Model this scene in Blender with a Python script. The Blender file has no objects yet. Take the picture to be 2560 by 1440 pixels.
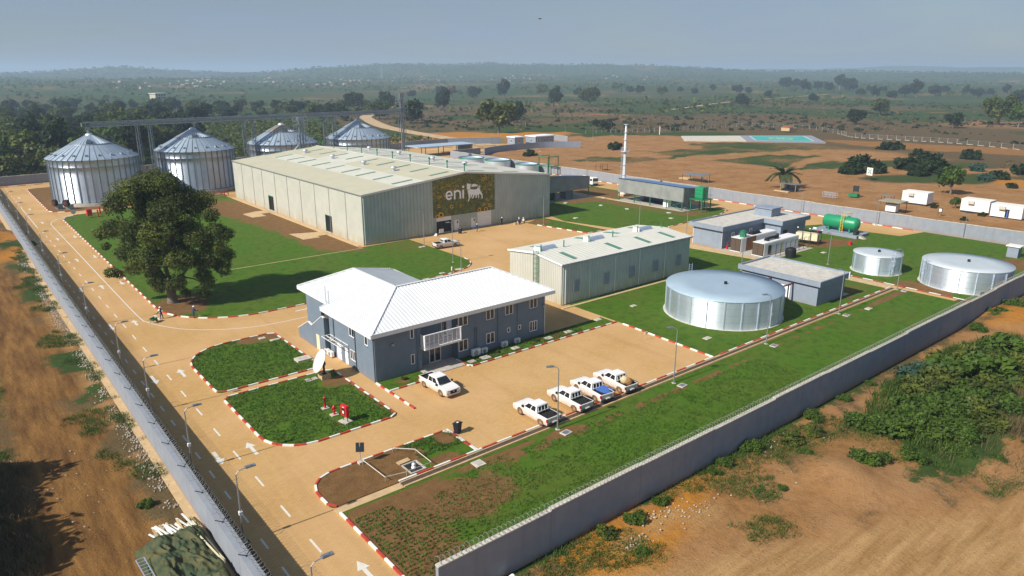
import bpy, bmesh, math, random
import numpy as np
from mathutils import Vector, Matrix, geometry

R = math.radians
PI = math.pi
rnd = random.Random(7)
scene = bpy.context.scene
COL = scene.collection

# ------------------------------------------------------------------ camera, sky, sun, exposure
CAM_H, CAM_F, CAM_PITCH, CAM_YAW = 36.0, 1780.0, 16.75, 39.03
cam_data = bpy.data.cameras.new('camera')
cam = bpy.data.objects.new('camera', cam_data)
COL.objects.link(cam)
cam.location = (0, 0, CAM_H)
cam.rotation_euler = (R(90 - CAM_PITCH), 0, R(-CAM_YAW))
cam_data.sensor_width = 36.0
cam_data.lens = 36.0 * CAM_F / 2560.0
cam_data.clip_start = 0.5
cam_data.clip_end = 40000.0
scene.camera = cam

SUN_EL = 38.5
SUN_AZ = -2.5
world = bpy.data.worlds.new('World')
scene.world = world
world.use_nodes = True
wn, wl = world.node_tree.nodes, world.node_tree.links
bg = wn['Background']
sky = wn.new('ShaderNodeTexSky')
sky.sky_type = 'NISHITA'
sky.sun_disc = False
sky.sun_elevation = R(SUN_EL)
sky.sun_rotation = R(270 - SUN_AZ)
sky.altitude = 200
sky.air_density = 1.0
sky.dust_density = 1.0
sky.ozone_density = 2.0
tc = wn.new('ShaderNodeTexCoord')
mp = wn.new('ShaderNodeMapping')
mp.inputs['Scale'].default_value = (2.6, 2.6, 11.0)
cl = wn.new('ShaderNodeTexNoise')
cl.inputs['Scale'].default_value = 1.6
cl.inputs['Detail'].default_value = 5
cr = wn.new('ShaderNodeMapRange')
cr.inputs['From Min'].default_value = 0.3
cr.inputs['From Max'].default_value = 0.75
cr.inputs['To Min'].default_value = 0.18
cr.inputs['To Max'].default_value = 0.80
mx = wn.new('ShaderNodeMix')
mx.data_type = 'RGBA'
mx.inputs['B'].default_value = (3.9, 5.1, 7.4, 1)      # thin overcast veil
wl.new(tc.outputs['Generated'], mp.inputs['Vector'])
wl.new(mp.outputs['Vector'], cl.inputs['Vector'])
wl.new(cl.outputs['Fac'], cr.inputs['Value'])
wl.new(cr.outputs['Result'], mx.inputs['Factor'])
wl.new(sky.outputs['Color'], mx.inputs['A'])
wl.new(mx.outputs['Result'], bg.inputs['Color'])
bg.inputs['Strength'].default_value = 0.055

sun_data = bpy.data.lights.new('sun', 'SUN')
sun_data.energy = 5.0
sun_data.angle = R(0.7)
sun_data.color = (1.0, 0.93, 0.82)
sun = bpy.data.objects.new('sun', sun_data)
COL.objects.link(sun)
sd = Vector((math.cos(R(SUN_EL)) * math.cos(R(SUN_AZ)), math.cos(R(SUN_EL)) * math.sin(R(SUN_AZ)), -math.sin(R(SUN_EL))))
sun.rotation_euler = sd.to_track_quat('-Z', 'Y').to_euler()
sun.location = (-200, 0, 200)

vs = scene.view_settings
vs.view_transform = 'Standard'
vs.look = 'None'
vs.gamma = 1.0
vs.use_curve_mapping = False
vs.exposure = 0.35
scene.cycles.max_bounces = 6
scene.cycles.volume_bounces = 1
scene.cycles.transparent_max_bounces = 8

# ground position of a point surveyed in the photograph (pinhole camera above a level site)
_p, _y = R(CAM_PITCH), R(CAM_YAW)
_fw0 = np.array([math.sin(_y), math.cos(_y), 0.0])
_rt = np.array([math.cos(_y), -math.sin(_y), 0.0])
_fw = math.cos(_p) * _fw0 + np.array([0, 0, -math.sin(_p)])
_dn = -math.sin(_p) * _fw0 + np.array([0, 0, -math.cos(_p)])


def G(u, v, z=0.0):
    d = _rt * (u - 1280) + _dn * (v - 720) + _fw * CAM_F
    t = (z - CAM_H) / d[2]
    return float(d[0] * t), float(d[1] * t)


def px_scale(x, y, z=0.0):
    """metres per photograph pixel at a place"""
    return float(np.array([x, y, z - CAM_H]) @ _fw) / CAM_F


# ------------------------------------------------------------------ helpers
class MB:
    """collects verts/faces of one mesh"""

    def __init__(self):
        self.v, self.f, self.m, self.s = [], [], [], []

    def add(self, verts, faces, mi=0, smooth=False):
        b = len(self.v)
        self.v.extend([tuple(p) for p in verts])
        for f in faces:
            self.f.append(tuple(i + b for i in f))
            self.m.append(mi)
            self.s.append(smooth)
        return self

    def quad(self, a, b, c, d, mi=0):
        return self.add([a, b, c, d], [(0, 1, 2, 3)], mi)

    def box(self, x0, y0, z0, x1, y1, z1, mi=0):
        v = [(x0, y0, z0), (x1, y0, z0), (x1, y1, z0), (x0, y1, z0), (x0, y0, z1), (x1, y0, z1), (x1, y1, z1), (x0, y1, z1)]
        return self.add(v, [(0, 3, 2, 1), (4, 5, 6, 7), (0, 1, 5, 4), (1, 2, 6, 5), (2, 3, 7, 6), (3, 0, 4, 7)], mi)

    def beam(self, p, q, w, h, mi=0, up=(0, 0, 1)):
        p, q = Vector(p), Vector(q)
        d = (q - p)
        if d.length < 1e-6:
            return self
        d.normalize()
        u = Vector(up)
        if abs(d.dot(u)) > 0.98:
            u = Vector((1, 0, 0))
        s = d.cross(u).normalized() * (w / 2)
        t = s.cross(d).normalized() * (h / 2)
        v = [p - s - t, p + s - t, p + s + t, p - s + t, q - s - t, q + s - t, q + s + t, q - s + t]
        return self.add(v, [(0, 3, 2, 1), (4, 5, 6, 7), (0, 1, 5, 4), (1, 2, 6, 5), (2, 3, 7, 6), (3, 0, 4, 7)][::1], mi)

    def tube(self, p, q, r, n=8, r2=None, mi=0, cap=True, smooth=True):
        p, q = Vector(p), Vector(q)
        r2 = r if r2 is None else r2
        d = q - p
        if d.length < 1e-6:
            return self
        d.normalize()
        u = Vector((0, 0, 1)) if abs(d.z) < 0.95 else Vector((1, 0, 0))
        a = d.cross(u).normalized()
        b = d.cross(a)
        v = []
        for c, rr in ((p, r), (q, r2)):
            for i in range(n):
                t = 2 * PI * i / n
                v.append(c + a * (rr * math.cos(t)) + b * (rr * math.sin(t)))
        self.add(v, [(i, i + n, (i + 1) % n + n, (i + 1) % n) for i in range(n)], mi, smooth)
        if cap:
            self.add(v[:n], [tuple(range(n))], mi)
            self.add(v[n:], [tuple(range(n - 1, -1, -1))], mi)
        return self

    def path(self, pts, r, n=6, mi=0, radii=None):
        for i in range(len(pts) - 1):
            ra = radii[i] if radii else r
            rb = radii[i + 1] if radii else r
            self.tube(pts[i], pts[i + 1], ra, n, rb, mi)
        return self

    def prism(self, poly, z0, z1, mi=0, mi_top=None):
        n = len(poly)
        v = [(x, y, z0) for x, y in poly] + [(x, y, z1) for x, y in poly]
        self.add(v, [(i, (i + 1) % n, (i + 1) % n + n, i + n) for i in range(n)], mi)
        self.add(v[n:], [tuple(range(n))], mi if mi_top is None else mi_top)
        self.add(v[:n], [tuple(range(n - 1, -1, -1))], mi)
        return self

    def extrude(self, prof, axis, a, b, mi=0):
        """profile (p,q) swept along x ('x': p=y,q=z), y ('y': p=x,q=z)"""
        n = len(prof)
        mk = (lambda t, p: (t, p[0], p[1])) if axis == 'x' else (lambda t, p: (p[0], t, p[1]))
        v = [mk(a, p) for p in prof] + [mk(b, p) for p in prof]
        self.add(v, [(i, (i + 1) % n, (i + 1) % n + n, i + n) for i in range(n)], mi)
        self.add(v, [tuple(range(n - 1, -1, -1)), tuple(range(n, 2 * n))], mi)
        return self

    def lathe(self, prof, n=24, mi=0, c=(0, 0), a0=0.0, a1=2 * PI, smooth=True):
        full = abs(a1 - a0 - 2 * PI) < 1e-6
        k = n if full else n + 1
        v = []
        for r, z in prof:
            for i in range(k):
                t = a0 + (a1 - a0) * i / n
                v.append((c[0] + r * math.cos(t), c[1] + r * math.sin(t), z))
        f = []
        for j in range(len(prof) - 1):
            for i in range(n):
                i2 = (i + 1) % k
                f.append((j * k + i, j * k + i2, (j + 1) * k + i2, (j + 1) * k + i))
        return self.add(v, f, mi, smooth)

    def mesh(self, name, mats):
        me = bpy.data.meshes.new(name)
        me.from_pydata(self.v, [], self.f)
        mats = mats if isinstance(mats, (list, tuple)) else [mats]
        for m in mats:
            me.materials.append(m)
        me.polygons.foreach_set('material_index', self.m)
        me.polygons.foreach_set('use_smooth', self.s)
        me.update()
        return me

    def obj(self, name, mats, parent=None, loc=None):
        return put(name, self.mesh(name, mats), parent, loc)


def put(name, me, parent=None, loc=None, rz=0.0):
    o = bpy.data.objects.new(name, me)
    COL.objects.link(o)
    if parent is not None:
        o.parent = parent
    if loc is not None:
        o.location = loc
    if rz:
        o.rotation_euler = (0, 0, rz)
    return o


def tag(o, label=None, cat=None, group=None, kind=None):
    if label:
        o['label'] = label
    if cat:
        o['category'] = cat
    if group:
        o['group'] = group
    if kind:
        o['kind'] = kind
    return o


def thing(name, label, cat, loc=(0, 0, 0), rz=0.0, group=None):
    o = bpy.data.objects.new(name, None)
    COL.objects.link(o)
    o.location = loc
    o.rotation_euler = (0, 0, rz)
    o.empty_display_size = 0.3
    return tag(o, label, cat, group)


def dup(root, loc, rz=0.0, label=None, group=None, scale=None):
    r = root.copy()
    COL.objects.link(r)
    r.location = loc
    r.rotation_euler = (0, 0, rz)
    if scale is not None:
        r.scale = scale if isinstance(scale, tuple) else (scale,) * 3
    tag(r, label, None, group)
    for ch in list(root.children):
        c = ch.copy()
        COL.objects.link(c)
        c.parent = r
        for g in list(ch.children):
            d = g.copy()
            COL.objects.link(d)
            d.parent = c
    return r


def vnoise(x, y, s, seed=0):
    x, y = np.asarray(x) / s, np.asarray(y) / s
    xi, yi = np.floor(x).astype(np.int64), np.floor(y).astype(np.int64)
    fx, fy = x - xi, y - yi
    fx, fy = fx * fx * (3 - 2 * fx), fy * fy * (3 - 2 * fy)

    def h(a, b):
        n = (a * 374761393 + b * 668265263 + seed * 974711) & 0x7fffffff
        n = ((n ^ (n >> 13)) * 1274126177) & 0x7fffffff
        return ((n ^ (n >> 16)) & 0xffff) / 65535.0
    return (h(xi, yi) * (1 - fx) + h(xi + 1, yi) * fx) * (1 - fy) + (h(xi, yi + 1) * (1 - fx) + h(xi + 1, yi + 1) * fx) * fy


def fbm(x, y, s, seed=0, o=4):
    t, a, k = 0.0, 1.0, 0.0
    for i in range(o):
        t = t + a * vnoise(x, y, s / 2 ** i, seed + i * 17)
        k += a
        a *= 0.5
    return t / k


def sstep(a, b, x):
    t = np.clip((x - a) / (b - a), 0, 1)
    return t * t * (3 - 2 * t)


def inpoly(px, py, poly):
    c = np.zeros(np.shape(px), bool)
    n = len(poly)
    for i in range(n):
        x1, y1 = poly[i]
        x2, y2 = poly[(i + 1) % n]
        if y1 == y2:
            continue
        c ^= ((y1 > py) != (y2 > py)) & (px < (x2 - x1) * (py - y1) / (y2 - y1) + x1)
    return c


# ------------------------------------------------------------------ materials
class NT:
    def __init__(self, name):
        self.m = bpy.data.materials.new(name)
        self.m.use_nodes = True
        self.n, self.l = self.m.node_tree.nodes, self.m.node_tree.links
        self.b = self.n['Principled BSDF']
        self.pos = self.n.new('ShaderNodeNewGeometry').outputs['Position']

    def noise(self, scale, detail=4, rough=0.55, vec=None, stretch=None, rot=0.0):
        t = self.n.new('ShaderNodeTexNoise')
        t.inputs['Scale'].default_value = scale
        t.inputs['Detail'].default_value = detail
        t.inputs['Roughness'].default_value = rough
        v = vec or self.pos
        if stretch:
            k = self.n.new('ShaderNodeMapping')
            k.inputs['Scale'].default_value = stretch
            k.inputs['Rotation'].default_value = (0, 0, rot)
            self.l.new(v, k.inputs['Vector'])
            v = k.outputs['Vector']
        self.l.new(v, t.inputs['Vector'])
        return t.outputs['Fac']

    def rng(self, src, a, b, c=0.0, d=1.0):
        t = self.n.new('ShaderNodeMapRange')
        t.inputs['From Min'].default_value = a
        t.inputs['From Max'].default_value = b
        t.inputs['To Min'].default_value = c
        t.inputs['To Max'].default_value = d
        self.l.new(src, t.inputs['Value'])
        return t.outputs['Result']

    def mix(self, fac, a, b, mode='MIX'):
        t = self.n.new('ShaderNodeMix')
        t.data_type = 'RGBA'
        t.blend_type = mode
        for k, s in (('Factor', fac), ('A', a), ('B', b)):
            if isinstance(s, (int, float)):
                t.inputs[k].default_value = s
            elif isinstance(s, tuple):
                t.inputs[k].default_value = (s[0], s[1], s[2], 1)
            else:
                self.l.new(s, t.inputs[k])
        return t.outputs['Result']

    def math(self, op, a, b=0.0):
        t = self.n.new('ShaderNodeMath')
        t.operation = op
        for i, s in enumerate((a, b)):
            if isinstance(s, (int, float)):
                t.inputs[i].default_value = s
            else:
                self.l.new(s, t.inputs[i])
        return t.outputs[0]

    def attr(self, name):
        t = self.n.new('ShaderNodeAttribute')
        t.attribute_name = name
        return t.outputs['Fac']

    def bump(self, src, strength, dist=0.05):
        t = self.n.new('ShaderNodeBump')
        t.inputs['Strength'].default_value = strength
        t.inputs['Distance'].default_value = dist
        self.l.new(src, t.inputs['Height'])
        self.l.new(t.outputs['Normal'], self.b.inputs['Normal'])

    def color(self, c):
        if isinstance(c, tuple):
            self.b.inputs['Base Color'].default_value = (c[0], c[1], c[2], 1)
        else:
            self.l.new(c, self.b.inputs['Base Color'])

    def sep_z(self):
        t = self.n.new('ShaderNodeSeparateXYZ')
        self.l.new(self.pos, t.inputs[0])
        return t.outputs


def mat(name, c, rough=0.7, metal=0.0, var=0.12, sc=1.5, c2=None, bump=0.0, bsc=30.0, spec=0.3, stretch=None, detail=4):
    t = NT(name)
    f = t.rng(t.noise(sc, detail, stretch=stretch), 0.3, 0.7)
    lo = tuple(x * (1 - var) for x in c)
    hi = tuple(min(0.95, x * (1 + var)) for x in (c2 or c))
    t.color(t.mix(f, lo, hi))
    t.b.inputs['Roughness'].default_value = rough
    t.b.inputs['Metallic'].default_value = metal
    t.b.inputs['Specular IOR Level'].default_value = spec
    if bump:
        t.bump(t.noise(bsc, 3), bump, 0.02)
    return t.m


M = {}
M['white_paint'] = mat('white_paint', (.74, .74, .70), .55, var=.06, sc=3)
M['red_paint'] = mat('red_paint', (.44, .055, .035), .6, var=.2, sc=4)
M['marking'] = mat('road_marking_paint', (.64, .62, .56), .7, var=.12, sc=5)
M['concrete'] = mat('concrete', (.42, .39, .34), .9, var=.18, sc=2, bump=.2)
M['concrete_pale'] = mat('pale_concrete', (.52, .49, .42), .9, var=.15, sc=1.2, bump=.2)
M['sand_concrete'] = mat('sandy_concrete', (.50, .36, .20), .9, var=.15, sc=1.2, bump=.15)



M['roof_white'] = mat('white_sheet_roof', (.72, .74, .75), .5, var=.04, sc=.6)
M['cream_sheet'] = mat('cream_sheet_roof', (.50, .48, .36), .55, var=.05, sc=.25)
M['pale_sheet'] = mat('pale_sheet_roof', (.57, .57, .49), .55, var=.05, sc=.25)
M['galv'] = mat('galvanised_steel', (.60, .69, .80), .54, .8, var=.1, sc=.7, detail=6)
M['galv_roof'] = mat('galvanised_roof_sheet', (.46, .56, .66), .55, .7, var=.1, sc=.5, detail=6)
M['galv_dark'] = mat('weathered_galvanised_frame', (.30, .34, .38), .5, .7, var=.15, sc=2)
M['stiff'] = mat('galvanised_stiffener', (.22, .26, .31), .5, .75, var=.1, sc=2)
M['dark_steel'] = mat('dark_steel', (.035, .04, .045), .6, .3, var=.2, sc=3)
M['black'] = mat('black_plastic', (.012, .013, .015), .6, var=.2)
M['glass'] = mat('dark_glass', (.02, .022, .025), .08, var=.3, sc=.7, spec=.6)
M['win_frame'] = mat('white_window_frame', (.84, .85, .87), .5, var=.03)
M['green_steel'] = mat('green_steel', (.02, .18, .085), .5, var=.1, sc=2)
M['green_sky'] = mat('green_translucent_sheet', (.10, .22, .17), .45, var=.1, sc=2)
M['green_tank'] = mat('green_tank_paint', (.012, .25, .11), .4, var=.1, sc=1.2, spec=.5)
M['red_gloss'] = mat('red_gloss_paint', (.55, .012, .018), .4, var=.1, sc=4, spec=.5)
M['yellow'] = mat('yellow_paint', (.72, .45, .03), .5, var=.1)
M['rubber'] = mat('rubber', (.018, .017, .016), .85, var=.2)
M['pole'] = mat('lamp_pole_steel', (.36, .38, .40), .45, .6, var=.06)
M['blue_roof'] = mat('blue_sheet_roof', (.10, .20, .42), .5, var=.1, sc=.6)
M['cream_steel'] = mat('cream_painted_steel', (.68, .62, .42), .5, var=.08)
M['timber'] = mat('raw_timber', (.50, .38, .21), .85, var=.2, sc=3)
M['bark'] = mat('bark', (.16, .13, .10), .95, var=.3, sc=4, bump=.6, bsc=15)
M['pale_bark'] = mat('pale_bark', (.17, .145, .12), .95, var=.3, sc=4, bump=.6, bsc=15)
M['skin'] = mat('skin', (.06, .03, .02), .6)
M['overalls'] = mat('navy_overalls', (.02, .04, .13), .85, var=.15, sc=8)
M['tarp'] = mat('green_tarpaulin', (.012, .062, .032), .7, var=.35, sc=.9, c2=(.075, .068, .026), bump=.3, bsc=6)
M['white_metal'] = mat('white_painted_metal', (.76, .77, .77), .45, var=.04)
M['terracotta'] = mat('rusty_sheet', (.28, .12, .05), .8, var=.3, sc=3)
M['helmet'] = mat('white_helmet', (.8, .8, .78), .35, var=.03)
M['stones'] = mat('pale_rubble', (.38, .34, .28), .9, var=.35, sc=3)
M['blue_sheet'] = mat('blue_board', (.06, .14, .42), .6, var=.1)
M['water_dark'] = mat('dark_pit_floor', (.03, .028, .025), .5)


def ripple_metal(name, c, rough, metal, freq=58.0, slope=.55, var=.08):
    '''horizontally corrugated zinc sheet: the fine ripple tilts the normal up and down'''
    t = NT(name)
    nr = t.n.new('ShaderNodeNewGeometry')
    si = t.math('MULTIPLY', t.math('COSINE', t.math('MULTIPLY', t.sep_z()[2], freq)), slope)
    cx = t.n.new('ShaderNodeCombineXYZ')
    t.l.new(si, cx.inputs[2])
    ad = t.n.new('ShaderNodeVectorMath')
    t.l.new(nr.outputs['Normal'], ad.inputs[0])
    t.l.new(cx.outputs[0], ad.inputs[1])
    no = t.n.new('ShaderNodeVectorMath')
    no.operation = 'NORMALIZE'
    t.l.new(ad.outputs[0], no.inputs[0])
    t.l.new(no.outputs[0], t.b.inputs['Normal'])
    f = t.rng(t.noise(.5, 6, .6), .3, .7)
    f2 = t.rng(t.noise(2.2, 3, .6, stretch=(1, 1, .12)), .45, .75, 0, .35)
    col = t.mix(f2, t.mix(f, tuple(x * (1 - var) for x in c), tuple(x * (1 + var) for x in c)), tuple(x * .72 for x in c))
    t.color(col)
    t.b.inputs['Roughness'].default_value = rough
    t.b.inputs['Metallic'].default_value = metal
    return t.m


M['silo_sheet'] = ripple_metal('corrugated_zinc_silo_sheet', (.58, .68, .80), .34, .85)


def corr_mat(name, c, c2, stain=None):
    """profiled cladding: faint sheet-to-sheet tone, low stains"""
    t = NT(name)
    f = t.rng(t.noise(.35, 3), .3, .7)
    col = t.mix(f, c, c2)
    if stain:
        z = t.sep_z()[2]
        k = t.math('MULTIPLY', t.rng(z, 0.0, 2.2, 1.0, 0.0), t.rng(t.noise(.9, 4, stretch=(1, 1, .25)), .35, .65))
        col = t.mix(k, col, stain)
    t.color(col)
    t.b.inputs['Roughness'].default_value = .5
    t.b.inputs['Specular IOR Level'].default_value = .35
    return t.m


def render_mat(name, c, dust, sc=.8):
    '''painted render: faint patches, rain streaks, soil splashed on the lowest part'''
    t = NT(name)
    f = t.rng(t.noise(sc, 5, .6), .3, .7)
    col = t.mix(f, tuple(x * .92 for x in c), tuple(x * 1.07 for x in c))
    st = t.math('MULTIPLY', t.rng(t.noise(1.6, 4, .6, stretch=(1, 1, .06)), .52, .75), .28)
    col = t.mix(st, col, tuple(x * .62 for x in c))
    k = t.math('MULTIPLY', t.rng(t.sep_z()[2], 0.0, .75, dust, 0.0), t.rng(t.noise(1.3, 5, .7), .35, .65, .25, 1))
    t.color(t.mix(k, col, (.30, .17, .075)))
    t.b.inputs['Roughness'].default_value = .9
    t.b.inputs['Specular IOR Level'].default_value = .2
    t.bump(t.noise(12, 3), .15, .02)
    return t.m


M['wall_blue'] = render_mat('blue_grey_render', (.250, .275, .318), .75)
M['office_blue'] = render_mat('office_render', (.158, .202, .255), .45)
M['grey_blue'] = render_mat('plant_house_render', (.24, .285, .355), .45)
M['clad_white'] = corr_mat('white_profiled_cladding', (.47, .475, .42), (.53, .53, .47), (.42, .33, .18))
M['clad_green'] = corr_mat('grey_green_profiled_cladding', (.36, .42, .40), (.44, .50, .47), (.36, .36, .16))
M['clad_old'] = corr_mat('weathered_grey_cladding', (.22, .24, .24), (.33, .34, .32))


def veg_mat(name, dark, light, trans=.25):
    t = NT(name)
    a = t.attr('tint')
    c = t.mix(a, dark, light)
    c = t.mix(t.rng(t.noise(.6, 3), .35, .7, 0, .5), c, tuple(x * .6 for x in dark))
    t.color(c)
    t.b.inputs['Roughness'].default_value = .65
    t.b.inputs['Specular IOR Level'].default_value = .25
    tr = t.n.new('ShaderNodeBsdfTranslucent')
    t.l.new(t.mix(.5, c, light), tr.inputs['Color'])
    ms = t.n.new('ShaderNodeMixShader')
    ms.inputs[0].default_value = trans
    t.l.new(t.b.outputs[0], ms.inputs[1])
    t.l.new(tr.outputs[0], ms.inputs[2])
    t.l.new(ms.outputs[0], t.n['Material Output'].inputs['Surface'])
    return t.m


M['leaf'] = veg_mat('tree_leaves', (.022, .044, .009), (.17, .205, .032))
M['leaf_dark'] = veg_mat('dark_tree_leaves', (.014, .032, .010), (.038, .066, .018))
M['leaf_bright'] = veg_mat('bush_leaves', (.034, .078, .011), (.105, .170, .022))
M['leaf_blue'] = veg_mat('blue_green_bush_leaves', (.035, .085, .055), (.085, .17, .11))
M['leaf_dry'] = veg_mat('dry_brown_twigs', (.10, .07, .04), (.20, .15, .08), .1)
M['palm_leaf'] = veg_mat('palm_fronds', (.03, .05, .02), (.10, .12, .04))
M['grass_blade'] = veg_mat('lawn_blades', (.034, .095, .006), (.095, .17, .014), .15)
M['dry_grass'] = veg_mat('dry_tall_grass', (.11, .085, .035), (.22, .17, .08), .2)


def ground_mat():
    t = NT('soil_and_grass')
    veg, dry, pale, org = t.attr('veg'), t.attr('dry'), t.attr('pale'), t.attr('org')
    n1, n2, n3 = t.noise(.11, 6, .65), t.noise(.9, 6, .7), t.noise(5.0, 5, .7)
    soil = t.mix(t.rng(n2, .3, .7), (.215, .104, .034), (.325, .172, .064))
    soil = t.mix(t.rng(n1, .38, .62, 0, .75), soil, (.36, .205, .095))
    soil = t.mix(t.rng(t.noise(.30, 6, .7), .52, .70, 0, .6), soil, (.15, .068, .028))
    soil = t.mix(org, soil, t.mix(t.rng(n2, .3, .7), (.34, .13, .016), (.46, .21, .030)))
    mud = t.attr('mud')
    soil = t.mix(mud, soil, t.mix(t.rng(t.noise(.5, 6, .65, stretch=(1.6, .22, 1)), .35, .65), (.105, .052, .018), (.26, .135, .042)))
    soil = t.mix(pale, soil, t.mix(t.rng(t.noise(1.0, 6, .7, stretch=(.10, 1.1, 1), rot=R(23.7)), .34, .66), (.27, .150, .055), (.46, .29, .130)))
    soil = t.mix(t.rng(n3, .56, .72, 0, .35), soil, (.15, .07, .03))
    green = t.mix(t.rng(n2, .3, .7), (.022, .046, .010), (.052, .086, .020))
    dryc = t.mix(t.rng(n2, .3, .7), (.080, .056, .026), (.135, .097, .046))
    e = t.math('ADD', t.math('MULTIPLY', t.math('SUBTRACT', n2, .5), .9), t.math('MULTIPLY', t.math('SUBTRACT', n3, .5), .6))
    e = t.math('ADD', e, t.math('MULTIPLY', t.math('SUBTRACT', n1, .5), .35))
    kd = t.rng(t.math('ADD', dry, e), .36, .62)
    kv = t.rng(t.math('ADD', veg, e), .40, .60)
    c = t.mix(kv, t.mix(kd, soil, dryc), green)
    t.color(c)
    t.b.inputs['Roughness'].default_value = .95
    t.b.inputs['Specular IOR Level'].default_value = .1
    t.bump(t.math('ADD', n2, t.math('MULTIPLY', n3, .5)), .8, .25)
    return t.m


def lawn_mat():
    t = NT('lawn')
    dry = t.attr('dry')
    n1, n2, n3 = t.noise(.13, 6, .65), t.noise(.75, 6, .7), t.noise(7.0, 5, .7)
    g = t.mix(t.rng(n3, .32, .68), (.034, .098, .006), (.092, .185, .013))
    g = t.mix(t.rng(n1, .38, .62, 0, .55), g, (.100, .130, .020))
    g = t.mix(t.rng(n2, .48, .68, 0, .7), g, (.026, .060, .006))
    s = t.mix(t.rng(n2, .3, .7), (.13, .070, .026), (.215, .120, .048))
    e = t.math('ADD', t.math('MULTIPLY', t.math('SUBTRACT', n2, .5), .8), t.math('MULTIPLY', t.math('SUBTRACT', n3, .5), .7))
    k = t.rng(t.math('ADD', dry, e), .40, .66)
    t.color(t.mix(k, g, s))
    t.b.inputs['Roughness'].default_value = .9
    t.b.inputs['Specular IOR Level'].default_value = .12
    t.bump(t.math('ADD', n3, t.math('MULTIPLY', n2, .6)), .9, .12)
    return t.m


def paving_mat():
    t = NT('concrete_block_paving')
    br = t.n.new('ShaderNodeTexBrick')
    br.inputs['Scale'].default_value = 1.0
    br.inputs['Brick Width'].default_value = .42
    br.inputs['Row Height'].default_value = .21
    br.inputs['Mortar Size'].default_value = .014
    br.inputs['Color1'].default_value = (.53, .335, .130, 1)
    br.inputs['Color2'].default_value = (.47, .285, .106, 1)
    br.inputs['Mortar'].default_value = (.31, .18, .075, 1)
    t.l.new(t.pos, br.inputs['Vector'])
    n1, n2 = t.noise(.09, 5, .6), t.noise(1.1, 6, .6)
    c = t.mix(t.rng(n1, .35, .65, 0, .5), br.outputs['Color'], (.56, .37, .18))
    c = t.mix(t.rng(n2, .50, .72, 0, .30), c, (.42, .24, .10))
    st = t.noise(.5, 4, .6, stretch=(1.0, .06, 1))
    c = t.mix(t.rng(st, .52, .70, 0, .38), c, (.36, .21, .09))
    c = t.mix(t.rng(t.noise(.35, 6, .7), .60, .74, 0, .5), c, (.34, .20, .085))
    c = t.mix(t.rng(t.noise(.045, 3, .5), .45, .65, 0, .4), c, (.60, .37, .19))
    t.color(c)
    t.b.inputs['Roughness'].default_value = .85
    t.b.inputs['Specular IOR Level'].default_value = .2
    t.bump(t.math('ADD', t.math('MULTIPLY', br.outputs['Fac'], -.6), n2), .25, .02)
    return t.m


M['ground'] = ground_mat()
M['lawn'] = lawn_mat()
M['paving'] = paving_mat()
# ------------------------------------------------------------------ terrain
def warp(n, a, ext, c):
    b = math.asinh(ext / a)
    return c + a * np.sinh(b * np.linspace(-1, 1, n))


NX, NY = 480, 480
gx, gy = np.meshgrid(warp(NX, 45.0, 14000.0, 62.0), warp(NY, 45.0, 14000.0, 75.0), indexing='xy')


# ridges seen on the skyline: bearing from the site axis, distance, half width, half depth, height
RIDGES = [(-33.5, 4700, 330, 500, 34), (-29.5, 5200, 300, 500, 40), (-26.5, 5200, 260, 500, 30), (-20, 4300, 330, 450, 22), (-13, 4300, 420, 500, 34), (-9.0, 4500, 420, 600, 48), (-4.5, 4600, 420, 600, 58), (0.5, 4700, 420, 600, 60), (5.0, 4600, 420, 600, 54), (9.5, 4500, 420, 600, 46), (14, 4700, 420, 600, 28),
          (19, 8200, 700, 900, 78), (23, 8600, 700, 900, 92), (27, 8600, 700, 900, 80), (31, 8300, 700, 900, 72), (35, 8300, 800, 900, 80), (-37, 8300, 800, 900, 80)]


def hill(x, y):
    r = np.hypot(x, y)
    h = sstep(1100, 4200, r) * (2 + 44 * sstep(.30, .78, fbm(x, y, 1300, 3, 5)))
    az = np.degrees(np.arctan2(x, y)) - CAM_YAW
    for a, d, w, dd, hh in RIDGES:
        u = R(1) * (az - a) * r
        h = h + hh * (.50 if d < 6000 else .42) * np.exp(-(u / w) ** 2 - ((r - d) / dd) ** 2) * (.72 + .56 * fbm(x, y, 420, 7, 3))
    h = h - 5 * sstep(450, 1000, r) * (1 - sstep(1300, 2400, r))
    h = h + sstep(330, 700, r) * 5.0 * (fbm(x, y, 260, 9, 3) - .5)
    return h - sstep(9500, 12500, r) * 30


OUT = 1 - ((gx > 9.5) & (gx < 186) & (gy > 33.2) & (gy < 325)).astype(float)
gz = hill(gx, gy) + OUT * (0.8 * (fbm(gx, gy, 7, 21, 5) - .5)) * sstep(0, 3, np.maximum(np.maximum(11 - gx, gx - 184), np.maximum(34.5 - gy, gy - 318))) - 0.06
# spoil mounds beyond the front wall and by the access road
for mxx, myy, rr, hh in ((126, 31.5, 5.5, 1.3), (119, 30.5, 4, .8), (61, 26.5, 3.0, 1.0), (79, 18.6, 3.0, 1.1), (74, 19.5, 2.0, .8), (91, 20, 4, .9),
                         (262, 341, 12, 2.2), (285, 335, 12, 2.0), (308, 328, 10, 1.8), (330, 318, 8, 1.2), (6.0, 186, 5, 1.4), (5.5, 200, 5, 1.6)):
    gz += hh * np.exp(-(((gx - mxx) / rr) ** 2 + ((gy - myy) / rr) ** 2)) * (.7 + .6 * fbm(gx, gy, 3, 5))


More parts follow.
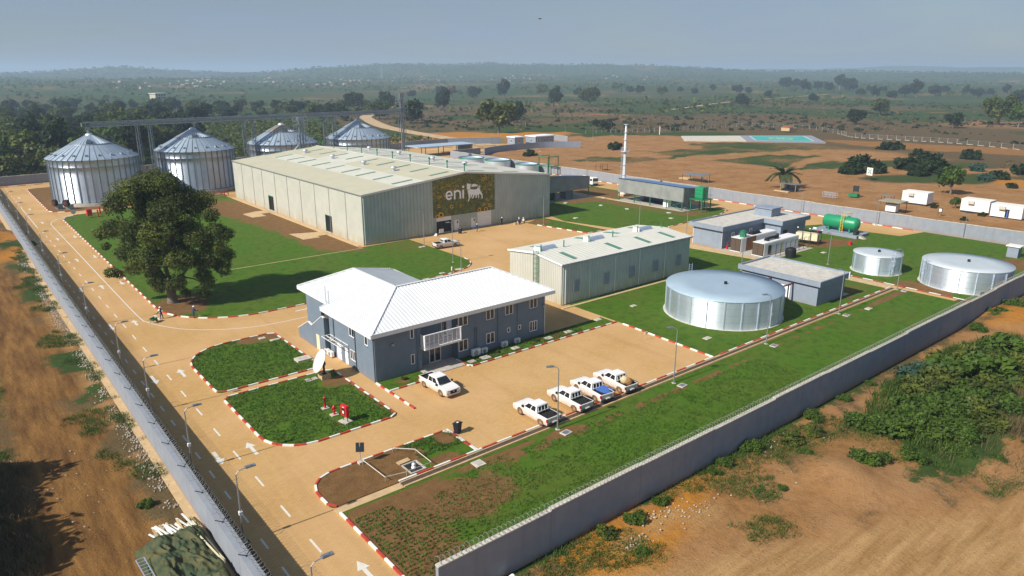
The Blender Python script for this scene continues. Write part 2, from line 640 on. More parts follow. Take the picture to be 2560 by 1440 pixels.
def blob(cx, cy, rx, ry, rot=0.0, soft=.35):
    c, s = math.cos(R(rot)), math.sin(R(rot))
    u = ((gx - cx) * c + (gy - cy) * s) / rx
    v = (-(gx - cx) * s + (gy - cy) * c) / ry
    return 1 - sstep(1 - soft, 1 + soft, np.hypot(u, v) + .5 * (fbm(gx, gy, max(2.0, min(rx, ry) * .7), 31) - .5))


veg = .20 + .72 * sstep(.38, .58, fbm(gx, gy, 130, 41))
rad = np.hypot(gx, gy)
veg = veg + .30 * sstep(600, 1300, rad)
dry = .42 + .75 * sstep(.36, .55, fbm(gx, gy, 170, 51))
pale = np.zeros_like(gx)
org = np.zeros_like(gx)
mud = np.zeros_like(gx)
# bare levelled ground between the back wall, the helipad and the access road
bare = inpoly(gx + 10 * (fbm(gx, gy, 25, 61) - .5), gy + 10 * (fbm(gx, gy, 25, 62) - .5),
              [(170, 20), (300, 60), (300, 84), (370, 105), (480, 115), (470, 150), (430, 196), (404, 210), (352, 296), (284, 312), (300, 345), (240, 392), (215, 330), (10, 330), (10, 270), (170, 268)])
veg = np.where(bare, .05, veg)
dry = np.where(bare, .16, dry)
for poly in ([(318, 248), (357, 226), (388, 190), (364, 171), (334, 186), (304, 219)], [(261, 188), (305, 187), (320, 168), (266, 154)],
             [(261, 148), (285, 139), (308, 156), (262, 150)], [(262, 205), (305, 196), (330, 190), (300, 225), (272, 232)], [(212, 226), (232, 205), (262, 200), (236, 232)]):
    k = inpoly(gx + 9 * (fbm(gx, gy, 14, 71) - .5), gy + 9 * (fbm(gx, gy, 14, 72) - .5), poly)
    veg = np.where(k, .20 + .75 * fbm(gx, gy, 9, 73), veg)
    dry = np.where(k, .55, dry)
for b in ((400, 262, 60, 22, -40), (455, 215, 30, 60, -40)):
    k = blob(*b)
    veg = np.maximum(veg, .8 * k)
for b in ((283, 100, 34, 13, -35), (330, 118, 40, 16, -35), (300, 140, 16, 10, 0)):
    k = blob(*b)
    veg = np.maximum(veg, .62 * k)
    dry = np.maximum(dry, .8 * k)
# reddish graded strip along the far fence, orange spoil
rs_ = blob(402, 148, 20, 62, 6, .2)
org = np.maximum(org, .35 * rs_)
mud = np.maximum(mud, .55 * rs_)
veg, dry = veg * (1 - .8 * rs_), dry * (1 - .8 * rs_)
for b in ((272, 338, 46, 16, -22), (255, 372, 18, 14, 0), (215, 345, 24, 12, 0), (290, 80, 10, 8, 0), (126, 33, 9, 5, 0), (7, 188, 6, 26, 0), (40, 31.5, 12, 2.2, 15), (34, 33.6, 8, 1.6, 10)):
    org = np.maximum(org, .9 * blob(*b))
    veg = veg * (1 - .9 * blob(*b))
    dry = dry * (1 - .7 * blob(*b))
# dry savanna slope behind the helipad, green hollow to its right
sl = blob(520, 260, 90, 260, -38)
dry = np.maximum(dry, .95 * sl)
veg = veg * (1 - .75 * sl)
dry, veg = dry * (1 - .8 * rs_), veg * (1 - .8 * rs_)
# belt of trees behind the silos
belt = inpoly(gx, gy, [(-400, 294), (185, 330), (205, 420), (300, 640), (260, 900), (-500, 1100)])
veg = np.where(belt, .75, veg)
# left strip outside the long wall
L = (gx < 13) & (gy < 290)
tr = np.exp(-((gx - 4.6 - .6 * np.sin(gy / 17.0)) / 3.3) ** 2)
veg = np.where(L, .16 + .70 * sstep(.52, .66, fbm(gx, gy, 5, 81)) * (1 - tr), veg)
veg = np.where(L & (gx < 0.5), .35 + .5 * fbm(gx, gy, 4, 82), veg)
dry = np.where(L, .20 + .55 * sstep(.45, .65, fbm(gx, gy, 6, 83)) * (1 - tr), dry)
dry = np.where(L & (gx < 0.5), .7, dry)
org = np.where(L & (gy < 170), .30 * tr * fbm(gx, gy * .25, 2.0, 84), org)
mud = np.where(L, 1.0 - sstep(168, 176, gy + 3 * fbm(gx, gy, 3, 85)), mud)
# front strip outside the near wall
F = (gy < 35.2) & (gx > 13)
fn = fbm(gx, gy, 6, 91)
veg = np.where(F, .17 + .38 * sstep(.52, .68, fn) * sstep(24, 29, gy), veg)
dry = np.where(F, .12 + .45 * sstep(.48, .66, fbm(gx, gy, 5, 92)), dry)
veg = np.where(F & (gx > 13), np.maximum(veg, .85 * blob(85, 24.5, 20, 5.2, 12, .2)), veg)
veg = np.where(F, np.maximum(veg, .7 * blob(106, 25, 9, 5, 12, .3)), veg)
dry = np.where(F, np.maximum(dry, .9 * blob(92, 18, 14, 6, 20, .3)), dry)
rd = (gy - (28.4 - .44 * (gx - 36)))                       # sandy haul track in the near corner
trk = F & (rd < 1.0)
veg = np.where(trk, .02, veg)
dry = np.where(trk, .06, dry)
pale = np.where(F, .95 * (1 - sstep(-1.5, 2.2, rd + 2.2 * (fbm(gx, gy, 3, 93) - .5))), pale)
for b in ((43, 32.6, 2.6, .7, 5), (46, 31.0, 3.0, .9, 0), (38, 31.6, 2.0, .8, 0), (122, 37.5, 5, 2, 0), (11.2, 110, .9, 70, 0)):
    pale = np.maximum(pale, .8 * blob(*b))
# access road to the gate and track on the far right
road_c = [(233, 316), (236, 345), (243, 414), (238, 378), (243, 440), (262, 480), (300, 560), (322, 610), (386, 710), (420, 800)]
road_c = [(227, 300), (233, 330), (238, 378), (243, 414), (257, 467), (300, 570), (330, 625), (386, 712), (420, 800)]


def dist_poly(x, y, pts):
    d = np.full_like(x, 1e9)
    for (x1, y1), (x2, y2) in zip(pts[:-1], pts[1:]):
        t = np.clip(((x - x1) * (x2 - x1) + (y - y1) * (y2 - y1)) / ((x2 - x1) ** 2 + (y2 - y1) ** 2), 0, 1)
        d = np.minimum(d, np.hypot(x - x1 - t * (x2 - x1), y - y1 - t * (y2 - y1)))
    return d


idx = np.arange(NX * NY).reshape(NY, NX)
quads = np.stack([idx[:-1, :-1], idx[:-1, 1:], idx[1:, 1:], idx[1:, :-1]], -1).reshape(-1, 4)


def np_mesh(name, verts, faces, mats, attrs=None, mi=None, smooth=False):
    me = bpy.data.meshes.new(name)
    k = faces.shape[1]
    me.vertices.add(len(verts))
    me.vertices.foreach_set('co', np.ascontiguousarray(verts, np.float32).ravel())
    me.loops.add(faces.size)
    me.loops.foreach_set('vertex_index', np.ascontiguousarray(faces, np.int32).ravel())
    me.polygons.add(len(faces))
    me.polygons.foreach_set('loop_start', np.arange(0, faces.size, k, dtype=np.int32))
    for m in (mats if isinstance(mats, (list, tuple)) else [mats]):
        me.materials.append(m)
    if mi is not None:
        me.polygons.foreach_set('material_index', mi.astype(np.int32))
    if smooth:
        me.polygons.foreach_set('use_smooth', np.ones(len(faces), bool))
    for a, val in (attrs or {}).items():
        at = me.attributes.new(a, 'FLOAT', 'POINT')
        at.data.foreach_set('value', np.ascontiguousarray(val, np.float32).ravel())
    me.update()
    me.validate()
    return me


me = np_mesh('ground', np.stack([gx, gy, gz], -1).reshape(-1, 3), quads, M['ground'],
             dict(veg=veg, dry=dry, pale=pale, org=org, mud=mud), smooth=True)
tag(put('ground', me), kind='structure')


def terrain_z(x, y):
    return float(hill(np.array([x]), np.array([y]))[0]) - .05


def ribbon(pts, w, z=0.0, zf=None):
    mb = MB()
    L_, R_ = [], []
    for i, p in enumerate(pts):
        a = Vector(pts[max(i - 1, 0)])
        b = Vector(pts[min(i + 1, len(pts) - 1)])
        d = (b - a).normalized()
        n = Vector((-d.y, d.x)) * (w / 2)
        zz = z if zf is None else zf(p[0], p[1])
        L_.append((p[0] + n.x, p[1] + n.y, zz))
        R_.append((p[0] - n.x, p[1] - n.y, zz))
    k = len(pts)
    mb.add(R_ + L_, [(i, i + 1, i + 1 + k, i + k) for i in range(k - 1)])
    return mb


def catmull(pts, n=8, closed=False):
    out = []
    k = len(pts)
    rng_ = range(k) if closed else range(k - 1)
    for i in rng_:
        p = [Vector(pts[j % k] if closed else pts[min(max(j, 0), k - 1)]) for j in (i - 1, i, i + 1, i + 2)]
        for t in np.linspace(0, 1, n, endpoint=False):
            out.append(tuple(.5 * ((2 * p[1]) + (-p[0] + p[2]) * t + (2 * p[0] - 5 * p[1] + 4 * p[2] - p[3]) * t * t + (-p[0] + 3 * p[1] - 3 * p[2] + p[3]) * t ** 3)))
    if not closed:
        out.append(tuple(pts[-1]))
    return out


M['track'] = mat('pale_laterite_road', (.46, .33, .19), .95, var=.2, sc=.3, bump=.3, bsc=4)
hz = lambda x, y: terrain_z(x, y) + .30
tag(ribbon(catmull(road_c, 10), 11.0, zf=hz).obj('access_road', M['track']), kind='structure')
tag(ribbon([(700, 560), (900, 640), (1150, 700), (1400, 735)], 7, zf=lambda x, y: terrain_z(x, y) + .8).obj('dirt_track', M['track']), kind='structure')

# ------------------------------------------------------------------ air: one closed box of even haze
hm = bpy.data.materials.new('haze')
hm.use_nodes = True
hn = hm.node_tree.nodes
hn.remove(hn['Principled BSDF'])
pv = hn.new('ShaderNodeVolumePrincipled')
pv.inputs['Color'].default_value = (.58, .76, 1.0, 1)
pv.inputs['Density'].default_value = 0.00020
pv.inputs['Anisotropy'].default_value = 0.1
hm.node_tree.links.new(pv.outputs[0], hn['Material Output'].inputs['Volume'])
tag(MB().box(-15500, -15500, -14, 15500, 15500, 150).obj('haze', hm), kind='stuff')

# ------------------------------------------------------------------ compound paving
pad = [(12.9, 20.0), (23.0, 20.0), (23.0, 35.6), (180.3, 35.6), (180.3, 268), (205, 272), (262, 272), (262, 300), (240, 306), (213, 316), (186, 314), (150, 306), (12.9, 291)]
tag(MB().prism(pad, -.5, 0.0).obj('road', M['paving']), kind='structure')


def rounded(poly, rads):
    """polygon with rounded corners"""
    out, n = [], len(poly)
    for i in range(n):
        r = rads[i] if isinstance(rads, (list, tuple)) else rads
        p, a, b = Vector(poly[i]), Vector(poly[i - 1]), Vector(poly[(i + 1) % n])
        if r <= 0.01:
            out.append(tuple(p))
            continue
        da, db = (a - p).normalized(), (b - p).normalized()
        ang = da.angle(db)
        t = min(r / math.tan(ang / 2), (a - p).length * .49, (b - p).length * .49)
        r = t * math.tan(ang / 2)
        c = p + (da + db).normalized() * (r / math.sin(ang / 2))
        s, e = p + da * t, p + db * t
        a0, a1 = math.atan2(s.y - c.y, s.x - c.x), math.atan2(e.y - c.y, e.x - c.x)
        d = (a1 - a0 + PI) % (2 * PI) - PI
        k = max(3, int(abs(d) * r / .8))
        out += [(c.x + r * math.cos(a0 + d * j / k), c.y + r * math.sin(a0 + d * j / k)) for j in range(k + 1)]
    return out


LAWN_Z = 0.085


def lawn(name, poly, dryfn, step=1.0, z=LAWN_Z):
    xs = np.arange(min(p[0] for p in poly), max(p[0] for p in poly), step)
    ys = np.arange(min(p[1] for p in poly), max(p[1] for p in poly), step)
    X, Y = np.meshgrid(xs, ys)
    X = X + (np.random.RandomState(3).rand(*X.shape) - .5) * step * .5
    Y = Y + (np.random.RandomState(4).rand(*X.shape) - .5) * step * .5
    k = inpoly(X, Y, poly)
    pts = [Vector(p) for p in poly]
    n = len(pts)
    pts += [Vector((a, b)) for a, b in zip(X[k], Y[k])]
    vo, eo, fo, _, _, _ = geometry.delaunay_2d_cdt(pts, [(i, (i + 1) % n) for i in range(n)], [], 1, 1e-4)
    v = np.array([(p.x, p.y) for p in vo])
    hz_ = z + .03 * (fbm(v[:, 0], v[:, 1], 3, 5) - .5)
    mb = MB()
    mb.add(np.c_[v, hz_].tolist(), [tuple(f) for f in fo])
    b0 = len(mb.v)
    d = dryfn(v[:, 0], v[:, 1])
    # skirt down to the paving
    edges = {}
    for f in fo:
        for i in range(3):
            e = (f[i], f[(i + 1) % 3])
            edges[e] = edges.get(e, 0) + 1
    low = {}
    fs = []
    for a, b in list(edges):
        if (b, a) not in edges:
            for i in (a, b):
                if i not in low:
                    low[i] = len(mb.v)
                    mb.v.append((float(v[i, 0]), float(v[i, 1]), -.02))
            fs.append((a, low[a], low[b], b))
    for f in fs:
        mb.f.append(f); mb.m.append(0); mb.s.append(False)
    mesh = mb.mesh(name, M['lawn'])
    at = mesh.attributes.new('dry', 'FLOAT', 'POINT')
    full = np.concatenate([d, np.full(len(mb.v) - b0, .6)])
    at.data.foreach_set('value', full.astype(np.float32))
    return tag(put(name, mesh), kind='structure')


def blobs(*bs, base=.08):
    def f(x, y):
        d = base + .25 * (fbm(x, y, 9, 15) - .45)
        for cx, cy, rx, ry, a, val in bs:
            c, s = math.cos(R(a)), math.sin(R(a))
            u, v = ((x - cx) * c + (y - cy) * s) / rx, (-(x - cx) * s + (y - cy) * c) / ry
            d = d + val * (1 - sstep(.7, 1.3, np.hypot(u, v) + .6 * (fbm(x, y, 4, 16) - .5)))
        return d
    return f


# big lawn between the long road and the warehouse
LAWN_TREE = rounded([(23.9, 217.5), (23.9, 107.0), (70.5, 107.0), (81.0, 110), (81.0, 137.0), (68.6, 137.0), (68.6, 229.5), (45, 221)], [7, 13, 4, 11, 0, 0, 0, 0])
lawn('lawn', LAWN_TREE, blobs((67, 176, 8.5, 30, 8, .7), (67, 148, 7.5, 14, 0, .65), (77, 131, 5, 8, 0, .35), (27, 119, 5, 6, 0, .7), (64, 205, 8, 18, 0, .5)), 1.4)
LAWN_D = rounded([(34.2, 97.2), (21.3, 97.2), (21.3, 81.0), (34.2, 81.0)], [0.5, 12.5, .8, .4])
lawn('lawn', LAWN_D, blobs((32.5, 96, 3.6, 1.6, 0, .8), (34, 90, .6, 6, 0, .4)), .7)
LAWN_HYD = rounded([(34.9, 79.5), (21.3, 79.5), (21.3, 63.0), (34.9, 63.0)], [.4, .8, 4.6, .5])
lawn('lawn', LAWN_HYD, blobs((33.6, 75.6, 2.2, 1.6, 0, .7), (29.3, 65.4, .9, .6, 0, .5), (34.6, 70, .5, 6, 0, .5)), .7)
LAWN_DOOR = [(37.3, 72.0), (37.3, 69.1), (43.2, 69.1), (43.2, 72.0)]
lawn('flower_bed', LAWN_DOOR, blobs((40, 70.6, 1.2, .7, 0, .6), (38.3, 71, .7, .8, 0, .3)), .5)
LAWN_FRONT = [(49.1, 72.0), (49.1, 69.1), (76.0, 69.1), (76.0, 72.0)]
lawn('flower_bed', LAWN_FRONT, blobs((54.5, 70.4, 1.2, .6, 0, .6), (62, 70.5, 1.6, .6, 0, .6), (66, 70.2, 1.5, .9, 0, .8)), .6)
PIT_BED = rounded([(37.1, 56.8), (21.5, 56.8), (21.5, 51.2), (29.7, 51.2), (29.7, 53.6), (31.4, 53.6), (31.4, 51.2), (37.1, 51.2)], [.2, 3.6, .5, 0, 0, 0, 0, .2])
lawn('soil_bed', PIT_BED, blobs((26, 54, 6.5, 4, 0, 1.0), (33.6, 52.1, 1.7, .9, 0, .9), (35.9, 55.4, .9, 1.3, 0, .8)), .45)
LAWN_STRIP = [(21.9, 50.1), (21.9, 35.7), (127.3, 35.7), (127.3, 50.0)]
lawn('lawn', LAWN_STRIP, blobs((29, 47, 6, 3.4, -20, .8), (24, 40, 4.5, 5.0, 0, .75), (23.5, 47.5, 3, 3, 0, .7), (37.5, 49.3, 5, .9, 0, .8), (46.5, 48.6, 2.6, .8, 0, .9), (60, 47.9, 22, .24, 0, .85),
                               (95, 48.2, 28, .26, 0, .85), (122, 48.8, 9, .5, 0, .8), (105, 43, 20, 4.5, 0, .22), (35, 44, 9, 3.6, 0, .3)), .8)
LAWN_TANK = [(76.6, 67.4), (76.0, 51.5), (125.9, 51.5), (125.9, 76.4), (123.6, 92.2), (112, 98), (108.8, 98), (108.8, 79.9), (76.6, 79.9)]
lawn('lawn', LAWN_TANK, blobs((118, 55, 8, 3, 0, .35), (92, 62, 12, 12, 0, .12), (85, 77, 9, 2, 0, .25), base=.13), 1.2)
LAWN_FAR = [(128.9, 76.0), (128.9, 36.0), (180.0, 36.0), (180.0, 67), (171, 68.6), (169.6, 76), (169.6, 87), (155.5, 92.5), (155.5, 81.2), (144.5, 81.0), (144.5, 75.0), (133, 75.0)]
lawn('lawn', LAWN_FAR, blobs((150, 76, 8, 3, -20, .6), (131, 47, 3.5, 4.5, 0, .9), (162, 43, 7, 3, 0, .5), (160, 60, 22, 18, 0, .12), base=.16), 1.6)
LAWN_MID = rounded([(124.9, 138), (122.9, 130.5), (126.5, 115.8), (137.7, 109.2), (160.0, 110.5), (168.3, 113.5), (168.3, 119.2), (156.2, 119.2), (155.0, 152.0), (125.2, 152.0)], [0, 0, 0, 2, 2, 3, 3, 0, 0, 0])
lawn('lawn', LAWN_MID, blobs((148, 150, 8, 4, 0, .6), (153, 132, 4, 18, 0, .35), (158, 116, 6, 2.5, 0, .45), (140, 125, 9, 6, 0, .2), base=.2), 1.6)
LAWN_WEDGE = [(113.9, 134.3), (114.3, 131.0), (117.3, 116.3), (123.4, 116.1), (121.6, 134.5), (121.3, 138.0)]
lawn('lawn', LAWN_WEDGE, blobs((117, 134, 3.4, 4, 0, .6)), 1.2)
LAWN_SHED = [(157.6, 168), (157.6, 144), (170, 144), (170, 168)]
lawn('lawn', LAWN_SHED, blobs((162, 156, 8, 14, 0, .6)), 1.8)
SILO_PAD = rounded([(22.7, 279), (22.7, 224.6), (69.5, 224.6), (69.5, 231), (160, 236), (160, 282)], [3, 5, 1, 0, 0, 2])
lawn('silo_yard', SILO_PAD, blobs((60, 252, 60, 40, 0, .9), (27, 262, 5, 16, 0, -.55), (27, 232, 5, 6, 0, -.3), base=.3), 2.5)
# concrete aprons and paths
def slab(name, x0, y0, x1, y1, z, m='sand_concrete', z0=-.1):
    return MB().box(x0, y0, z0, x1, y1, z).obj(name, M[m])


tag(MB().prism([(62.3, 191), (62.7, 184.6), (66.3, 184.6), (66.3, 188.6), (69.9, 188.6), (69.9, 192.6), (66.2, 192.6)], 0, .13).obj('path', M['sand_concrete']), kind='structure')
tag(MB().prism([(62.2, 159.4), (62.4, 151.7), (66.4, 151.7), (66.4, 153.3), (69.9, 153.3), (69.9, 157.6), (67.6, 157.6)], 0, .13).obj('path', M['sand_concrete']), kind='structure')
tag(slab('path', 68.9, 138.2, 69.7, 219, .12), kind='structure')
tag(slab('path', 21.6, 50.2, 28.1, 51.05, .05), kind='structure')
tag(slab('path', 126.05, 51.5, 128.75, 76.0, .045), kind='structure')
tag(MB().prism([(123.9, 92.6), (126.1, 76.0), (128.6, 76.0), (126.9, 94.5)], -.1, .05).obj('path', M['sand_concrete']), kind='structure')
tag(MB().prism([(127.2, 88), (127.9, 76.4), (133, 75.2), (144.3, 75.2), (144.3, 88)], -.1, .06).obj('generator_apron', M['concrete']), kind='structure')
tag(slab('path', 125.0, 152.2, 155.6, 153.0, .12, 'concrete'), kind='structure')
tag(slab('shed_floor', 125.0, 153.0, 155.4, 163.5, .10, 'concrete'), kind='structure')
tag(slab('shed_floor', 156.3, 119.4, 168.0, 144.0, .10, 'concrete'), kind='structure')
tag(slab('doorstep', 43.3, 69.8, 49.0, 73.6, .10, 'concrete'), kind='structure')
tag(slab('path', 41.0, 135.9, 69.0, 136.15, .11), kind='structure')
tag(slab('path', 74.2, 78.55, 108.8, 79.05, .12, 'timber'), kind='structure')
# open drain beside the car park
dr = MB().box(28.2, 50.22, -.1, 127.3, 50.42, .10).box(28.2, 51.05, -.1, 127.3, 51.2, .06)
tag(dr.obj('drain_edge', M['sand_concrete']), kind='structure')
tag(MB().box(28.2, 50.42, -.2, 127.3, 51.05, .008).obj('drain', mat('damp_drain', (.085, .06, .04), .8, var=.3, sc=3)), kind='structure')  # flat drain bed, darker than the paving
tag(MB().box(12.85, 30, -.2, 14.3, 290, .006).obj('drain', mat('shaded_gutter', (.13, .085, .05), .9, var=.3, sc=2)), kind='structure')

# ------------------------------------------------------------------ kerbs: every painted stone its own piece
STONE = {c: MB().box(0, -.10, 0, .985, .10, .20).mesh('kerb_stone', M[c]) for c in ('white_paint', 'red_paint')}


def kerb(pts, closed=False, seg=1.1, z=-.03, start=0, faded=False, lo=0, hi=1e9):
    root = bpy.data.objects.new('kerb', None)
    COL.objects.link(root)
    tag(root, kind='structure')
    P_ = [Vector(p) for p in pts] + ([Vector(pts[0])] if closed else [])
    d = [0.0]
    for a, b in zip(P_[:-1], P_[1:]):
        d.append(d[-1] + (b - a).length)

    def at(s):
        for i in range(len(P_) - 1):
            if s <= d[i + 1] or i == len(P_) - 2:
                t = (s - d[i]) / max(d[i + 1] - d[i], 1e-9)
                return P_[i].lerp(P_[i + 1], t)
    n = max(1, round(d[-1] / seg))
    L_ = d[-1] / n
    for i in range(n):
        a, b = at(i * L_), at((i + 1) * L_)
        v = b - a
        o = put('kerb_stone', STONE['white_paint' if (i + start) % 2 == 0 else 'red_paint'], root, (a.x, a.y, z), math.atan2(v.y, v.x))
        o.scale = (max(.2, v.length), 1, 1)
    return root


def part_of(poly, pred):
    """longest open run of a closed outline whose points satisfy pred"""
    n = len(poly)
    ok = [pred(*p) for p in poly]
    best = []
    for s in range(n):
        if ok[s] and not ok[s - 1]:
            r = []
            i = s
            while ok[i % n] and len(r) < n:
                r.append(poly[i % n])
                i += 1
            if len(r) > len(best):
                best = r
    return best


kerb(part_of(LAWN_TREE, lambda x, y: x < 81.5 and not (x > 66 and y > 120) and y < 215)[::1], seg=1.5)
kerb(part_of(LAWN_TREE, lambda x, y: x < 69 and y > 213), seg=1.7)
kerb(LAWN_D, True, 1.25)
kerb(LAWN_HYD, True, 1.2)
kerb([(37.2, 72.0), (37.2, 63.2)], seg=1.1)
kerb([(37.4, 69.0), (43.2, 69.0)], seg=1.1)
kerb([(49.0, 72.0), (49.0, 69.0), (76.3, 69.0)], seg=1.15)
kerb([(76.4, 67.8), (75.9, 51.3)], seg=1.3)
kerb([(28.2, 51.3), (75.9, 51.3)], seg=1.9)
kerb([(77.4, 51.3), (127.2, 51.3)], seg=1.9, start=1)
kerb(part_of(PIT_BED, lambda x, y: x < 37.4 and not (y < 51.3 and x > 22)), seg=1.15)
kerb([(37.2, 56.8), (37.2, 51.4)], seg=1.1)
kerb([(21.8, 50.2), (21.8, 36.0)], seg=1.25)
kerb([(129.0, 60.8), (129.0, 38.0)], seg=1.9)
kerb([(180.0, 266), (180.0, 69.5)], seg=2.4)
kerb(part_of(SILO_PAD, lambda x, y: x < 66 and y < 277 and y < 280 and not (y > 226 and x > 24)), seg=1.7)
kerb([(14.0, 288.2), (31, 289.6)], seg=2.6)
kerb([(114.3, 131.0), (117.3, 116.3), (123.2, 116.2)], seg=1.5)
kerb([(137.7, 109.0), (160.0, 110.3), (168.4, 113.3)], seg=1.9)
kerb([(72.4, 107.1), (70.6, 107.0)], seg=1)

# ------------------------------------------------------------------ road markings
marks = thing('road_markings', None, None)
tag(marks, kind='structure')
ZM = .004
DASH = MB().box(-.09, -1.05, -.002, .09, 1.05, ZM).mesh('lane_dash', M['marking'])
EDGE = MB().box(-.085, -.8, -.002, .085, .8, ZM).mesh('edge_dash', M['marking'])


def aw(s):
    p = [(-.17, -1.5), (.17, -1.5), (.17, .35), (.52, .35), (0, 1.5), (-.52, .35), (-.17, .35)]
    mb = MB()
    mb.add([(x, y * s, ZM) for x, y in p], [(0, 1, 2, 6), (3, 4, 5)] if s > 0 else [(6, 2, 1, 0), (5, 4, 3)])
    mb.add([(-.17, .35 * s, ZM), (.17, .35 * s, ZM)], [])
    return mb.mesh('arrow', M['marking'])


UP, DOWN = aw(1), aw(-1)
y = 41.4
while y < 284:
    if not 203 < y < 241:
        put('lane_dash', DASH, marks, (18.35 - .0035 * (y - 41), y, 0))
    y += 6.05
MB().box(17.4, 204.5, -.002, 17.58, 239.7, ZM).obj('solid_line', M['marking'], marks)
y = 37.0
while y < 200:
    put('edge_dash', EDGE, marks, (15.25, y, 0))
    y += 4.42
for yy in (42.2, 66.0, 90.3, 114.6, 139.0, 163.3, 187.7, 211.7, 235.8, 260.2):
    put('arrow', UP, marks, (20.0 - .0045 * (yy - 42), yy, 0))
for yy in (66.2, 90.2, 114.6, 139.0, 163.1, 187.5, 211.6, 235.3, 259.4):
    put('arrow', DOWN, marks, (16.75 - .0045 * (yy - 42), yy, 0))
for yy in (139.7, 164.3, 188.4, 115.1):
    put('arrow', DOWN, marks, (22.85, yy, 0))
put('arrow', DOWN, marks, (42.2, 104.6, 0), R(90))
turn = catmull([(33, 221.2), (28.0, 220.2), (24.0, 216.2), (21.7, 212.5), (20.8, 209.2), (20.6, 204.3), (20.65, 177.2), (20.65, 132.7), (20.75, 116.5), (21.2, 113.7), (22.6, 110.2), (25.0, 106.5), (28.1, 103.9), (31.4, 102.1), (35.5, 101.1), (44, 100.9)], 8)
ribbon(turn, .17, ZM).obj('lane_line', M['marking'], marks)
for a, b in (((126.5, 98.5), (136, 98.2)), ((171, 118), (171, 112)), ((170.5, 100), (170.5, 94))):
    ribbon([a, b], .17, ZM).obj('lane_line', M['marking'], marks)

# ------------------------------------------------------------------ boundary walls
WIRE = mat('razor_wire', (.33, .34, .32), .5, .6, var=.2)


def coil(pts, r=.30, pitch=.42, z=0.0, n=9, t=.016, shift=0.0):
    mb = MB()
    P_ = [Vector(p) for p in pts]
    for a, b in zip(P_[:-1], P_[1:]):
        L_ = (b - a).length
        d = (b - a) / L_
        s = Vector((-d.y, d.x, 0))
        k = int(L_ / pitch)
        q = []
        for i in range(k * n + 1):
            th = 2 * PI * i / n
            rr = r * (1 + .12 * math.sin(i * .37))
            p = a + d * (i * pitch / n) + s * (math.cos(th) * rr + shift) + Vector((0, 0, z + r + math.sin(th) * rr))
            q.append(p)
        for i in range(len(q) - 1):
            mb.tube(q[i], q[i + 1], t, 3, cap=False)
    return mb


def wall_run(label, a, b, h, th, bays, m='wall_blue', name='boundary_wall', cat='wall', wire=True, step=0.0, wire_side=0.0, cop=True, brk=False, down=.6):
    a, b = Vector((a[0], a[1], 0)), Vector((b[0], b[1], 0))
    L_ = (b - a).length
    rz = math.atan2(b.y - a.y, b.x - a.x)
    t = thing(name, label, cat, (a.x, a.y, 0), rz)
    w = L_ / bays
    pm, cm = {}, {}
    for i in range(bays):
        hh = round(h + step * ((i * 5) % 3 - 1), 2)
        if hh not in pm:
            pm[hh] = MB().box(.012, -th / 2, -down, w - .012, th / 2, hh).mesh('wall_panel', M[m])
            cm[hh] = MB().box(0.003, -th / 2 - .05, hh, w - .003, th / 2 + .05, hh + .09).mesh('coping', M['concrete_pale'])
        put('wall_panel', pm[hh], t, (i * w, 0, 0))
        if cop:
            put('coping', cm[hh], t, (i * w, 0, 0))
    MB().box(.05, -th / 2 + .05, -down, L_ - .05, th / 2 - .05, h - .3).obj('wall_core', M['concrete'], t)
    if wire:
        coil([(0, 0, 0), (L_, 0, 0)], z=h + .10, shift=wire_side).obj('razor_wire', WIRE, t)
    if brk:
        bm_ = MB().beam((0, 0, h + .05), (0, .5, h + .45), .05, .05).beam((0, 0, h - .1), (0, -.05, h + .2), .05, .05)
        bmesh_ = bm_.mesh('wire_bracket', M['dark_steel'])
        k = 3.0
        while k < L_:
            put('wire_bracket', bmesh_, t, (k, 0, 0))
            k += 5.2
    return t


wall_run('blue grey rendered wall with razor wire along the front lawn, nearest to the bottom right', (22.0, 35.35), (178.5, 35.35), 3.62, .34, 15, step=.06)
wl_ = wall_run('long pale wall beside the striped road on the left with dark brackets and coiled wire', (12.55, 22.0), (12.55, 291.5), 2.75, .7, 44, wire_side=-.25, cop=False, brk=False)
bk = MB().beam((0, -.10, 2.75), (0, .55, 3.17), .05, .05).beam((0, .05, 2.75), (0, -.32, 3.25), .05, .05).mesh('wire_bracket', M['dark_steel'])
k = 3.0
while k < 250:
    put('wire_bracket', bk, wl_, (k, 0, 0))
    k += 5.2
MB().box(0, .35, -.4, 269, 1.1, .03).obj('wall_footing', M['sand_concrete'], wl_)
wall_run('long pale blue grey wall along the back road below the white cabins', (180.6, 36.0), (180.6, 266.0), 3.2, .3, 27, step=.05, wire=False, brk=True)
wall_run('grey wall closing the far left corner behind the first silo', (12.9, 291.6), (95, 299.5), 3.0, .3, 10, wire=False)
wall_run('grey wall running behind the silos towards the gatehouses', (95, 299.5), (186, 315.5), 3.0, .3, 10, wire=False)
wall_run('dark grey wall from the elevator tower to the small gatehouse', (186, 315.5), (213, 317.0), 3.4, .3, 4, 'grey_blue', wire=False)
wall_run('dark grey wall beside the entrance gate left of the small gatehouse', (213, 317.0), (240.5, 306.5), 3.4, .3, 4, 'grey_blue', wire=False)
wall_run('pale wall piece behind the large gatehouse', (277.5, 309), (274.6, 290), 3.0, .3, 3, wire=False)
wall_run('pale blue grey wall between the green fringed tanks and the back road', (180.6, 266.2), (198.8, 268.5), 3.2, .3, 3, wire=False)
cw = thing('curved_wall', 'curved dark grey wall sweeping round in front of the gatehouses', 'wall', (0, 0, 0))
cp = catmull([(199.2, 266.0), (203.5, 269.3), (210, 272.0), (221.7, 274.0), (233, 274.6), (243.2, 273.4), (252, 269.4), (259.3, 264.4)], 5)
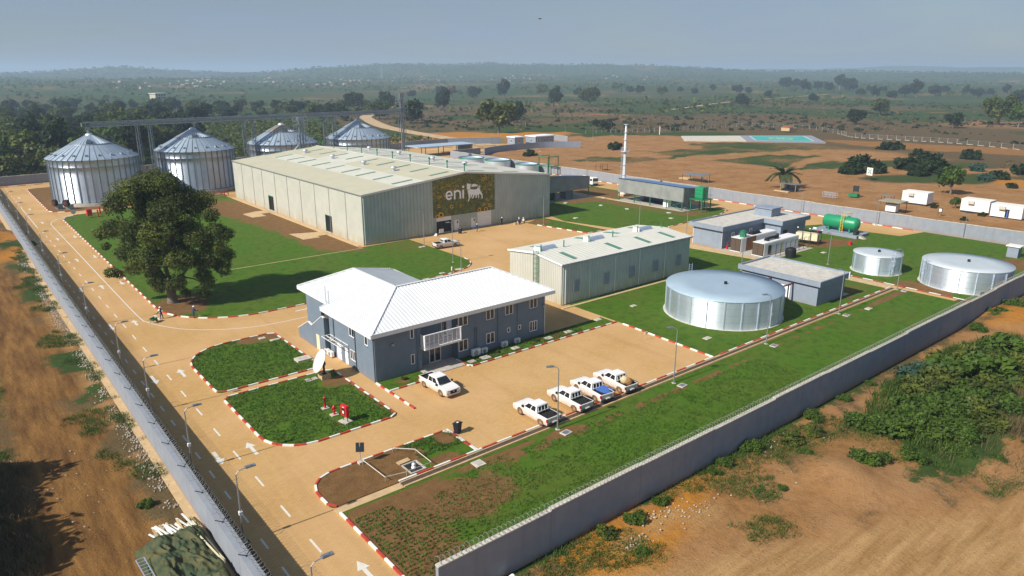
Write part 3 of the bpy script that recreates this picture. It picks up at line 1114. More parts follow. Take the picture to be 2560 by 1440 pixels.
for a, b in zip(cp[:-1], cp[1:]):
    dx, dy = b[0] - a[0], b[1] - a[1]
    L_ = math.hypot(dx, dy)
    o = MB().box(0, -.15, -.5, L_ - .02, .15, 3.0).obj('wall_panel', M['grey_blue'], cw, (a[0], a[1], 0))
    o.rotation_euler = (0, 0, math.atan2(dy, dx))
# ------------------------------------------------------------------ profiled sheet helpers
def corr_line(a, b, period=.5, depth=.07):
    """trapezoid profile along [a,b]: list of (s, offset)"""
    out = []
    n = max(1, round((b - a) / period))
    p = (b - a) / n
    for i in range(n):
        s = a + i * p
        out += [(s, 0), (s + .30 * p, 0), (s + .42 * p, depth), (s + .88 * p, depth)]
    out.append((b, 0))
    return out


def corr_panel(fix, a, b, zlo, zhi, axis, sign, period=.5, depth=.07):
    """vertical profiled sheet; axis 'x' runs along x at y=fix, 'y' runs along y at x=fix; zlo/zhi numbers or functions of s"""
    zl = zlo if callable(zlo) else (lambda s: zlo)
    zh = zhi if callable(zhi) else (lambda s: zhi)
    mb = MB()
    lo, hi = [], []
    for s, d in corr_line(a, b, period, depth):
        p = (s, fix + sign * d) if axis == 'x' else (fix + sign * d, s)
        lo.append((p[0], p[1], zl(s)))
        hi.append((p[0], p[1], zh(s)))
    n = len(lo)
    flip = (axis == 'x' and sign > 0) or (axis == 'y' and sign < 0)
    f = [(i, i + 1, i + 1 + n, i + n) for i in range(n - 1)]
    if flip:
        f = [q[::-1] for q in f]
    mb.add(lo + hi, f)
    return mb


def holed_wall(a, b, z0, z1, holes, fix, axis, out, reveal=.16):
    """flat wall with rectangular openings and reveals; holes (s0,z0,s1,z1); out = -1/+1 outward direction"""
    S = sorted({a, b, *[h[0] for h in holes], *[h[2] for h in holes]})
    Z = sorted({z0, z1, *[h[1] for h in holes], *[h[3] for h in holes]})
    mb = MB()
    P3 = (lambda s, z, d=0: (s, fix + d, z)) if axis == 'x' else (lambda s, z, d=0: (fix + d, s, z))
    for i in range(len(S) - 1):
        for j in range(len(Z) - 1):
            cs, cz = (S[i] + S[i + 1]) / 2, (Z[j] + Z[j + 1]) / 2
            if any(h[0] < cs < h[2] and h[1] < cz < h[3] for h in holes):
                continue
            mb.quad(P3(S[i], Z[j]), P3(S[i + 1], Z[j]), P3(S[i + 1], Z[j + 1]), P3(S[i], Z[j + 1]))
    d = -out * reveal
    for h in holes:
        c = [(h[0], h[1]), (h[2], h[1]), (h[2], h[3]), (h[0], h[3])]
        for k in range(4):
            p, q = c[k], c[(k + 1) % 4]
            mb.quad(P3(*p), P3(*q), P3(*q, d), P3(*p, d))
    return mb


# ------------------------------------------------------------------ silos
NS = 40
SR, SE, SA, SP = 11.75, 13.1, 19.6, .95
silo_proto = None


def make_silo(label, loc, rz=0.0, rusty=False):
    t = thing('silo', label, 'grain silo', loc, rz, 'grain silos in a row behind the warehouse')
    MB().lathe([(SR + .35, -.1), (SR + .35, SP), (SR - .3, SP)], 64, smooth=False).obj('plinth', M['concrete_pale'], t)
    MB().lathe([(SR + .05, SP), (SR + .05, SP + .28), (SR - .2, SP + .28)], 80).obj('base_ring', M['stiff'], t)
    MB().lathe([(SR - .06, SP), (SR - .06, SE)], 80).obj('inner_shell', M['galv'], t)
    w = 2 * PI / NS
    tiers = [SP + .28, 5.0, 9.0, 10.95, SE]
    key = 'silo_panels'
    if key not in make_silo.__dict__:
        pm = []
        for z0, z1 in zip(tiers[:-1], tiers[1:]):
            mb = MB().lathe([(SR, z0 + .012), (SR, z1 - .012)] if z1 < 9.5 else [(SR, z0 + .015), (SR, z1 - .05), (SR + .05, z1 - .05), (SR + .05, z1)], 4, a0=-w / 2 + .004, a1=w / 2 - .004)
            pm.append(mb.mesh('wall_panel', M['silo_sheet']))
        make_silo.silo_panels = pm
        make_silo.stif = MB().box(SR + .0, -.13, SP + .1, SR + .14, .13, SE).mesh('stiffener', M['stiff'])
        zz = lambda r: SE + (SA - SE) * (1 - r / SR)
        def roofseg(r0, r1, m):
            mb = MB()
            a = w / 2 - .002
            p = lambda r, s, dz=0: (r * math.cos(s), r * math.sin(s), zz(r) + dz)
            b = a * .80
            mb.quad(p(r1, -b), p(r1, b), p(r0, b), p(r0, -b))
            mb.quad(p(r1, -a, .13), p(r1, -b), p(r0, -b), p(r0, -a, .13 * r0 / r1), 1)
            mb.quad(p(r1, b), p(r1, a, .13), p(r0, a, .13 * r0 / r1), p(r0, b), 1)
            return mb.mesh('roof_sheet', [m, M['stiff']])
        rust = mat('rust_stained_roof_sheet', (.44, .38, .30), .5, .5, var=.2, sc=.7, c2=(.50, .40, .28))
        make_silo.low = roofseg(5.4, SR + .35, M['galv_roof'])
        make_silo.high = [roofseg(1.0, 5.5, M['galv_roof']), roofseg(1.0, 5.5, rust)]
        make_silo.vent = MB().box(SR - 1.9, -.26, zz(SR - 1.5) - .1, SR - 1.2, .26, zz(SR - 1.5) + .38).mesh('roof_vent', M['galv_dark'])
    for i in range(NS):
        a = i * w
        for pmesh in make_silo.silo_panels:
            put('wall_panel', pmesh, t, rz=a)
        put('stiffener', make_silo.stif, t, rz=a + w / 2)
        put('roof_sheet', make_silo.low, t, rz=a)
        put('roof_sheet', make_silo.high[1 if rusty else 0], t, rz=a)
        if i % 2 == 0:
            put('roof_vent', make_silo.vent, t, rz=a)
    zc = lambda r: SE + (SA - SE) * (1 - r / SR)
    MB().lathe([(5.6, zc(5.6) + .02), (5.6, zc(5.6) + .16), (5.3, zc(5.3) + .12)], 80).obj('roof_ring', M['stiff'], t)
    MB().lathe([(1.1, zc(1.0) - .1), (1.0, SA - .35), (.55, SA - .1), (.0, SA)], 24).obj('cap', M['galv'], t)
    ha = R(256)
    h = MB().box(4.2, -.65, zc(4.2) - .3, 5.1, .65, zc(4.2) + .42).box(3.7, -.45, zc(4.0) + .1, 4.25, .45, zc(4.0) + .65).obj('roof_hatch', M['stiff'], t)
    h.rotation_euler = (0, 0, ha - rz)
    lad = MB()
    for s in (-.25, .25):
        lad.beam((SR + .45, s, .1), (SR + .45, s, SE + .4), .05, .05)
        lad.beam((SR + .5, s, SE + .3), (1.2, s, SA + .5), .05, .05)
    for q in np.arange(.5, SE, .5):
        lad.beam((SR + .45, -.25, q), (SR + .45, .25, q), .03, .03)
    l_ = lad.obj('ladder', M['galv_dark'], t)
    l_.rotation_euler = (0, 0, R(20))
    return t


make_silo('galvanised grain silo at the far left beside the road, nearest of the four', (37.3, 240.6, 0))
make_silo('galvanised grain silo partly hidden behind the big tree', (67.2, 245.2, 0), .05)
make_silo('galvanised grain silo with a rusty brown roof top', (97.9, 249.2, 0), .1, True)
make_silo('galvanised grain silo next to the tall elevator tower and right of the rusty one', (128.2, 250.9, 0), .02)
fan = thing('aeration_fan', 'grey fan with dark round inlet at the foot of the first silo, nearer the wall', 'fan', (25.6, 231.0, 0), R(200), 'silo aeration fans')
MB().box(-.7, -.7, 0, .7, .7, 1.5).obj('housing', M['galv_dark'], fan)
MB().tube((.5, 0, 1.9), (1.3, 0, 1.9), .95, 20).obj('inlet', M['rubber'], fan)
MB().tube((1.31, 0, 1.9), (1.36, 0, 1.9), .5, 16).obj('rotor', mat('maroon_rotor', (.12, .02, .03)), fan)
dup(fan, (27.8, 228.6, 0), R(215), 'grey fan with dark round inlet at the foot of the first silo, nearer the kerb')

# conveyor gallery over the silos
ga, gb = Vector((36.6, 240.8, 21.2)), Vector((147.5, 251.6, 21.2))
gal = thing('conveyor_gallery', 'long steel lattice conveyor gallery running above the silo tops', 'conveyor', tuple(ga), math.atan2(gb.y - ga.y, gb.x - ga.x))
GL = (gb - ga).length
mb = MB()
for s in (-.8, .8):
    for z in (0, 1.35):
        mb.beam((0, s, z), (GL, s, z), .16, .16)
chords = mb.obj('chord', M['galv_dark'], gal)
BAY = MB()
for s in (-.8, .8):
    BAY.beam((0, s, 0), (0, s, 1.35), .09, .09).beam((0, s, 0), (2.2, s, 1.35), .07, .07)
BAY.beam((0, -.8, 0), (0, .8, 0), .09, .09)
baym = BAY.mesh('lattice_bay', M['galv_dark'])
for i in range(int(GL / 2.2)):
    put('lattice_bay', baym, gal, (i * 2.2, 0, 0))
MB().box(0, -.42, .35, GL, .42, .95).obj('conveyor_trough', mat('grey_conveyor_casing', (.22, .26, .29), .55, .4), gal)
MB().box(0, .85, .0, GL, 1.5, .06).obj('walkway', M['galv_dark'], gal)
MB().beam((0, 1.5, 1.05), (GL, 1.5, 1.05), .05, .05).obj('handrail', M['galv_dark'], gal)
MB().box(-.9, -.6, .1, 1.2, .6, 1.2).obj('drive_head', mat('mossy_green_casing', (.10, .15, .12), .6), gal)
for k in (0.6, 31.0, 61.8, 92.0):
    MB().box(k - .5, -.5, -.5, k + .5, .5, 0).tube((k, 0, -.5), (k, 0, -1.5), .35, 10).obj('spout', M['galv_dark'], gal)
trestle = MB()
for s in (-.9, .9):
    trestle.beam((-.25, s * 1.6, -21.2), (-.25, s, 0), .22, .22)
    trestle.beam((.25, s * 1.6, -21.2), (.25, s, 0), .1, .1)
for q in range(7):
    z0, z1 = -21.2 + q * 3, -21.2 + q * 3 + 3
    trestle.beam((0, -1.5 + q * .08, z0), (0, 1.5 - q * .08, z1), .08, .08)
tm = trestle.mesh('trestle', M['galv_dark'])
for k in (14.0, 17.6, 47.4, 50.6, 77.8, 81.6):
    put('trestle', tm, gal, (k, 0, 0))


def elevator(label, x, y, h, rz):
    t = thing('elevator_tower', label, 'elevator tower', (x, y, 0), rz, 'bucket elevator towers')
    MB().box(-.75, -.25, 0, -.35, .25, h - 1.2).obj('leg_casing', M['galv_dark'], t)
    MB().box(.35, -.25, 0, .75, .25, h - 1.2).obj('leg_casing', M['galv_dark'], t)
    MB().box(-1.0, -.5, h - 1.3, 1.0, .5, h - .3).obj('head', M['galv_dark'], t)
    fr = MB()
    for sx in (-2.0, 2.0):
        for sy in (-1.1, 1.1):
            fr.beam((sx, sy, h - 9), (sx, sy, h), .11, .11)
    for z in np.arange(h - 9, h + .1, 1.5):
        for a_, b_ in (((-2, -1.1), (2, -1.1)), ((2, -1.1), (2, 1.1)), ((2, 1.1), (-2, 1.1)), ((-2, 1.1), (-2, -1.1))):
            fr.beam((*a_, z), (*b_, z), .07, .07)
    for z in np.arange(h - 9, h - 1.4, 1.5):
        fr.beam((-2, -1.1, z), (2, -1.1, z + 1.5), .06, .06)
    for sx in (-1.1, 1.1):
        for sy in (-.8, .8):
            fr.beam((sx, sy, 0), (sx, sy, h - 6), .14, .14)
    for q, z in enumerate(np.arange(0, h - 8, 2.0)):
        fr.beam((-1.1, -.8, z), (1.1, -.8, z + 2), .07, .07)
        fr.beam((1.1, -.8, z), (1.1, .8, z + 2), .07, .07)
    fr.obj('tower_frame', M['galv_dark'], t)
    for z in (h - 6, h - 2.6):
        MB().box(-1.9, -1.0, z, 1.9, 1.0, z + .06).obj('platform', M['galv_dark'], t)
    return t


elevator('tall lattice elevator tower standing at the right end of the gallery', 148.6, 252.5, 29.0, .1)
e2 = elevator('shorter twin elevator tower standing in front of the rusty topped silo', 97.3, 231.0, 22.6, .1)
MB().tube((-1.0, 0, 13.5), (-10.0, -2.0, 6.5), .22, 8).obj('grain_spout', M['galv'], e2)

# ------------------------------------------------------------------ main warehouse
X0, X1, Y0, Y1, ZE, ZR = 70.3, 124.6, 138.0, 219.5, 11.0, 13.75
XR = (X0 + X1) / 2
wh = thing('main_warehouse', 'huge cream roofed warehouse with profiled walls and a sunflower banner on its gable', 'warehouse')
ztop = lambda x: ZE + (ZR - ZE) * (1 - abs(x - XR) / (XR - X0))
seams = [Y1, 211.7, 203.0, 195.7, 186.6, 178.3, 170.0, 161.7, 153.8, 145.4, Y0]
DOORS = [(189.0, 192.4), (153.3, 156.6)]
for a, b in zip(seams[1:], seams[:-1]):
    segs, zmin = [(a, b, .25)], None
    for d0, d1 in DOORS:
        if a < d1 and b > d0:
            segs = [(a, max(a + .01, d0), .25), (max(a, d0), min(b, d1), 4.1), (min(b - .01, d1), b, .25)]
    mb = MB()
    for s0, s1, zb in segs:
        if s1 - s0 > .05:
            q = corr_panel(X0, s0 + .03, s1 - .03, zb, ZE - .05, 'y', -1, .45, .06)
            mb.add(q.v, q.f)
    mb.obj('wall_panel', M['clad_white'], wh)
PIPE = MB().tube((X0 - .16, 0, .1), (X0 - .16, 0, ZE), .07, 6).mesh('downpipe', mat('grey_downpipe', (.30, .30, .28)))
for s in seams[1:-1]:
    put('downpipe', PIPE, wh, (0, s, 0))
MB().box(X0 - .25, Y0 - .1, ZE - .1, X0 - .08, Y1 + .2, ZE + .12).obj('gutter', M['galv_dark'], wh)
MB().box(X0 + .02, Y0 + .02, -.05, X1 - .02, Y1, .26).obj('base', M['concrete'], wh)
for d0, d1 in DOORS:
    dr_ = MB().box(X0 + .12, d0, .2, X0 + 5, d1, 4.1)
    dr_.obj('doorway', M['black'], wh)  # solid black block, its colour stands in for the dark interior
    MB().box(X0 - .1, d1 - .02, .25, X0 + .05, d1 + .12, 4.2).box(X0 - .1, d0 - .12, 4.1, X0 + .05, d1 + .12, 4.25).obj('door_frame', M['green_steel'], wh)
# gable facing the yard
gx_ = [X0, 79.3, 88.4]
for a, b in zip(gx_[:-1], gx_[1:]):
    corr_panel(Y0, a + .02, b - .01, .25, lambda s: ztop(s) - .05, 'x', -1, .9, .11).obj('wall_panel', M['clad_green'], wh)
for a, b in ((106.2, 115.4), (115.4, X1)):
    corr_panel(Y0, a + .01, b - .02, .25, lambda s: ztop(s) - .05, 'x', -1, .9, .11).obj('wall_panel', M['clad_green'], wh)
corr_panel(Y0, 88.4, 89.2, .25, 4.2, 'x', -1, .4, .08).obj('wall_panel', M['clad_green'], wh)
corr_panel(Y0, 93.3, 101.0, .25, 4.2, 'x', -1, .8, .09).obj('wall_panel', M['clad_green'], wh)
corr_panel(Y0, 105.25, 106.2, .25, 4.2, 'x', -1, .4, .08).obj('wall_panel', M['clad_green'], wh)
MB().box(88.4, Y0 + .15, 3.9, 106.2, Y0 + .3, ztop(89)).obj('wall_panel', M['clad_green'], wh)
MB().box(89.2, Y0 + .2, .05, 93.3, Y0 + 9, 3.0).obj('doorway', M['black'], wh)  # black fill paints the darkness behind the raised shutter
MB().box(89.2, Y0 - .06, 2.95, 93.3, Y0 + .1, 3.95).obj('shutter_box', M['white_metal'], wh)
mb = MB()
for i in range(12):
    z = .3 + i * .3
    mb.box(101.0, Y0 - .05 - .02 * (i % 2), z, 105.2, Y0 + .1, z + .29)
mb.obj('roller_shutter', M['white_metal'], wh)
for x0, x1, z0, z1 in ((94.15, 95.5, .18, 2.72), (99.05, 100.35, .3, 2.64)):
    d = MB().box(x0, Y0 - .14, z0, x1, Y0, z1).obj('door', M['white_metal'], wh)
    MB().box(x0 + .75, Y0 - .17, z1 - .85, x0 + 1.05, Y0 - .145, z1 - .25).obj('door_window', M['glass'], d)
    MB().box(x0 - .1, Y0 - .8, 0, x1 + .1, Y0, z0 - .02).obj('doorstep', M['concrete'], wh)
# side and back walls away from the camera
corr_panel(X1, Y0, Y1, .1, ZE, 'y', 1, .6, .07).obj('side_wall', M['clad_green'], wh)
MB().box(X0 + .1, Y1 - .2, 0, X1 - .1, Y1, ZE).obj('back_wall', M['clad_green'], wh)
# roof: sheets laid bay by bay in three courses on each slope
def roof_pt(x, y, dz=0.0):
    return (x, y, ztop(x) + .12 + dz)


courses = [(X0 - .35, 79.6), (79.6, 86.4), (86.4, XR)]
for ci, (xa, xb) in enumerate(courses):
    for bi, (a, b) in enumerate(zip(seams[1:], seams[:-1])):
        pale_ = (ci == 1 and 1 <= bi <= 8 + (rnd.random() < .5)) or (ci == 2 and bi in (2, 3, 4, 6, 7) and rnd.random() < .35)
        if ci == 1 and bi == 9:
            pale_ = True
        mb = MB()
        ya = a - (.35 if bi == len(seams) - 2 else -.02)
        n = max(1, round((b - ya) / .9))
        for k in range(n):
            s0, s1 = ya + (b - ya) * k / n, ya + (b - ya) * (k + 1) / n
            w_ = (s1 - s0)
            xm = [xa, xb]
            r = .05
            mb.quad(roof_pt(xa, s0), roof_pt(xa, s0 + w_ * .82), roof_pt(xb, s0 + w_ * .82), roof_pt(xb, s0))
            mb.quad(roof_pt(xa, s0 + w_ * .82), roof_pt(xa, s0 + w_ * .91, r), roof_pt(xb, s0 + w_ * .91, r), roof_pt(xb, s0 + w_ * .82))
            mb.quad(roof_pt(xa, s0 + w_ * .91, r), roof_pt(xa, s1), roof_pt(xb, s1), roof_pt(xb, s0 + w_ * .91, r))
        mb.f = [f[::-1] for f in mb.f]
        mb.obj('roof_sheet', M['pale_sheet' if pale_ else 'cream_sheet'], wh)
mb = MB()
for k in range(10):
    s0, s1 = Y0 - .35 + k * 8.2, min(Y1 + .3, Y0 - .35 + (k + 1) * 8.2 - .02)
    mb = MB().quad(roof_pt(XR, s0), roof_pt(X1 + .35, s0), roof_pt(X1 + .35, s1), roof_pt(XR, s1))
    mb.obj('roof_sheet', M['pale_sheet'], wh)
MB().extrude([(XR - .5, ztop(XR - .5) + .17), (XR, ZR + .26), (XR + .5, ztop(XR + .5) + .17)], 'y', Y0 - .36, Y1 + .3).obj('ridge_cap', M['pale_sheet'], wh)
vg = MB()
for xa, xb in ((X0 - .38, XR), (X1 + .38, XR)):
    vg.beam((xa, Y0 - .38, ztop(max(min(xa, X1), X0)) - .02), (xb, Y0 - .38, ZR + .05), .08, .42)
vg.obj('verge_trim', M['white_metal'], wh)
sk = [219.0, 210.5, 201.7, 194.0, 184.7, 176.0, 167.2, 159.3, 150.6, 141.9]
for yy in sk:
    for xa, xb in ((80.1, 85.4), (90.2, 95.4)):
        MB().add([roof_pt(xa, yy - .45, .07), roof_pt(xb, yy - .45, .07), roof_pt(xb, yy + .45, .07), roof_pt(xa, yy + .45, .07),
                  roof_pt(xa, yy - .45, 0), roof_pt(xb, yy - .45, 0), roof_pt(xb, yy + .45, 0), roof_pt(xa, yy + .45, 0)],
                 [(0, 1, 2, 3), (4, 5, 1, 0), (5, 6, 2, 1), (6, 7, 3, 2), (7, 4, 0, 3)]).obj('skylight', M['green_sky'], wh)
    for xa, xb in ((101, 106), (112, 117)):
        MB().quad(roof_pt(xa, yy - .4, .07), roof_pt(xb, yy - .4, .07), roof_pt(xb, yy + .4, .07), roof_pt(xa, yy + .4, .07)).obj('skylight', M['green_sky'], wh)
TV = MB().lathe([(.35, -.3), (.35, .35)], 12).lathe([(.35, .35), (.68, .55), (.74, .8), (.6, 1.05), (.0, 1.2)], 16)
TV.box(-.7, -.7, -.25, .7, .7, .02)
tvm = TV.mesh('turbine_vent', mat('pale_grey_turbine', (.55, .57, .62), .4, .4))
for yy in (208.8, 190.2, 171.6, 156.0):
    put('turbine_vent', tvm, wh, (88.8, yy, ztop(88.8) + .15))
    put('turbine_vent', tvm, wh, (110.3, yy, ztop(110.3) + .15))
RVM = MB().tube((0, 0, 0), (0, 0, 1.55), .13, 8).tube((0, 0, 1.5), (0, 0, 1.95), .24, 8).mesh('ridge_post', M['green_steel'])
for yy in (216.0, 208.4, 199.3, 190.2, 181.0, 172.4, 163.2, 154.0, 146.0, 138.7):
    put('ridge_post', RVM, wh, (XR + .5, yy, ZR + .12))
MB().beam((XR + .5, 138.7, ZR + 1.2), (XR + .5, 216, ZR + 1.2), .03, .03).obj('lifeline', M['dark_steel'], wh)

# ------------------------------------------------------------------ banner (printed flat on its sheet)
ban = thing('banner', 'printed sunflower field banner with white lettering and a white six legged dog emblem', 'banner', (88.36, Y0 - .14, 3.93))
bt = NT('sunflower_field_print')
t1, t2, t3 = bt.noise(.55, 5, .6), bt.noise(1.6, 4, .65), bt.noise(4.0, 3, .6)
zz = bt.sep_z()[2]
up = bt.rng(zz, 4, 13.5, 0, 1)
gcol = bt.mix(bt.rng(t2, .35, .65), (.016, .032, .007), (.135, .185, .028))
gcol = bt.mix(bt.rng(t1, .47, .64, 0, .6), gcol, (.010, .020, .006))
gcol = bt.mix(bt.math('MULTIPLY', bt.rng(t3, .45, .62), bt.rng(zz, 4, 12.5, .22, .75)), gcol, (.30, .24, .018))
bt.color(gcol)
bt.b.inputs['Roughness'].default_value = .55
zb = lambda x: ztop(88.36 + x) - .12 - 3.93
sheet = [(0, 0), (11.4, 0), (11.4, .02), (17.9, .02), (17.9, zb(17.9)), (XR - 88.36, zb(XR - 88.36)), (0, zb(0))]
MB().add([(x, 0, z) for x, z in sheet] + [(x, .05, z) for x, z in sheet], [tuple(range(7))] + [(i, (i + 1) % 7 + 0, (i + 1) % 7 + 7, i + 7) for i in range(7)]).obj('printed_sheet', bt.m, ban)


def flat(mb, pts, y, mi=0):
    """triangulated flat outline (x,z) at depth y facing -y"""
    pl = [Vector((p[0], p[1], 0)) for p in pts]
    tris = geometry.tessellate_polygon([pl])
    v = [(p[0], y, p[1]) for p in pts]
    f = []
    for a, b, c in tris:
        cr_ = (pts[b][0] - pts[a][0]) * (pts[c][1] - pts[a][1]) - (pts[b][1] - pts[a][1]) * (pts[c][0] - pts[a][0])
        f.append((a, b, c) if cr_ > 0 else (a, c, b))
    return mb.add(v, f, mi)


fl = MB()
fr_ = random.Random(5)
spots = [(.35, 6.9, .42), (1.6, 4.6, .4), (2.3, 4.7, .34), (3.3, 4.8, .36), (1.55, 2.6, .45), (5.1, 2.1, .55), (7.7, 2.0, .4), (2.6, 6.8, .3), (4.0, 7.2, .36), (4.7, 7.0, .3), (6.4, 6.9, .3), (7.0, 6.8, .3),
         (5.2, 5.9, .34), (6.1, 6.2, .26), (.2, 5.6, .34), (2.1, .5, .75), (1.0, .2, .55), (14.4, 7.7, .45), (15.2, 7.9, .4), (14.9, 5.6, .4), (15.6, 2.6, .42), (14.6, 1.6, .36), (16.4, 1.2, .5), (15.2, .35, .6), (16.9, 3.3, .34), (13.2, .4, .6)]
for k in range(70):
    z = 4.5 + 5.0 * fr_.random() ** .7
    spots.append((.4 + 17.2 * fr_.random(), z, .10 + .14 * (10.2 - z) / 6))
for x, z, r in spots:
    if z + r > zb(x) - .1:
        continue
    ex, an = .6 + .4 * fr_.random(), fr_.random() * PI
    def el(rr, n=12, wob=.16):
        out = []
        for i in range(n):
            a = 2 * PI * i / n
            q = rr * (1 + (wob if i % 2 else -wob))
            px_, pz_ = q * math.cos(a), q * ex * math.sin(a)
            out.append((x + px_ * math.cos(an) - pz_ * math.sin(an), z + px_ * math.sin(an) + pz_ * math.cos(an)))
        return out
    flat(fl, el(r), -.003, 0)
    flat(fl, el(r * .5, 10, 0), -.006, 1)
fl.obj('sunflower_print', [mat('sunflower_yellow', (.62, .36, .014), .6, var=.3, sc=3), mat('sunflower_brown', (.05, .02, .006), .7)], ban)
INK = mat('white_print', (.92, .93, .96), .5, var=.03)
ox, oz = 88.36, 3.93


def ring_arc(cx, cz, rx, rz_, w, a0, a1, n=20):
    o = [(cx + rx * math.cos(a), cz + rz_ * math.sin(a)) for a in np.linspace(a0, a1, n)]
    i = [(cx + (rx - w) * math.cos(a), cz + (rz_ - w) * math.sin(a)) for a in np.linspace(a0, a1, n)]
    return o, i


def strip(mb, o, i, y):
    n = len(o)
    v = [(p[0], y, p[1]) for p in o] + [(p[0], y, p[1]) for p in i]
    mb.add(v, [(k, k + 1, k + 1 + n, k + n) for k in range(n - 1)])


def rectp(mb, x0, z0, x1, z1, y):
    mb.add([(x0, y, z0), (x1, y, z0), (x1, y, z1), (x0, y, z1)], [(0, 1, 2, 3)])


YL = -.008
le = MB()   # e
strip(le, *ring_arc(92.84 - ox, 8.78 - oz, 1.01, 1.10, .42, R(2), R(322), 30), YL)
rectp(le, 92.15 - ox, 8.55 - oz, 93.84 - ox, 8.92 - oz, YL - .001)
le.obj('letter_e', INK, ban)
ln = MB()   # n
rectp(ln, 94.17 - ox, 7.67 - oz, 94.62 - ox, 9.75 - oz, YL)
strip(ln, *ring_arc(95.22 - ox, 8.85 - oz, 1.02, 1.0, .45, R(0), R(150), 18), YL - .001)
rectp(ln, 95.79 - ox, 7.67 - oz, 96.24 - ox, 8.86 - oz, YL)
ln.obj('letter_n', INK, ban)
li = MB()
rectp(li, 96.62 - ox, 7.65 - oz, 97.10 - ox, 9.72 - oz, YL)
flat(li, [(96.92 - ox + .30 * math.cos(a), 10.38 - oz + .30 * math.sin(a)) for a in np.linspace(0, 2 * PI, 16, endpoint=False)], YL)
li.obj('letter_i', INK, ban)
dog = [(98.04, 11.06), (98.38, 11.08), (98.54, 10.83), (99.23, 10.95), (99.28, 10.71), (98.93, 10.52), (99.1, 10.22), (98.92, 9.91), (98.97, 9.68), (99.77, 9.46), (100.81, 9.45), (101.04, 9.66), (101.17, 10.07), (101.52, 10.27), (101.86, 10.14), (101.89, 9.77), (101.68, 9.6), (101.85, 9.21), (102.13, 8.61), (102.53, 8.1), (102.58, 7.24), (102.4, 6.98), (102.14, 7.05), (102.29, 7.27), (102.18, 7.95), (101.72, 8.28), (101.42, 8.03), (101.53, 7.45), (101.29, 7.19), (101.12, 7.3), (101.3, 7.57), (101.02, 8.16), (100.9, 8.08), (100.77, 7.43), (100.54, 7.36), (100.37, 7.48), (100.54, 7.69), (100.44, 8.13), (100.21, 8.15), (99.79, 7.35), (99.44, 7.34), (99.39, 7.49), (99.62, 7.74), (99.69, 8.3), (99.46, 8.23), (99.22, 7.6), (98.93, 7.58), (98.87, 7.73), (99.11, 7.89), (98.89, 8.38), (98.77, 8.3), (98.88, 7.91), (98.57, 7.01), (98.4, 6.73), (98.17, 6.77), (98.23, 7.0), (98.47, 7.58), (98.32, 8.62), (98.11, 9.39), (98.23, 9.52), (97.95, 9.73), (98.01, 9.96), (97.85, 10.16), (98.08, 10.41), (97.89, 10.57)]
flame = [(99.27, 10.39), (99.62, 10.77), (100.14, 10.82), (100.6, 10.68), (100.94, 10.46), (101.17, 10.54), (101.29, 10.43), (100.94, 10.14), (100.36, 10.15), (99.78, 10.11), (99.33, 10.2)]
de = MB()
flat(de, [(x - ox, z - oz) for x, z in dog], YL)
flat(de, [(x - ox, z - oz) for x, z in flame], YL)
de.obj('dog_emblem', INK, ban)
dk = MB()
flat(dk, [(101.30 - ox, 9.72 - oz), (101.62 - ox, 9.72 - oz), (101.66 - ox, 9.98 - oz), (101.45 - ox, 10.06 - oz), (101.30 - ox, 9.95 - oz)], YL - .003)
flat(dk, [(98.12 - ox, 9.36 - oz), (98.9 - ox, 9.62 - oz), (98.9 - ox, 9.68 - oz), (98.12 - ox, 9.43 - oz)], YL - .003)
dk.obj('emblem_shading', mat('dark_print', (.02, .03, .012), .6), ban)  # dark printed marks laid over the white emblem

# ------------------------------------------------------------------ second shed-roofed warehouse
A0, A1, B0, B1, E2, R2 = 75.2, 107.8, 80.1, 93.3, 6.85, 7.55
YM = (B0 + B1) / 2
w2 = thing('small_warehouse', 'low white roofed warehouse with louvred grey green side and a caged green ladder', 'warehouse')
z2 = lambda y: E2 + (R2 - E2) * (1 - abs(y - YM) / (YM - B0))
for a, b in zip([75.2, 81.3, 87.4, 93.6, 100.5], [81.3, 87.4, 93.6, 100.5, 107.8]):
    corr_panel(B0, a + .01, b - .01, .12, E2 - .05, 'x', -1, .62, .09).obj('wall_panel', M['clad_green'], w2)
for a, b in ((80.1, 84.5), (84.5, 88.9), (88.9, 93.3)):
    corr_panel(A0, a + .01, b - .01, .12, lambda s: z2(s) - .05, 'y', -1, .42, .07).obj('wall_panel', M['clad_white'], w2)
corr_panel(B1, A0, A1, .12, E2, 'x', 1, .6, .07).obj('back_wall', M['clad_white'], w2)
corr_panel(A1, B0, B1, .12, lambda s: z2(s) - .05, 'y', 1, .6, .07).obj('end_wall', M['clad_green'], w2)
MB().box(A0 + .05, B0 + .05, -.1, A1 - .05, B1 - .05, .2).obj('base', M['concrete'], w2)
for x in (75.85, 81.32, 87.42, 93.6, 100.5):
    MB().tube((x, B0 - .2, .2), (x, B0 - .2, E2 - .1), .06, 6).obj('downpipe', M['white_metal'], w2)
slats = MB()
for k in range(13):
    slats.add([(0, -.14, .10 + k * .145), (1.22, -.14, .10 + k * .145), (1.22, -.03, .20 + k * .145), (0, -.03, .20 + k * .145)], [(0, 1, 2, 3)])
slm = slats.mesh('louvre_slats', mat('grey_louvre', (.36, .39, .39), .5))
frm = MB().box(-.07, -.13, 0, 0, 0, 1.95).box(1.22, -.13, 0, 1.29, 0, 1.95).box(-.07, -.15, -.06, 1.29, 0, .02).box(-.07, -.13, 1.93, 1.29, 0, 2.0).box(0, -.01, 0, 1.22, .0, 1.95).mesh('louvre', mat('grey_louvre_frame', (.40, .43, .43), .5))
for x in (77.78, 84.8, 91.28, 97.58, 103.9):
    f = put('louvre', frm, w2, (x, B0 - .08, 1.93))
    put('louvre_slats', slm, f)
r2p = lambda x, y, dz=0: (x, y, z2(y) + .1 + dz)
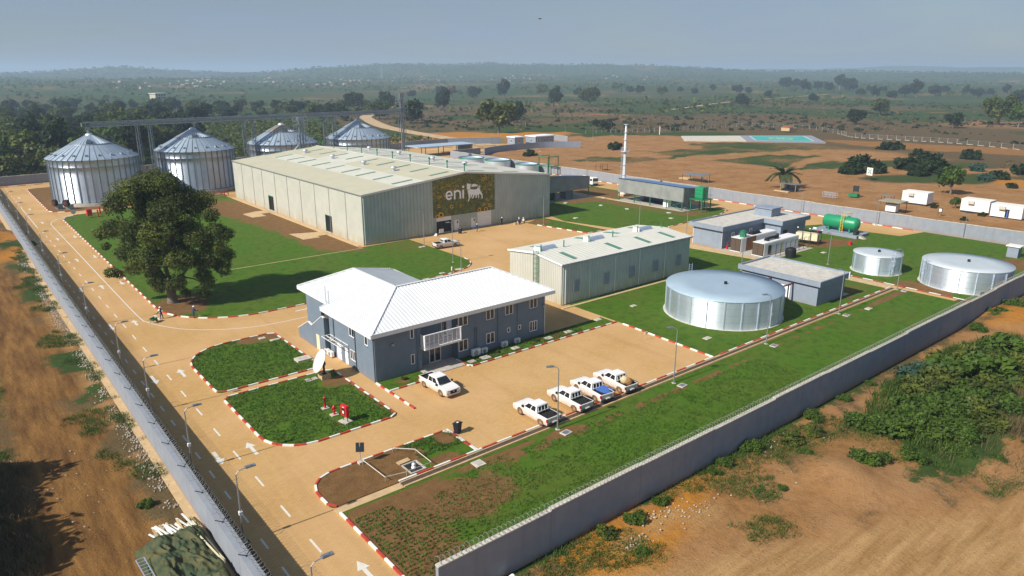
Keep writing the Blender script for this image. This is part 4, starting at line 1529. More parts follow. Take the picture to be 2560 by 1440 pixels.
xs_ = [A0 - .25, 81.3, 87.4, 93.6, 100.5, A1 + .25]
for ya, yb in ((B0 - .3, YM), (YM, B1 + .3)):
    for a, b in zip(xs_[:-1], xs_[1:]):
        mb = MB()
        n = 7
        for k in range(n):
            s0, s1 = a + .01 + (b - a - .02) * k / n, a + .01 + (b - a - .02) * (k + 1) / n
            w_ = s1 - s0
            for p, q, d0, d1 in ((0, .82, 0, 0), (.82, .91, 0, .04), (.91, 1, .04, 0)):
                mb.quad(r2p(s0 + p * w_, ya, d0), r2p(s0 + q * w_, ya, d1), r2p(s0 + q * w_, yb, d1), r2p(s0 + p * w_, yb, d0))
        mb.obj('roof_sheet', mat('off_white_sheet_roof', (.57, .57, .51), .5, var=.04, sc=.4) if 'off_white_sheet_roof' not in bpy.data.materials else bpy.data.materials['off_white_sheet_roof'], w2)
MB().box(A0 - .3, B0 - .42, E2 - .12, A1 + .3, B0 - .28, E2 + .1).obj('gutter', M['galv_dark'], w2)
MB().beam((A0 - .3, B0 - .35, E2 + .02), (A0 - .3, YM, R2 + .08), .08, .3).beam((A0 - .3, B1 + .3, E2 + .02), (A0 - .3, YM, R2 + .08), .08, .3).obj('verge_trim', M['white_metal'], w2)
for x in (79.0, 89.8, 97.5, 104.1):
    for ya, yb in ((81.0, 84.6), (88.6, 92.2)):
        MB().add([r2p(x - .5, ya, .06), r2p(x + .5, ya, .06), r2p(x + .5, yb, .06), r2p(x - .5, yb, .06), r2p(x - .5, ya), r2p(x + .5, ya), r2p(x + .5, yb), r2p(x - .5, yb)],
                 [(0, 1, 2, 3), (4, 5, 1, 0), (5, 6, 2, 1), (6, 7, 3, 2), (7, 4, 0, 3)]).obj('skylight', M['green_sky'], w2)
MON = MB().lathe([(.75, 0), (.75, 3.8)], 10, a0=0, a1=PI)
mon = MB()
n = 10
pr = [(.75 * math.cos(PI * i / n), .62 * math.sin(PI * i / n)) for i in range(n + 1)]
mon.extrude(pr, 'x', 0, 3.8)
monm = mon.mesh('ridge_ventilator', M['galv'])
for x in (76.3, 87.9, 101.0):
    o = put('ridge_ventilator', monm, w2, (x, YM + .75, R2 + .05))
    MB().box(-.03, -.8, -.1, .05, .8, .66).obj('end_plate', M['white_metal'], o)
for x in (76.4, 81.6, 87.6, 93.7, 100.4, 107.2):
    MB().tube((x, YM - .1, R2 + .05), (x, YM - .1, R2 + 1.25), .10, 8).obj('ridge_post', M['green_steel'], w2)
lad = MB()
ly = 85.9
for s in (-.28, .28):
    lad.beam((A0 - .22, ly + s, .4), (A0 - .22, ly + s, 8.3), .06, .06)
for z in np.arange(.6, 8.0, .32):
    lad.beam((A0 - .22, ly - .28, z), (A0 - .22, ly + .28, z), .035, .035)
for z in np.arange(2.6, 8.3, .85):
    pts = [(A0 - .22 - .75 * math.sin(PI * i / 6), ly - .42 * math.cos(PI * i / 6) * 1.0, z) for i in range(7)]
    lad.path(pts, .03, 4)
for i in (1, 2, 3, 4, 5):
    lad.beam((A0 - .22 - .75 * math.sin(PI * i / 6), ly - .42 * math.cos(PI * i / 6), 2.6), (A0 - .22 - .75 * math.sin(PI * i / 6), ly - .42 * math.cos(PI * i / 6), 8.2), .035, .035)
lad.obj('caged_ladder', M['green_steel'], w2)
# ------------------------------------------------------------------ office building
FX, LX, EY = 37.2, 64.3, 72.0
off = thing('office_building', 'two storey blue grey office with a white ribbed hipped roof and a balcony', 'office building')


def window(parent, axis, fix, out, s0, z0, s1, z1, panes=2, sill=True, rec=.07, m='win_frame'):
    """casement: frame > panes, sill; set back in its opening"""
    d0, d1 = -out * rec, -out * (rec - .06)
    P3 = (lambda s, z, d: (s, fix + d, z)) if axis == 'x' else (lambda s, z, d: (fix + d, s, z))

    def bx(mb, a, za, b, zb_, da, db):
        p, q = P3(a, za, da), P3(b, zb_, db)
        return mb.box(min(p[0], q[0]), min(p[1], q[1]), min(p[2], q[2]), max(p[0], q[0]), max(p[1], q[1]), max(p[2], q[2]))
    f = MB()
    t = .095
    bx(f, s0, z0, s0 + t, z1, d0, d1); bx(f, s1 - t, z0, s1, z1, d0, d1)
    bx(f, s0 + t, z0, s1 - t, z0 + t, d0, d1); bx(f, s0 + t, z1 - t, s1 - t, z1, d0, d1)
    w = (s1 - s0 - 2 * t) / panes
    for i in range(1, panes):
        c = s0 + t + w * i
        bx(f, c - t / 2, z0 + t, c + t / 2, z1 - t, d0, d1)
    fo = f.obj('window', M[m], parent)
    for i in range(panes):
        a = s0 + t + w * i
        bx(MB(), a, z0 + t, a + w, z1 - t, d0 - out * .01, d0 + out * .02)
        g = MB()
        bx(g, a + .003, z0 + t, a + w - .003, z1 - t, d0 + out * .002, d0 + out * .02)
        g.obj('pane', M['glass'], fo)
    if sill:
        sl_ = MB()
        bx(sl_, s0 - .1, z0 - .10, s1 + .1, z0, out * .10, -out * .02)
        sl_.obj('sill', M['office_blue'], fo)
    return fo


front_w = [(42.16, 4.55, 42.72, 5.84, 1), (42.16, 1.15, 42.72, 2.5, 1), (49.42, 4.5, 50.92, 5.88, 2), (49.4, 1.02, 50.9, 2.6, 2), (53.93, 4.4, 55.33, 5.88, 2), (53.93, 1.0, 55.33, 2.53, 2),
           (57.19, 4.4, 58.58, 5.88, 2), (61.56, 4.4, 62.98, 5.88, 2), (61.58, .98, 63.0, 2.5, 3), (57.52, 1.8, 58.06, 2.52, 1), (59.45, 1.78, 60.0, 2.48, 1)]
left_w = [(77.2, 4.3, 78.65, 5.55, 2), (73.7, 4.3, 74.5, 5.5, 1), (77.1, 1.1, 78.65, 2.5, 3), (85.0 - 1.2, 2.0, 84.5, 2.4, 1)]
ZT = 6.12
holes = [w[:4] for w in front_w] + [(43.75, 0.0, 49.2, 3.0), (43.75, 3.2, 49.2, 6.05)]
holed_wall(FX, LX, -.2, ZT, holes, EY, 'x', -1, .2).obj('front_wall', M['office_blue'], off)
dw = [(81.2, 0, 82.6, 2.35), (79.3, 0, 80.25, 2.35)]
holed_wall(EY, 84.6, -.2, ZT, [w[:4] for w in left_w] + dw, FX, 'y', -1, .18).obj('left_wall', M['office_blue'], off)
MB().box(LX - .05, EY + .05, -.2, LX, 86.9, ZT).obj('right_wall', M['office_blue'], off)
MB().box(FX, 86.7, -.2, LX, 86.9, ZT).obj('back_wall', M['office_blue'], off)
MB().box(38.6, 84.6, -.2, 38.8, 94.8, 6.5).box(38.8, 94.6, -.2, 52.9, 94.8, 6.5).box(52.7, 86.9, -.2, 52.9, 94.6, 6.5).box(37.2, 84.4, -.2, 38.6, 84.6, 6.1).obj('wing_wall', M['office_blue'], off)
MB().box(FX + .4, EY + .5, 0, 43.7, 86.6, 6).box(49.3, EY + .5, 0, LX - .2, 86.6, 6).box(43.7, EY + 1.3, 0, 49.3, 86.6, 6).box(38.9, 86.6, 0, 52.6, 94.5, 6.3).obj('interior', mat('dim_interior', (.10, .09, .07), .9), off)
for w in front_w:
    window(off, 'x', EY, -1, *w[:4], panes=w[4])
for w in left_w:
    window(off, 'y', FX, -1, *w[:4], panes=w[4])
# entrance and balcony recess
RY = 73.15
MB().box(43.75, RY, 0, 49.2, RY + .15, 3.0).box(43.75, RY, 3.2, 49.2, RY + .15, 6.1).box(43.6, EY + .05, -.1, 43.75, RY, 6.1).box(49.2, EY + .05, -.1, 49.35, RY, 6.1).obj('recess_wall', M['office_blue'], off)
gd = MB()
for x in (45.55, 46.35, 47.25):
    gd.box(x - .05, RY - .08, .1, x + .05, RY - .01, 2.45)
gd.box(45.5, RY - .08, 2.4, 47.3, RY - .01, 2.5).box(45.5, RY - .08, .1, 47.3, RY - .01, .2)
g = gd.obj('glass_door', M['win_frame'], off)
MB().box(45.6, RY - .05, .2, 46.3, RY - .02, 2.4).obj('pane', M['glass'], g)
MB().box(46.4, RY - .05, .2, 47.2, RY - .02, 2.4).obj('pane', M['glass'], g)
window(off, 'x', RY, -1, 43.95, 5.25, 47.35, 5.95, panes=4, sill=False, rec=.0)
d = MB().box(48.35, RY - .06, 3.3, 49.1, RY - .005, 5.9).obj('door', M['win_frame'], off)
d = MB().box(47.5, RY - .06, 3.3, 48.3, RY - .005, 5.9).obj('door', M['win_frame'], off)
MB().box(47.6, RY - .08, 3.5, 48.2, RY - .062, 5.8).obj('pane', M['glass'], d)
bal = MB().box(43.55, 70.85, 3.0, 49.15, EY + .9, 3.2).obj('balcony', M['white_metal'], off)
rail = MB()
for z in np.arange(3.32, 4.9, .15):
    rail.box(43.62, 70.87, z, 49.08, 70.90, z + .052)
for x in np.linspace(43.6, 49.1, 9):
    rail.box(x - .03, 70.92, 3.2, x + .03, 70.97, 4.95)
for x in (43.58, 49.07):
    for z in np.arange(3.32, 4.9, .135):
        rail.box(x, 70.98, z, x + .05, EY - .02, z + .085)
rail.box(43.55, 70.83, 4.92, 49.15, 70.98, 5.0)
rail.obj('railing', M['win_frame'], bal)
for x in (43.1, 55.85, 59.3, 52.0, 52.3):
    MB().tube((x, EY - .09, .1), (x, EY - .09, ZT if x < 51 or x > 55 else 3.9), .05, 6).obj('downpipe', M['office_blue'], off)
for yy in (82.95, 76.95, 72.15):
    MB().tube((FX - .09, yy, .1), (FX - .09, yy, ZT), .055, 6).obj('downpipe', mat('dark_downpipe', (.10, .12, .15)) if 'dark_downpipe' not in bpy.data.materials else bpy.data.materials['dark_downpipe'], off)
MB().tube((LX + .03, EY - .05, .1), (LX + .03, EY - .05, ZT), .05, 6).obj('downpipe', M['white_metal'], off)
for x in (39.6, 64.0):
    MB().box(x - .2, EY - .25, 4.35, x + .2, EY, 4.6).obj('floodlight', M['galv_dark'], off)
# left side: doors, awning frame, stair parapet
for y0, y1 in ((81.2, 82.6), (79.3, 80.25)):
    d = MB().box(FX + .05, y0 + .02, 0, FX + .12, y1 - .02, 2.33).obj('door', M['win_frame'], off)
    MB().box(FX + .02, y0 + .15, .95, FX + .05, y0 + .22, 1.15).obj('handle', M['galv_dark'], d)
aw_ = MB()
for x in (FX - 1.25, FX - .65, FX - .05):
    aw_.beam((x, 79.0, 2.85), (x, 84.2, 2.85), .07, .07)
for yy in (79.0, 80.7, 82.5, 84.2):
    aw_.beam((FX - 1.25, yy, 2.85), (FX, yy, 2.85), .07, .07)
    aw_.beam((FX - 1.2, yy, 2.85), (FX, yy, 2.25), .06, .06)
aw_.obj('awning_frame', M['white_metal'], off)
PX = 36.55
pp = [(93.4, 0), (84.6, 0), (84.6, 5.1), (85.2, 5.2), (88.7, 3.0), (89.9, 3.2), (93.4, 1.35)]
MB().extrude([(p[0], p[1]) for p in pp[::-1]], 'x', PX, PX + .2).obj('stair_parapet', M['office_blue'], off)
cpg = MB()
for a, b in zip(pp[2:-1], pp[3:]):
    cpg.beam((PX + .1, a[0], a[1] + .04), (PX + .1, b[0], b[1] + .04), .28, .08)
cpg.obj('parapet_coping', M['white_paint'], off)
MB().box(PX + .2, 84.6, 0, FX, 84.8, 5.0).obj('stair_end', M['office_blue'], off)
MB().box(PX - .03, 86.3, .02, PX + .05, 87.3, 2.2).obj('door', M['cream_steel'], off)
for k in range(14):
    MB().box(PX + .2, 85.2 + k * .28, 0, 38.6, 85.48 + k * .28, max(.2, 3.9 - k * .27)).obj('stair_step', M['concrete'], off)
# roof
ZL, ZU = 6.45, 9.0
E1, E2_, E3, E4, E5, E6, E7, E8 = (36.5, 71.4, ZL), (65.8, 71.4, ZL), (65.8, 87.5, ZL), (53.4, 87.5, ZL), (53.4, 95.5, 6.6), (37.7, 95.5, 6.84), (37.7, 85.3, 6.84), (36.5, 85.3, ZL)
R1, R2_, W1, W2 = (44.6, 79.45, 9.1), (60.5, 79.45, 9.1), (44.6, 91.4, 9.1), (44.6, 79.6, 9.1)
RW = M['roof_white']


def roof_face(name, poly, eave, slope, sp=.52, w=.09, h=.075, thick=.06):
    mb = MB()
    P_ = [Vector(p) for p in poly]
    nrm = (P_[1] - P_[0]).cross(P_[2] - P_[0]).normalized()
    if nrm.z < 0:
        P_ = P_[::-1]
        nrm = -nrm
    n = len(P_)
    mb.add([tuple(p) for p in P_] + [tuple(p - nrm * thick) for p in P_], [tuple(range(n)), tuple(range(2 * n - 1, n - 1, -1))] + [(i, i + n, (i + 1) % n + n, (i + 1) % n) for i in range(n)])
    e = Vector(eave).normalized()
    s = nrm.cross(e).normalized()
    o = P_[0]
    q = [((p - o).dot(e), (p - o).dot(s)) for p in P_]
    lo, hi = min(a for a, b in q), max(a for a, b in q)
    k = math.ceil(lo / sp) * sp + .01
    while k < hi:
        hits = []
        for i in range(n):
            (a0, b0), (a1, b1) = q[i], q[(i + 1) % n]
            if (a0 - k) * (a1 - k) < 0:
                hits.append(b0 + (b1 - b0) * (k - a0) / (a1 - a0))
        hits.sort()
        for i in range(0, len(hits) - 1, 2):
            if hits[i + 1] - hits[i] > .15:
                p0 = o + e * k + s * (hits[i] + .03) + nrm * (h / 2)
                p1 = o + e * k + s * (hits[i + 1] - .03) + nrm * (h / 2)
                mb.beam(p0, p1, w, h, up=nrm)
        k += sp
    return mb.obj(name, RW, off)


roof_face('roof_slope', [E1, E2_, R2_, R1], (1, 0, 0), None)
roof_face('roof_slope', [E2_, E3, R2_], (0, 1, 0), None)
roof_face('roof_slope', [E3, (44.6, 87.5, ZL), R1, R2_], (1, 0, 0), None)
roof_face('roof_slope', [E1, R1, W1, E6, E7, E8], (0, 1, 0), None)
roof_face('roof_slope', [W1, W2, (53.4, 79.6, 6.6), E5], (0, 1, 0), None)
roof_face('roof_slope', [E6, W1, E5], (1, 0, 0), None)
hp = MB()
for a, b in ((E1, R1), (R1, R2_), (E2_, R2_), (E3, R2_), (E6, W1), (W1, W2), (E5, W1), (W2, R1)):
    p, q = Vector(a), Vector(b)
    hp.beam(p + Vector((0, 0, .09)), q + Vector((0, 0, .09)), .34, .06)
hp.obj('hip_capping', RW, off)
fa = MB()
for a, b in ((E1, E2_), (E2_, E3), (E3, E4), (E4, E5), (E5, E6), (E6, E7), (E7, E8), (E8, E1)):
    p, q = Vector(a), Vector(b)
    fa.beam(p - Vector((0, 0, .16)), q - Vector((0, 0, .16)), .10, .52)
fa.obj('fascia', RW, off)
MB().box(36.55, 71.45, 5.98, 65.75, 71.95, 6.03).box(36.55, 71.95, 5.98, 37.15, 85.2, 6.03).box(64.35, 71.95, 5.98, 65.75, 87.4, 6.03).obj('soffit', M['grey_blue'], off)
for yy, hh in ((87.3, 2.6), (86.4, 2.2)):
    MB().tube((37.6, yy - 1.6, 6.5), (37.6, yy - 1.6, 6.5 + hh), .035, 5).obj('antenna_mast', M['galv_dark'], off)

# air conditioner condensers on the ground beside the office
def condenser(label, x, y, w, h, rz=0):
    t = thing('air_conditioner', label, 'air conditioner', (x, y, 0.08), rz, 'outdoor air conditioners along the office')
    MB().box(-w / 2, -.2, .08, w / 2, .2, h).obj('casing', M['white_metal'], t)
    MB().box(-w / 2 + .05, -.16, 0, -w / 2 + .12, .16, .08).box(w / 2 - .12, -.16, 0, w / 2 - .05, .16, .08).obj('feet', M['dark_steel'], t)
    MB().tube((-.1, -.2, h * .53), (-.1, -.215, h * .53), h * .36, 16).obj('fan_grille', M['galv_dark'], t)


condenser('large white air conditioner unit nearest the entrance on the front bed', 51.75, 71.45, 1.3, 1.0)
condenser('white air conditioner unit just right of the largest one on the front bed', 53.2, 71.55, .95, .72)
condenser('white air conditioner unit on the front bed below the right small window', 56.7, 71.6, .95, .8)
condenser('smallest white air conditioner unit furthest right on the front bed', 59.0, 71.65, .85, .7)
condenser('white air conditioner unit by the left side doors, nearer the doors', 36.7, 83.3, .95, .75, R(-90))
condenser('white air conditioner unit by the left side doors, further back', 36.7, 84.4, .95, .75, R(-90))


# ------------------------------------------------------------------ flat roofed plant houses
def inset(poly, d):
    n = len(poly)
    out = []
    area = sum(poly[i][0] * poly[(i + 1) % n][1] - poly[(i + 1) % n][0] * poly[i][1] for i in range(n))
    sgn = 1 if area > 0 else -1
    for i in range(n):
        p0, p1, p2 = Vector(poly[i - 1]), Vector(poly[i]), Vector(poly[(i + 1) % n])
        d1, d2 = (p1 - p0).normalized(), (p2 - p1).normalized()
        n1, n2 = Vector((-d1.y, d1.x)) * sgn, Vector((-d2.y, d2.x)) * sgn
        b = n1 + n2
        out.append(tuple(p1 + b * (d / max(.2, 1 + n1.dot(n2)))))
    return out


GRAVEL = mat('pale_gravel_roof', (.50, .48, .43), .95, var=.16, sc=1.4, bump=.4, bsc=14)


def flat_house(name, label, cat, poly, zf0, zf1, over, m):
    t = thing(name, label, cat)
    n = len(poly)
    inn = inset(poly, .28)
    fb = MB()
    fb.add([(*p, zf0) for p in poly] + [(*p, zf1) for p in poly], [(i, (i + 1) % n, (i + 1) % n + n, i + n) for i in range(n)])
    fb.add([(*p, zf1) for p in poly] + [(*p, zf1) for p in inn], [(i, (i + 1) % n, (i + 1) % n + n, i + n) for i in range(n)])
    fb.add([(*p, zf1) for p in inn] + [(*p, zf1 - .3) for p in inn], [(i, (i + 1) % n, (i + 1) % n + n, i + n) for i in range(n)])
    fb.add([(*p, zf0) for p in poly], [tuple(range(n - 1, -1, -1))])
    fb.obj('parapet', M[m], t)
    MB().add([(*p, zf1 - .28) for p in inn], [tuple(range(n))]).obj('roof_surface', GRAVEL, t)
    MB().prism(inset(poly, over), -.2, zf0 - .001).obj('walls', M[m], t)
    return t


pump = flat_house('pump_house', 'flat roofed grey pump house with gravel roof beside the largest tank', 'pump house', [(106.2, 53.3), (116.0, 53.3), (116.0, 68.4), (106.2, 68.4)], 3.45, 4.3, .55, 'grey_blue')
MB().box(106.68, 58.6, .4, 106.74, 61.4, 2.4).obj('roller_door', M['win_frame'], pump)
MB().tube((116.6 - 1.2, 53.6, 3.3), (116.6 - 1.2, 53.2, 3.3), .09, 8).tube((115.4, 53.2, 3.3), (115.4, 53.2, 4.5), .09, 8).obj('vent_pipe', M['white_metal'], pump)
MB().box(115.6, 53.8, -.1, 117.5, 54.8, .12).obj('doorstep', M['concrete'], pump)
pf = thing('pipe_frame', 'green posts carrying two dark red pipes between the largest tank and the pump house', 'pipe frame')
for yy in (58.2, 62.2):
    MB().tube((101.2, yy, 3.0), (106.7, yy, 3.0), .14, 10).obj('pipe', mat('oxide_red_pipe', (.22, .025, .03), .5) if 'oxide_red_pipe' not in bpy.data.materials else bpy.data.materials['oxide_red_pipe'], pf)
    for xx in (102.6, 105.4):
        MB().beam((xx, yy, 0), (xx, yy, 2.88), .16, .16).obj('post', M['green_steel'], pf)
MB().tube((101.2, 60.2, .6), (106.6, 60.2, .6), .16, 10).obj('pipe', bpy.data.materials['oxide_red_pipe'], pf)

tra = flat_house('transformer_house', 'L shaped flat roofed grey plant house with a raised roof box', 'plant house', [(127.3, 86.4), (142.6, 86.4), (142.6, 81.8), (154.3, 81.8), (154.3, 95.2), (127.3, 95.2)], 4.05, 5.0, .7, 'grey_blue')
MB().box(146.4, 87.0, 4.7, 150.2, 91.3, 6.5).box(146.1, 86.7, 6.5, 150.5, 91.6, 6.7).obj('roof_box', M['grey_blue'], tra)
MB().box(144.3, 82.4, .1, 146.0, 82.52, 2.7).obj('doorway', M['black'], tra)  # black panel painted as a dark opening
for xx in (131.5, 138.2):
    d = MB().box(xx, 87.0, 2.2, xx + 1.1, 87.12, 3.2).obj('wall_vent', M['win_frame'], tra)
    MB().tube((xx + .55, 87.0, 2.7), (xx + .55, 86.96, 2.7), .34, 12).obj('fan_opening', M['galv_dark'], d)
for xx, yy in ((128.05, 87.05), (127.95, 94.4)):
    MB().tube((xx, yy - .06, .1), (xx, yy - .06, 4.0), .06, 6).obj('downpipe', M['win_frame'], tra)

# generator containers and plant in the yard
def container(name, label, x0, y0, x1, y1, z0, z1, m_end, m_side, group, rust=False):
    t = thing(name, label, 'container', (x0, y0, z0), 0, group)
    L_, W_, H_ = x1 - x0, y1 - y0, z1 - z0
    c = corr_panel(0, .08, L_ - .08, .1, H_ - .1, 'x', -1, .28, .05)
    c2 = corr_panel(W_, .08, L_ - .08, .1, H_ - .1, 'x', 1, .28, .05)
    c.add(c2.v, c2.f)
    c.obj('side_panel', M[m_side], t)
    if rust:
        MB().box(2.0, -.062, .1, 5.6, -.052, H_ - .1).obj('rust_streak', M['terracotta'], t)
    MB().box(0, 0, H_ - .1, L_, W_, H_).box(0, 0, 0, L_, W_, .12).box(L_ - .08, 0, .12, L_, W_, H_ - .1).obj('frame', M['white_metal'], t)
    MB().box(-.02, .08, .12, .06, W_ / 2 - .03, H_ - .1).obj('louvre_door', mat('brown_mesh_door', (.09, .065, .045), .8, var=.3, sc=6) if 'brown_mesh_door' not in bpy.data.materials else bpy.data.materials['brown_mesh_door'], t)
    MB().box(-.02, W_ / 2 + .03, .12, .06, W_ - .08, H_ - .1).obj('louvre_door', bpy.data.materials['brown_mesh_door'], t)
    return t


g1 = container('generator_container', 'white generator container with rust streaked side and green drum on its roof', 128.7, 82.8, 142.2, 85.2, .06, 3.0, 'black', 'white_metal', 'generator containers', True)
MB().tube((5.2, 1.2, 3.0), (8.2, 1.2, 3.0), .55, 14).box(5.0, .5, 2.94, 8.4, 1.9, 3.1).obj('silencer', M['black'], g1)
MB().tube((1.9, .8, 2.94), (1.9, .8, 4.2), .68, 16).tube((1.9, .8, 4.2), (1.9, .8, 4.4), .4, 12).obj('roof_drum', M['green_steel'], g1)
g2 = container('generator_container', 'white generator container with a black silencer and side doors, nearer the pump house', 128.9, 77.5, 142.2, 80.1, .06, 2.85, 'black', 'white_metal', 'generator containers')
MB().tube((2.6, 1.2, 3.25), (7.0, 1.2, 3.25), .30, 12).box(2.6, .7, 2.8, 3.0, 1.7, 3.1).box(6.2, .7, 2.8, 6.6, 1.7, 3.1).obj('silencer', M['black'], g2)
for xx in (1.6, 4.4, 6.3):
    MB().box(xx, -.07, .2, xx + 1.1, -.052, 2.2).obj('side_door', M['glass' if xx < 2 else 'cream_steel' if xx > 6 else 'galv'], g2)
gf = thing('mesh_fence', 'dark posts and rails fencing the generator yard', 'fence')
for i in range(9):
    MB().beam((129.5 + i * 1.8, 76.1, 0), (129.5 + i * 1.8, 76.1, 2.5), .07, .07).beam((129.5 + i * 1.8, 76.1, 2.5), (129.5 + i * 1.8, 75.7, 2.9), .05, .05).obj('post', M['dark_steel'], gf)
for z in (.15, 1.2, 2.4):
    MB().beam((129.5, 76.1, z), (143.9, 76.1, z), .03, .03).obj('rail', M['dark_steel'], gf)
fx = thing('fire_extinguisher', 'red fire point standing by the plant house corner', 'fire point', (127.0 + 2.0, 86.2, .06))
MB().tube((0, 0, 0), (0, 0, .8), .16, 10).obj('cylinder', M['red_gloss'], fx)
MB().beam((.35, 0, 0), (.35, 0, 1.5), .06, .06).box(.1, -.05, 1.1, .6, .05, 1.5).obj('stand', M['red_gloss'], fx)
wt = thing('water_drum', 'black plastic water drum with a ladder beside the generator fence', 'water tank', (133.0, 73.8, 0))
MB().lathe([(0, 2.2), (.5, 2.15), (.95, 1.95), (1.0, 1.7), (1.03, 1.2), (1.0, .2), (1.0, 0)], 24).obj('drum', M['black'], wt)
MB().beam((1.5, -.3, 0), (.9, -.3, 2.2), .06, .06).beam((1.5, .2, 0), (.9, .2, 2.2), .06, .06).obj('ladder', M['galv_dark'], wt)
cg = thing('cream_generator', 'cream generator set raised in a dark frame beside the containers', 'generator', (147.4, 78.3, 0), R(-78))
MB().box(-2.3, -.9, 1.0, 2.3, .9, 2.5).obj('canopy', M['cream_steel'], cg)
fr2 = MB()
for sx in (-2.6, -.8, .9, 2.6):
    for sy in (-1.15, 1.15):
        fr2.beam((sx, sy, 0), (sx, sy, 3.0), .1, .1)
for sy in (-1.15, 1.15):
    for z in (.9, 2.95):
        fr2.beam((-2.6, sy, z), (2.6, sy, z), .1, .1)
fr2.obj('frame', M['dark_steel'], cg)
MB().tube((2.0, 0, 2.5), (2.0, 0, 3.3), .14, 8).obj('exhaust', M['red_gloss'], cg)
for sx in (-2.6, 0, 2.6):
    MB().lathe([(0, 3.35), (.16, 3.25), (.18, 3.1), (0, 3.0)], 10, c=(sx, 1.15)).obj('lamp', M['white_metal'], cg)

# fuel tank on its bunded plinth
ft = thing('fuel_tank', 'horizontal green fuel tank with a yellow ladder on a grey bund', 'fuel tank', (163.0, 78.8, 0))
MB().box(-3.0, -5.4, -.1, 3.0, 5.4, .75).obj('bund', M['grey_blue'], ft)
prof = [(0, -4.3), (.7, -4.2), (1.3, -3.9), (1.5, -3.5), (1.5, 3.5), (1.3, 3.9), (.7, 4.2), (0, 4.3)]
tk = MB()
n = 28
v = []
for r, yy in prof:
    for i in range(n):
        a = 2 * PI * i / n
        v.append((r * math.cos(a), yy, 2.75 + r * math.sin(a)))
tk.add(v, [(j * n + i, j * n + (i + 1) % n, (j + 1) * n + (i + 1) % n, (j + 1) * n + i) for j in range(len(prof) - 1) for i in range(n)], 0, True)
tk.obj('shell', M['green_tank'], ft)
for yy in (-2.6, -.2, 2.4):
    MB().box(-1.1, yy - .15, .75, 1.1, yy + .15, 1.7).obj('saddle', M['green_tank'], ft)
MB().tube((0, -1.6, 4.2), (0, -1.6, 4.45), .35, 12).tube((0, 1.2, 4.2), (0, 1.2, 4.4), .3, 12).obj('manhole', M['green_tank'], ft)
yl = MB()
for s in (-.3, .3):
    yl.beam((-1.75, -1.0 + s, .75), (-1.65, -1.0 + s, 5.2), .08, .08)
for z in np.arange(1.0, 5.0, .35):
    yl.beam((-1.72, -1.3, z), (-1.72, -.7, z), .05, .05)
for z in (4.3, 5.1):
    for a, b in (((-1.0, -1.6), (1.0, -1.6)), ((1.0, -1.6), (1.0, .6)), ((1.0, .6), (-1.0, .6))):
        yl.beam((*a, z), (*b, z), .05, .05)
for a in ((-1, -1.6), (1, -1.6), (1, .6), (-1, .6)):
    yl.beam((*a, 4.2), (*a, 5.1), .05, .05)
yl.obj('ladder', M['yellow'], ft)
MB().box(-2.4, -4.9, .75, -.9, -4.2, 1.5).tube((-1.6, -4.6, 1.5), (-1.6, -4.6, 1.9), .3, 10).obj('pump_set', M['dark_steel'], ft)
for i in range(4):
    MB().box(-2.0, -5.4 - .35 * (i + 1), 0, -.9, -5.4 - .35 * i, .62 - .16 * i).obj('step', M['concrete_pale'], ft)
for yy in (4.6, 5.0):
    MB().lathe([(0, 1.15), (.25, 1.05), (.3, .9), (.25, .75)], 10, c=(-2.6, yy)).obj('lamp', M['white_metal'], ft)
hb = thing('hydrant_box', 'small red hydrant box on the lawn below the fuel tank', 'hydrant', (153.5, 71.6, 0.05))
MB().box(-.25, -.25, 0, .25, .25, .7).obj('box', M['red_gloss'], hb)
MB().box(-.32, -.32, .7, .32, .32, .78).obj('lid', M['red_gloss'], hb)


# ------------------------------------------------------------------ steel water tanks
def water_tank(label, x, y, r, h, ns, roofm, lad_az=None, cage_h=0.0):
    t = thing('water_tank', label, 'water tank', (x, y, 0), 0, 'round steel water tanks')
    MB().lathe([(r + .3, -.1), (r + .3, .1), (r - .2, .1)], 64, smooth=False).obj('plinth', M['concrete_pale'], t)
    w = 2 * PI / ns
    pm = MB()
    k = 6
    tiers = np.linspace(.1, h, 5)
    for z0, z1 in zip(tiers[:-1], tiers[1:]):
        pm.lathe([(r, z0 + .006), (r, z1 - .006)], k, a0=-w / 2, a1=w / 2)
    pmesh = pm.mesh('wall_panel', M['galv_tank'])
    st = MB().box(r + .01, -.09, .1, r + .11, .09, h).mesh('stiffener', M['galv'])
    for i in range(ns):
        put('wall_panel', pmesh, t, rz=i * w + .2)
        put('stiffener', st, t, rz=i * w + w / 2 + .2)
    rf = MB().lathe([(r + .12, h - .02), (r + .12, h + .10), (r * .6, h + .10 + r * .4 * .016), (0, h + .10 + r * .016)], 72)
    rf.obj('roof', roofm, t)
    MB().tube((.1, -.1, h + r * .016), (.1, -.1, h + .5 + r * .016), .24, 12).obj('roof_vent', M['black'], t)
    if lad_az is not None:
        lb = MB()
        c, s = math.cos(lad_az), math.sin(lad_az)
        def pt(rr, o, z):
            return (c * rr - s * o, s * rr + c * o, z)
        for o in (-.3, .3):
            lb.beam(pt(r + .28, o, .2), pt(r + .28, o, h + 1.3), .06, .06)
        for z in np.arange(.5, h + 1.2, .33):
            lb.beam(pt(r + .28, -.3, z), pt(r + .28, .3, z), .04, .04)
        if cage_h:
            for z in np.arange(2.2, h + 1.3, .8):
                lb.path([pt(r + .28 + .65 * math.sin(PI * i / 5), -.38 * math.cos(PI * i / 5), z) for i in range(6)], .03, 4)
            for i in (1, 2, 3, 4):
                lb.beam(pt(r + .28 + .65 * math.sin(PI * i / 5), -.38 * math.cos(PI * i / 5), 2.2), pt(r + .28 + .65 * math.sin(PI * i / 5), -.38 * math.cos(PI * i / 5), h + 1.2), .035, .035)
        lb.obj('caged_ladder', M['galv'], t)
    return t


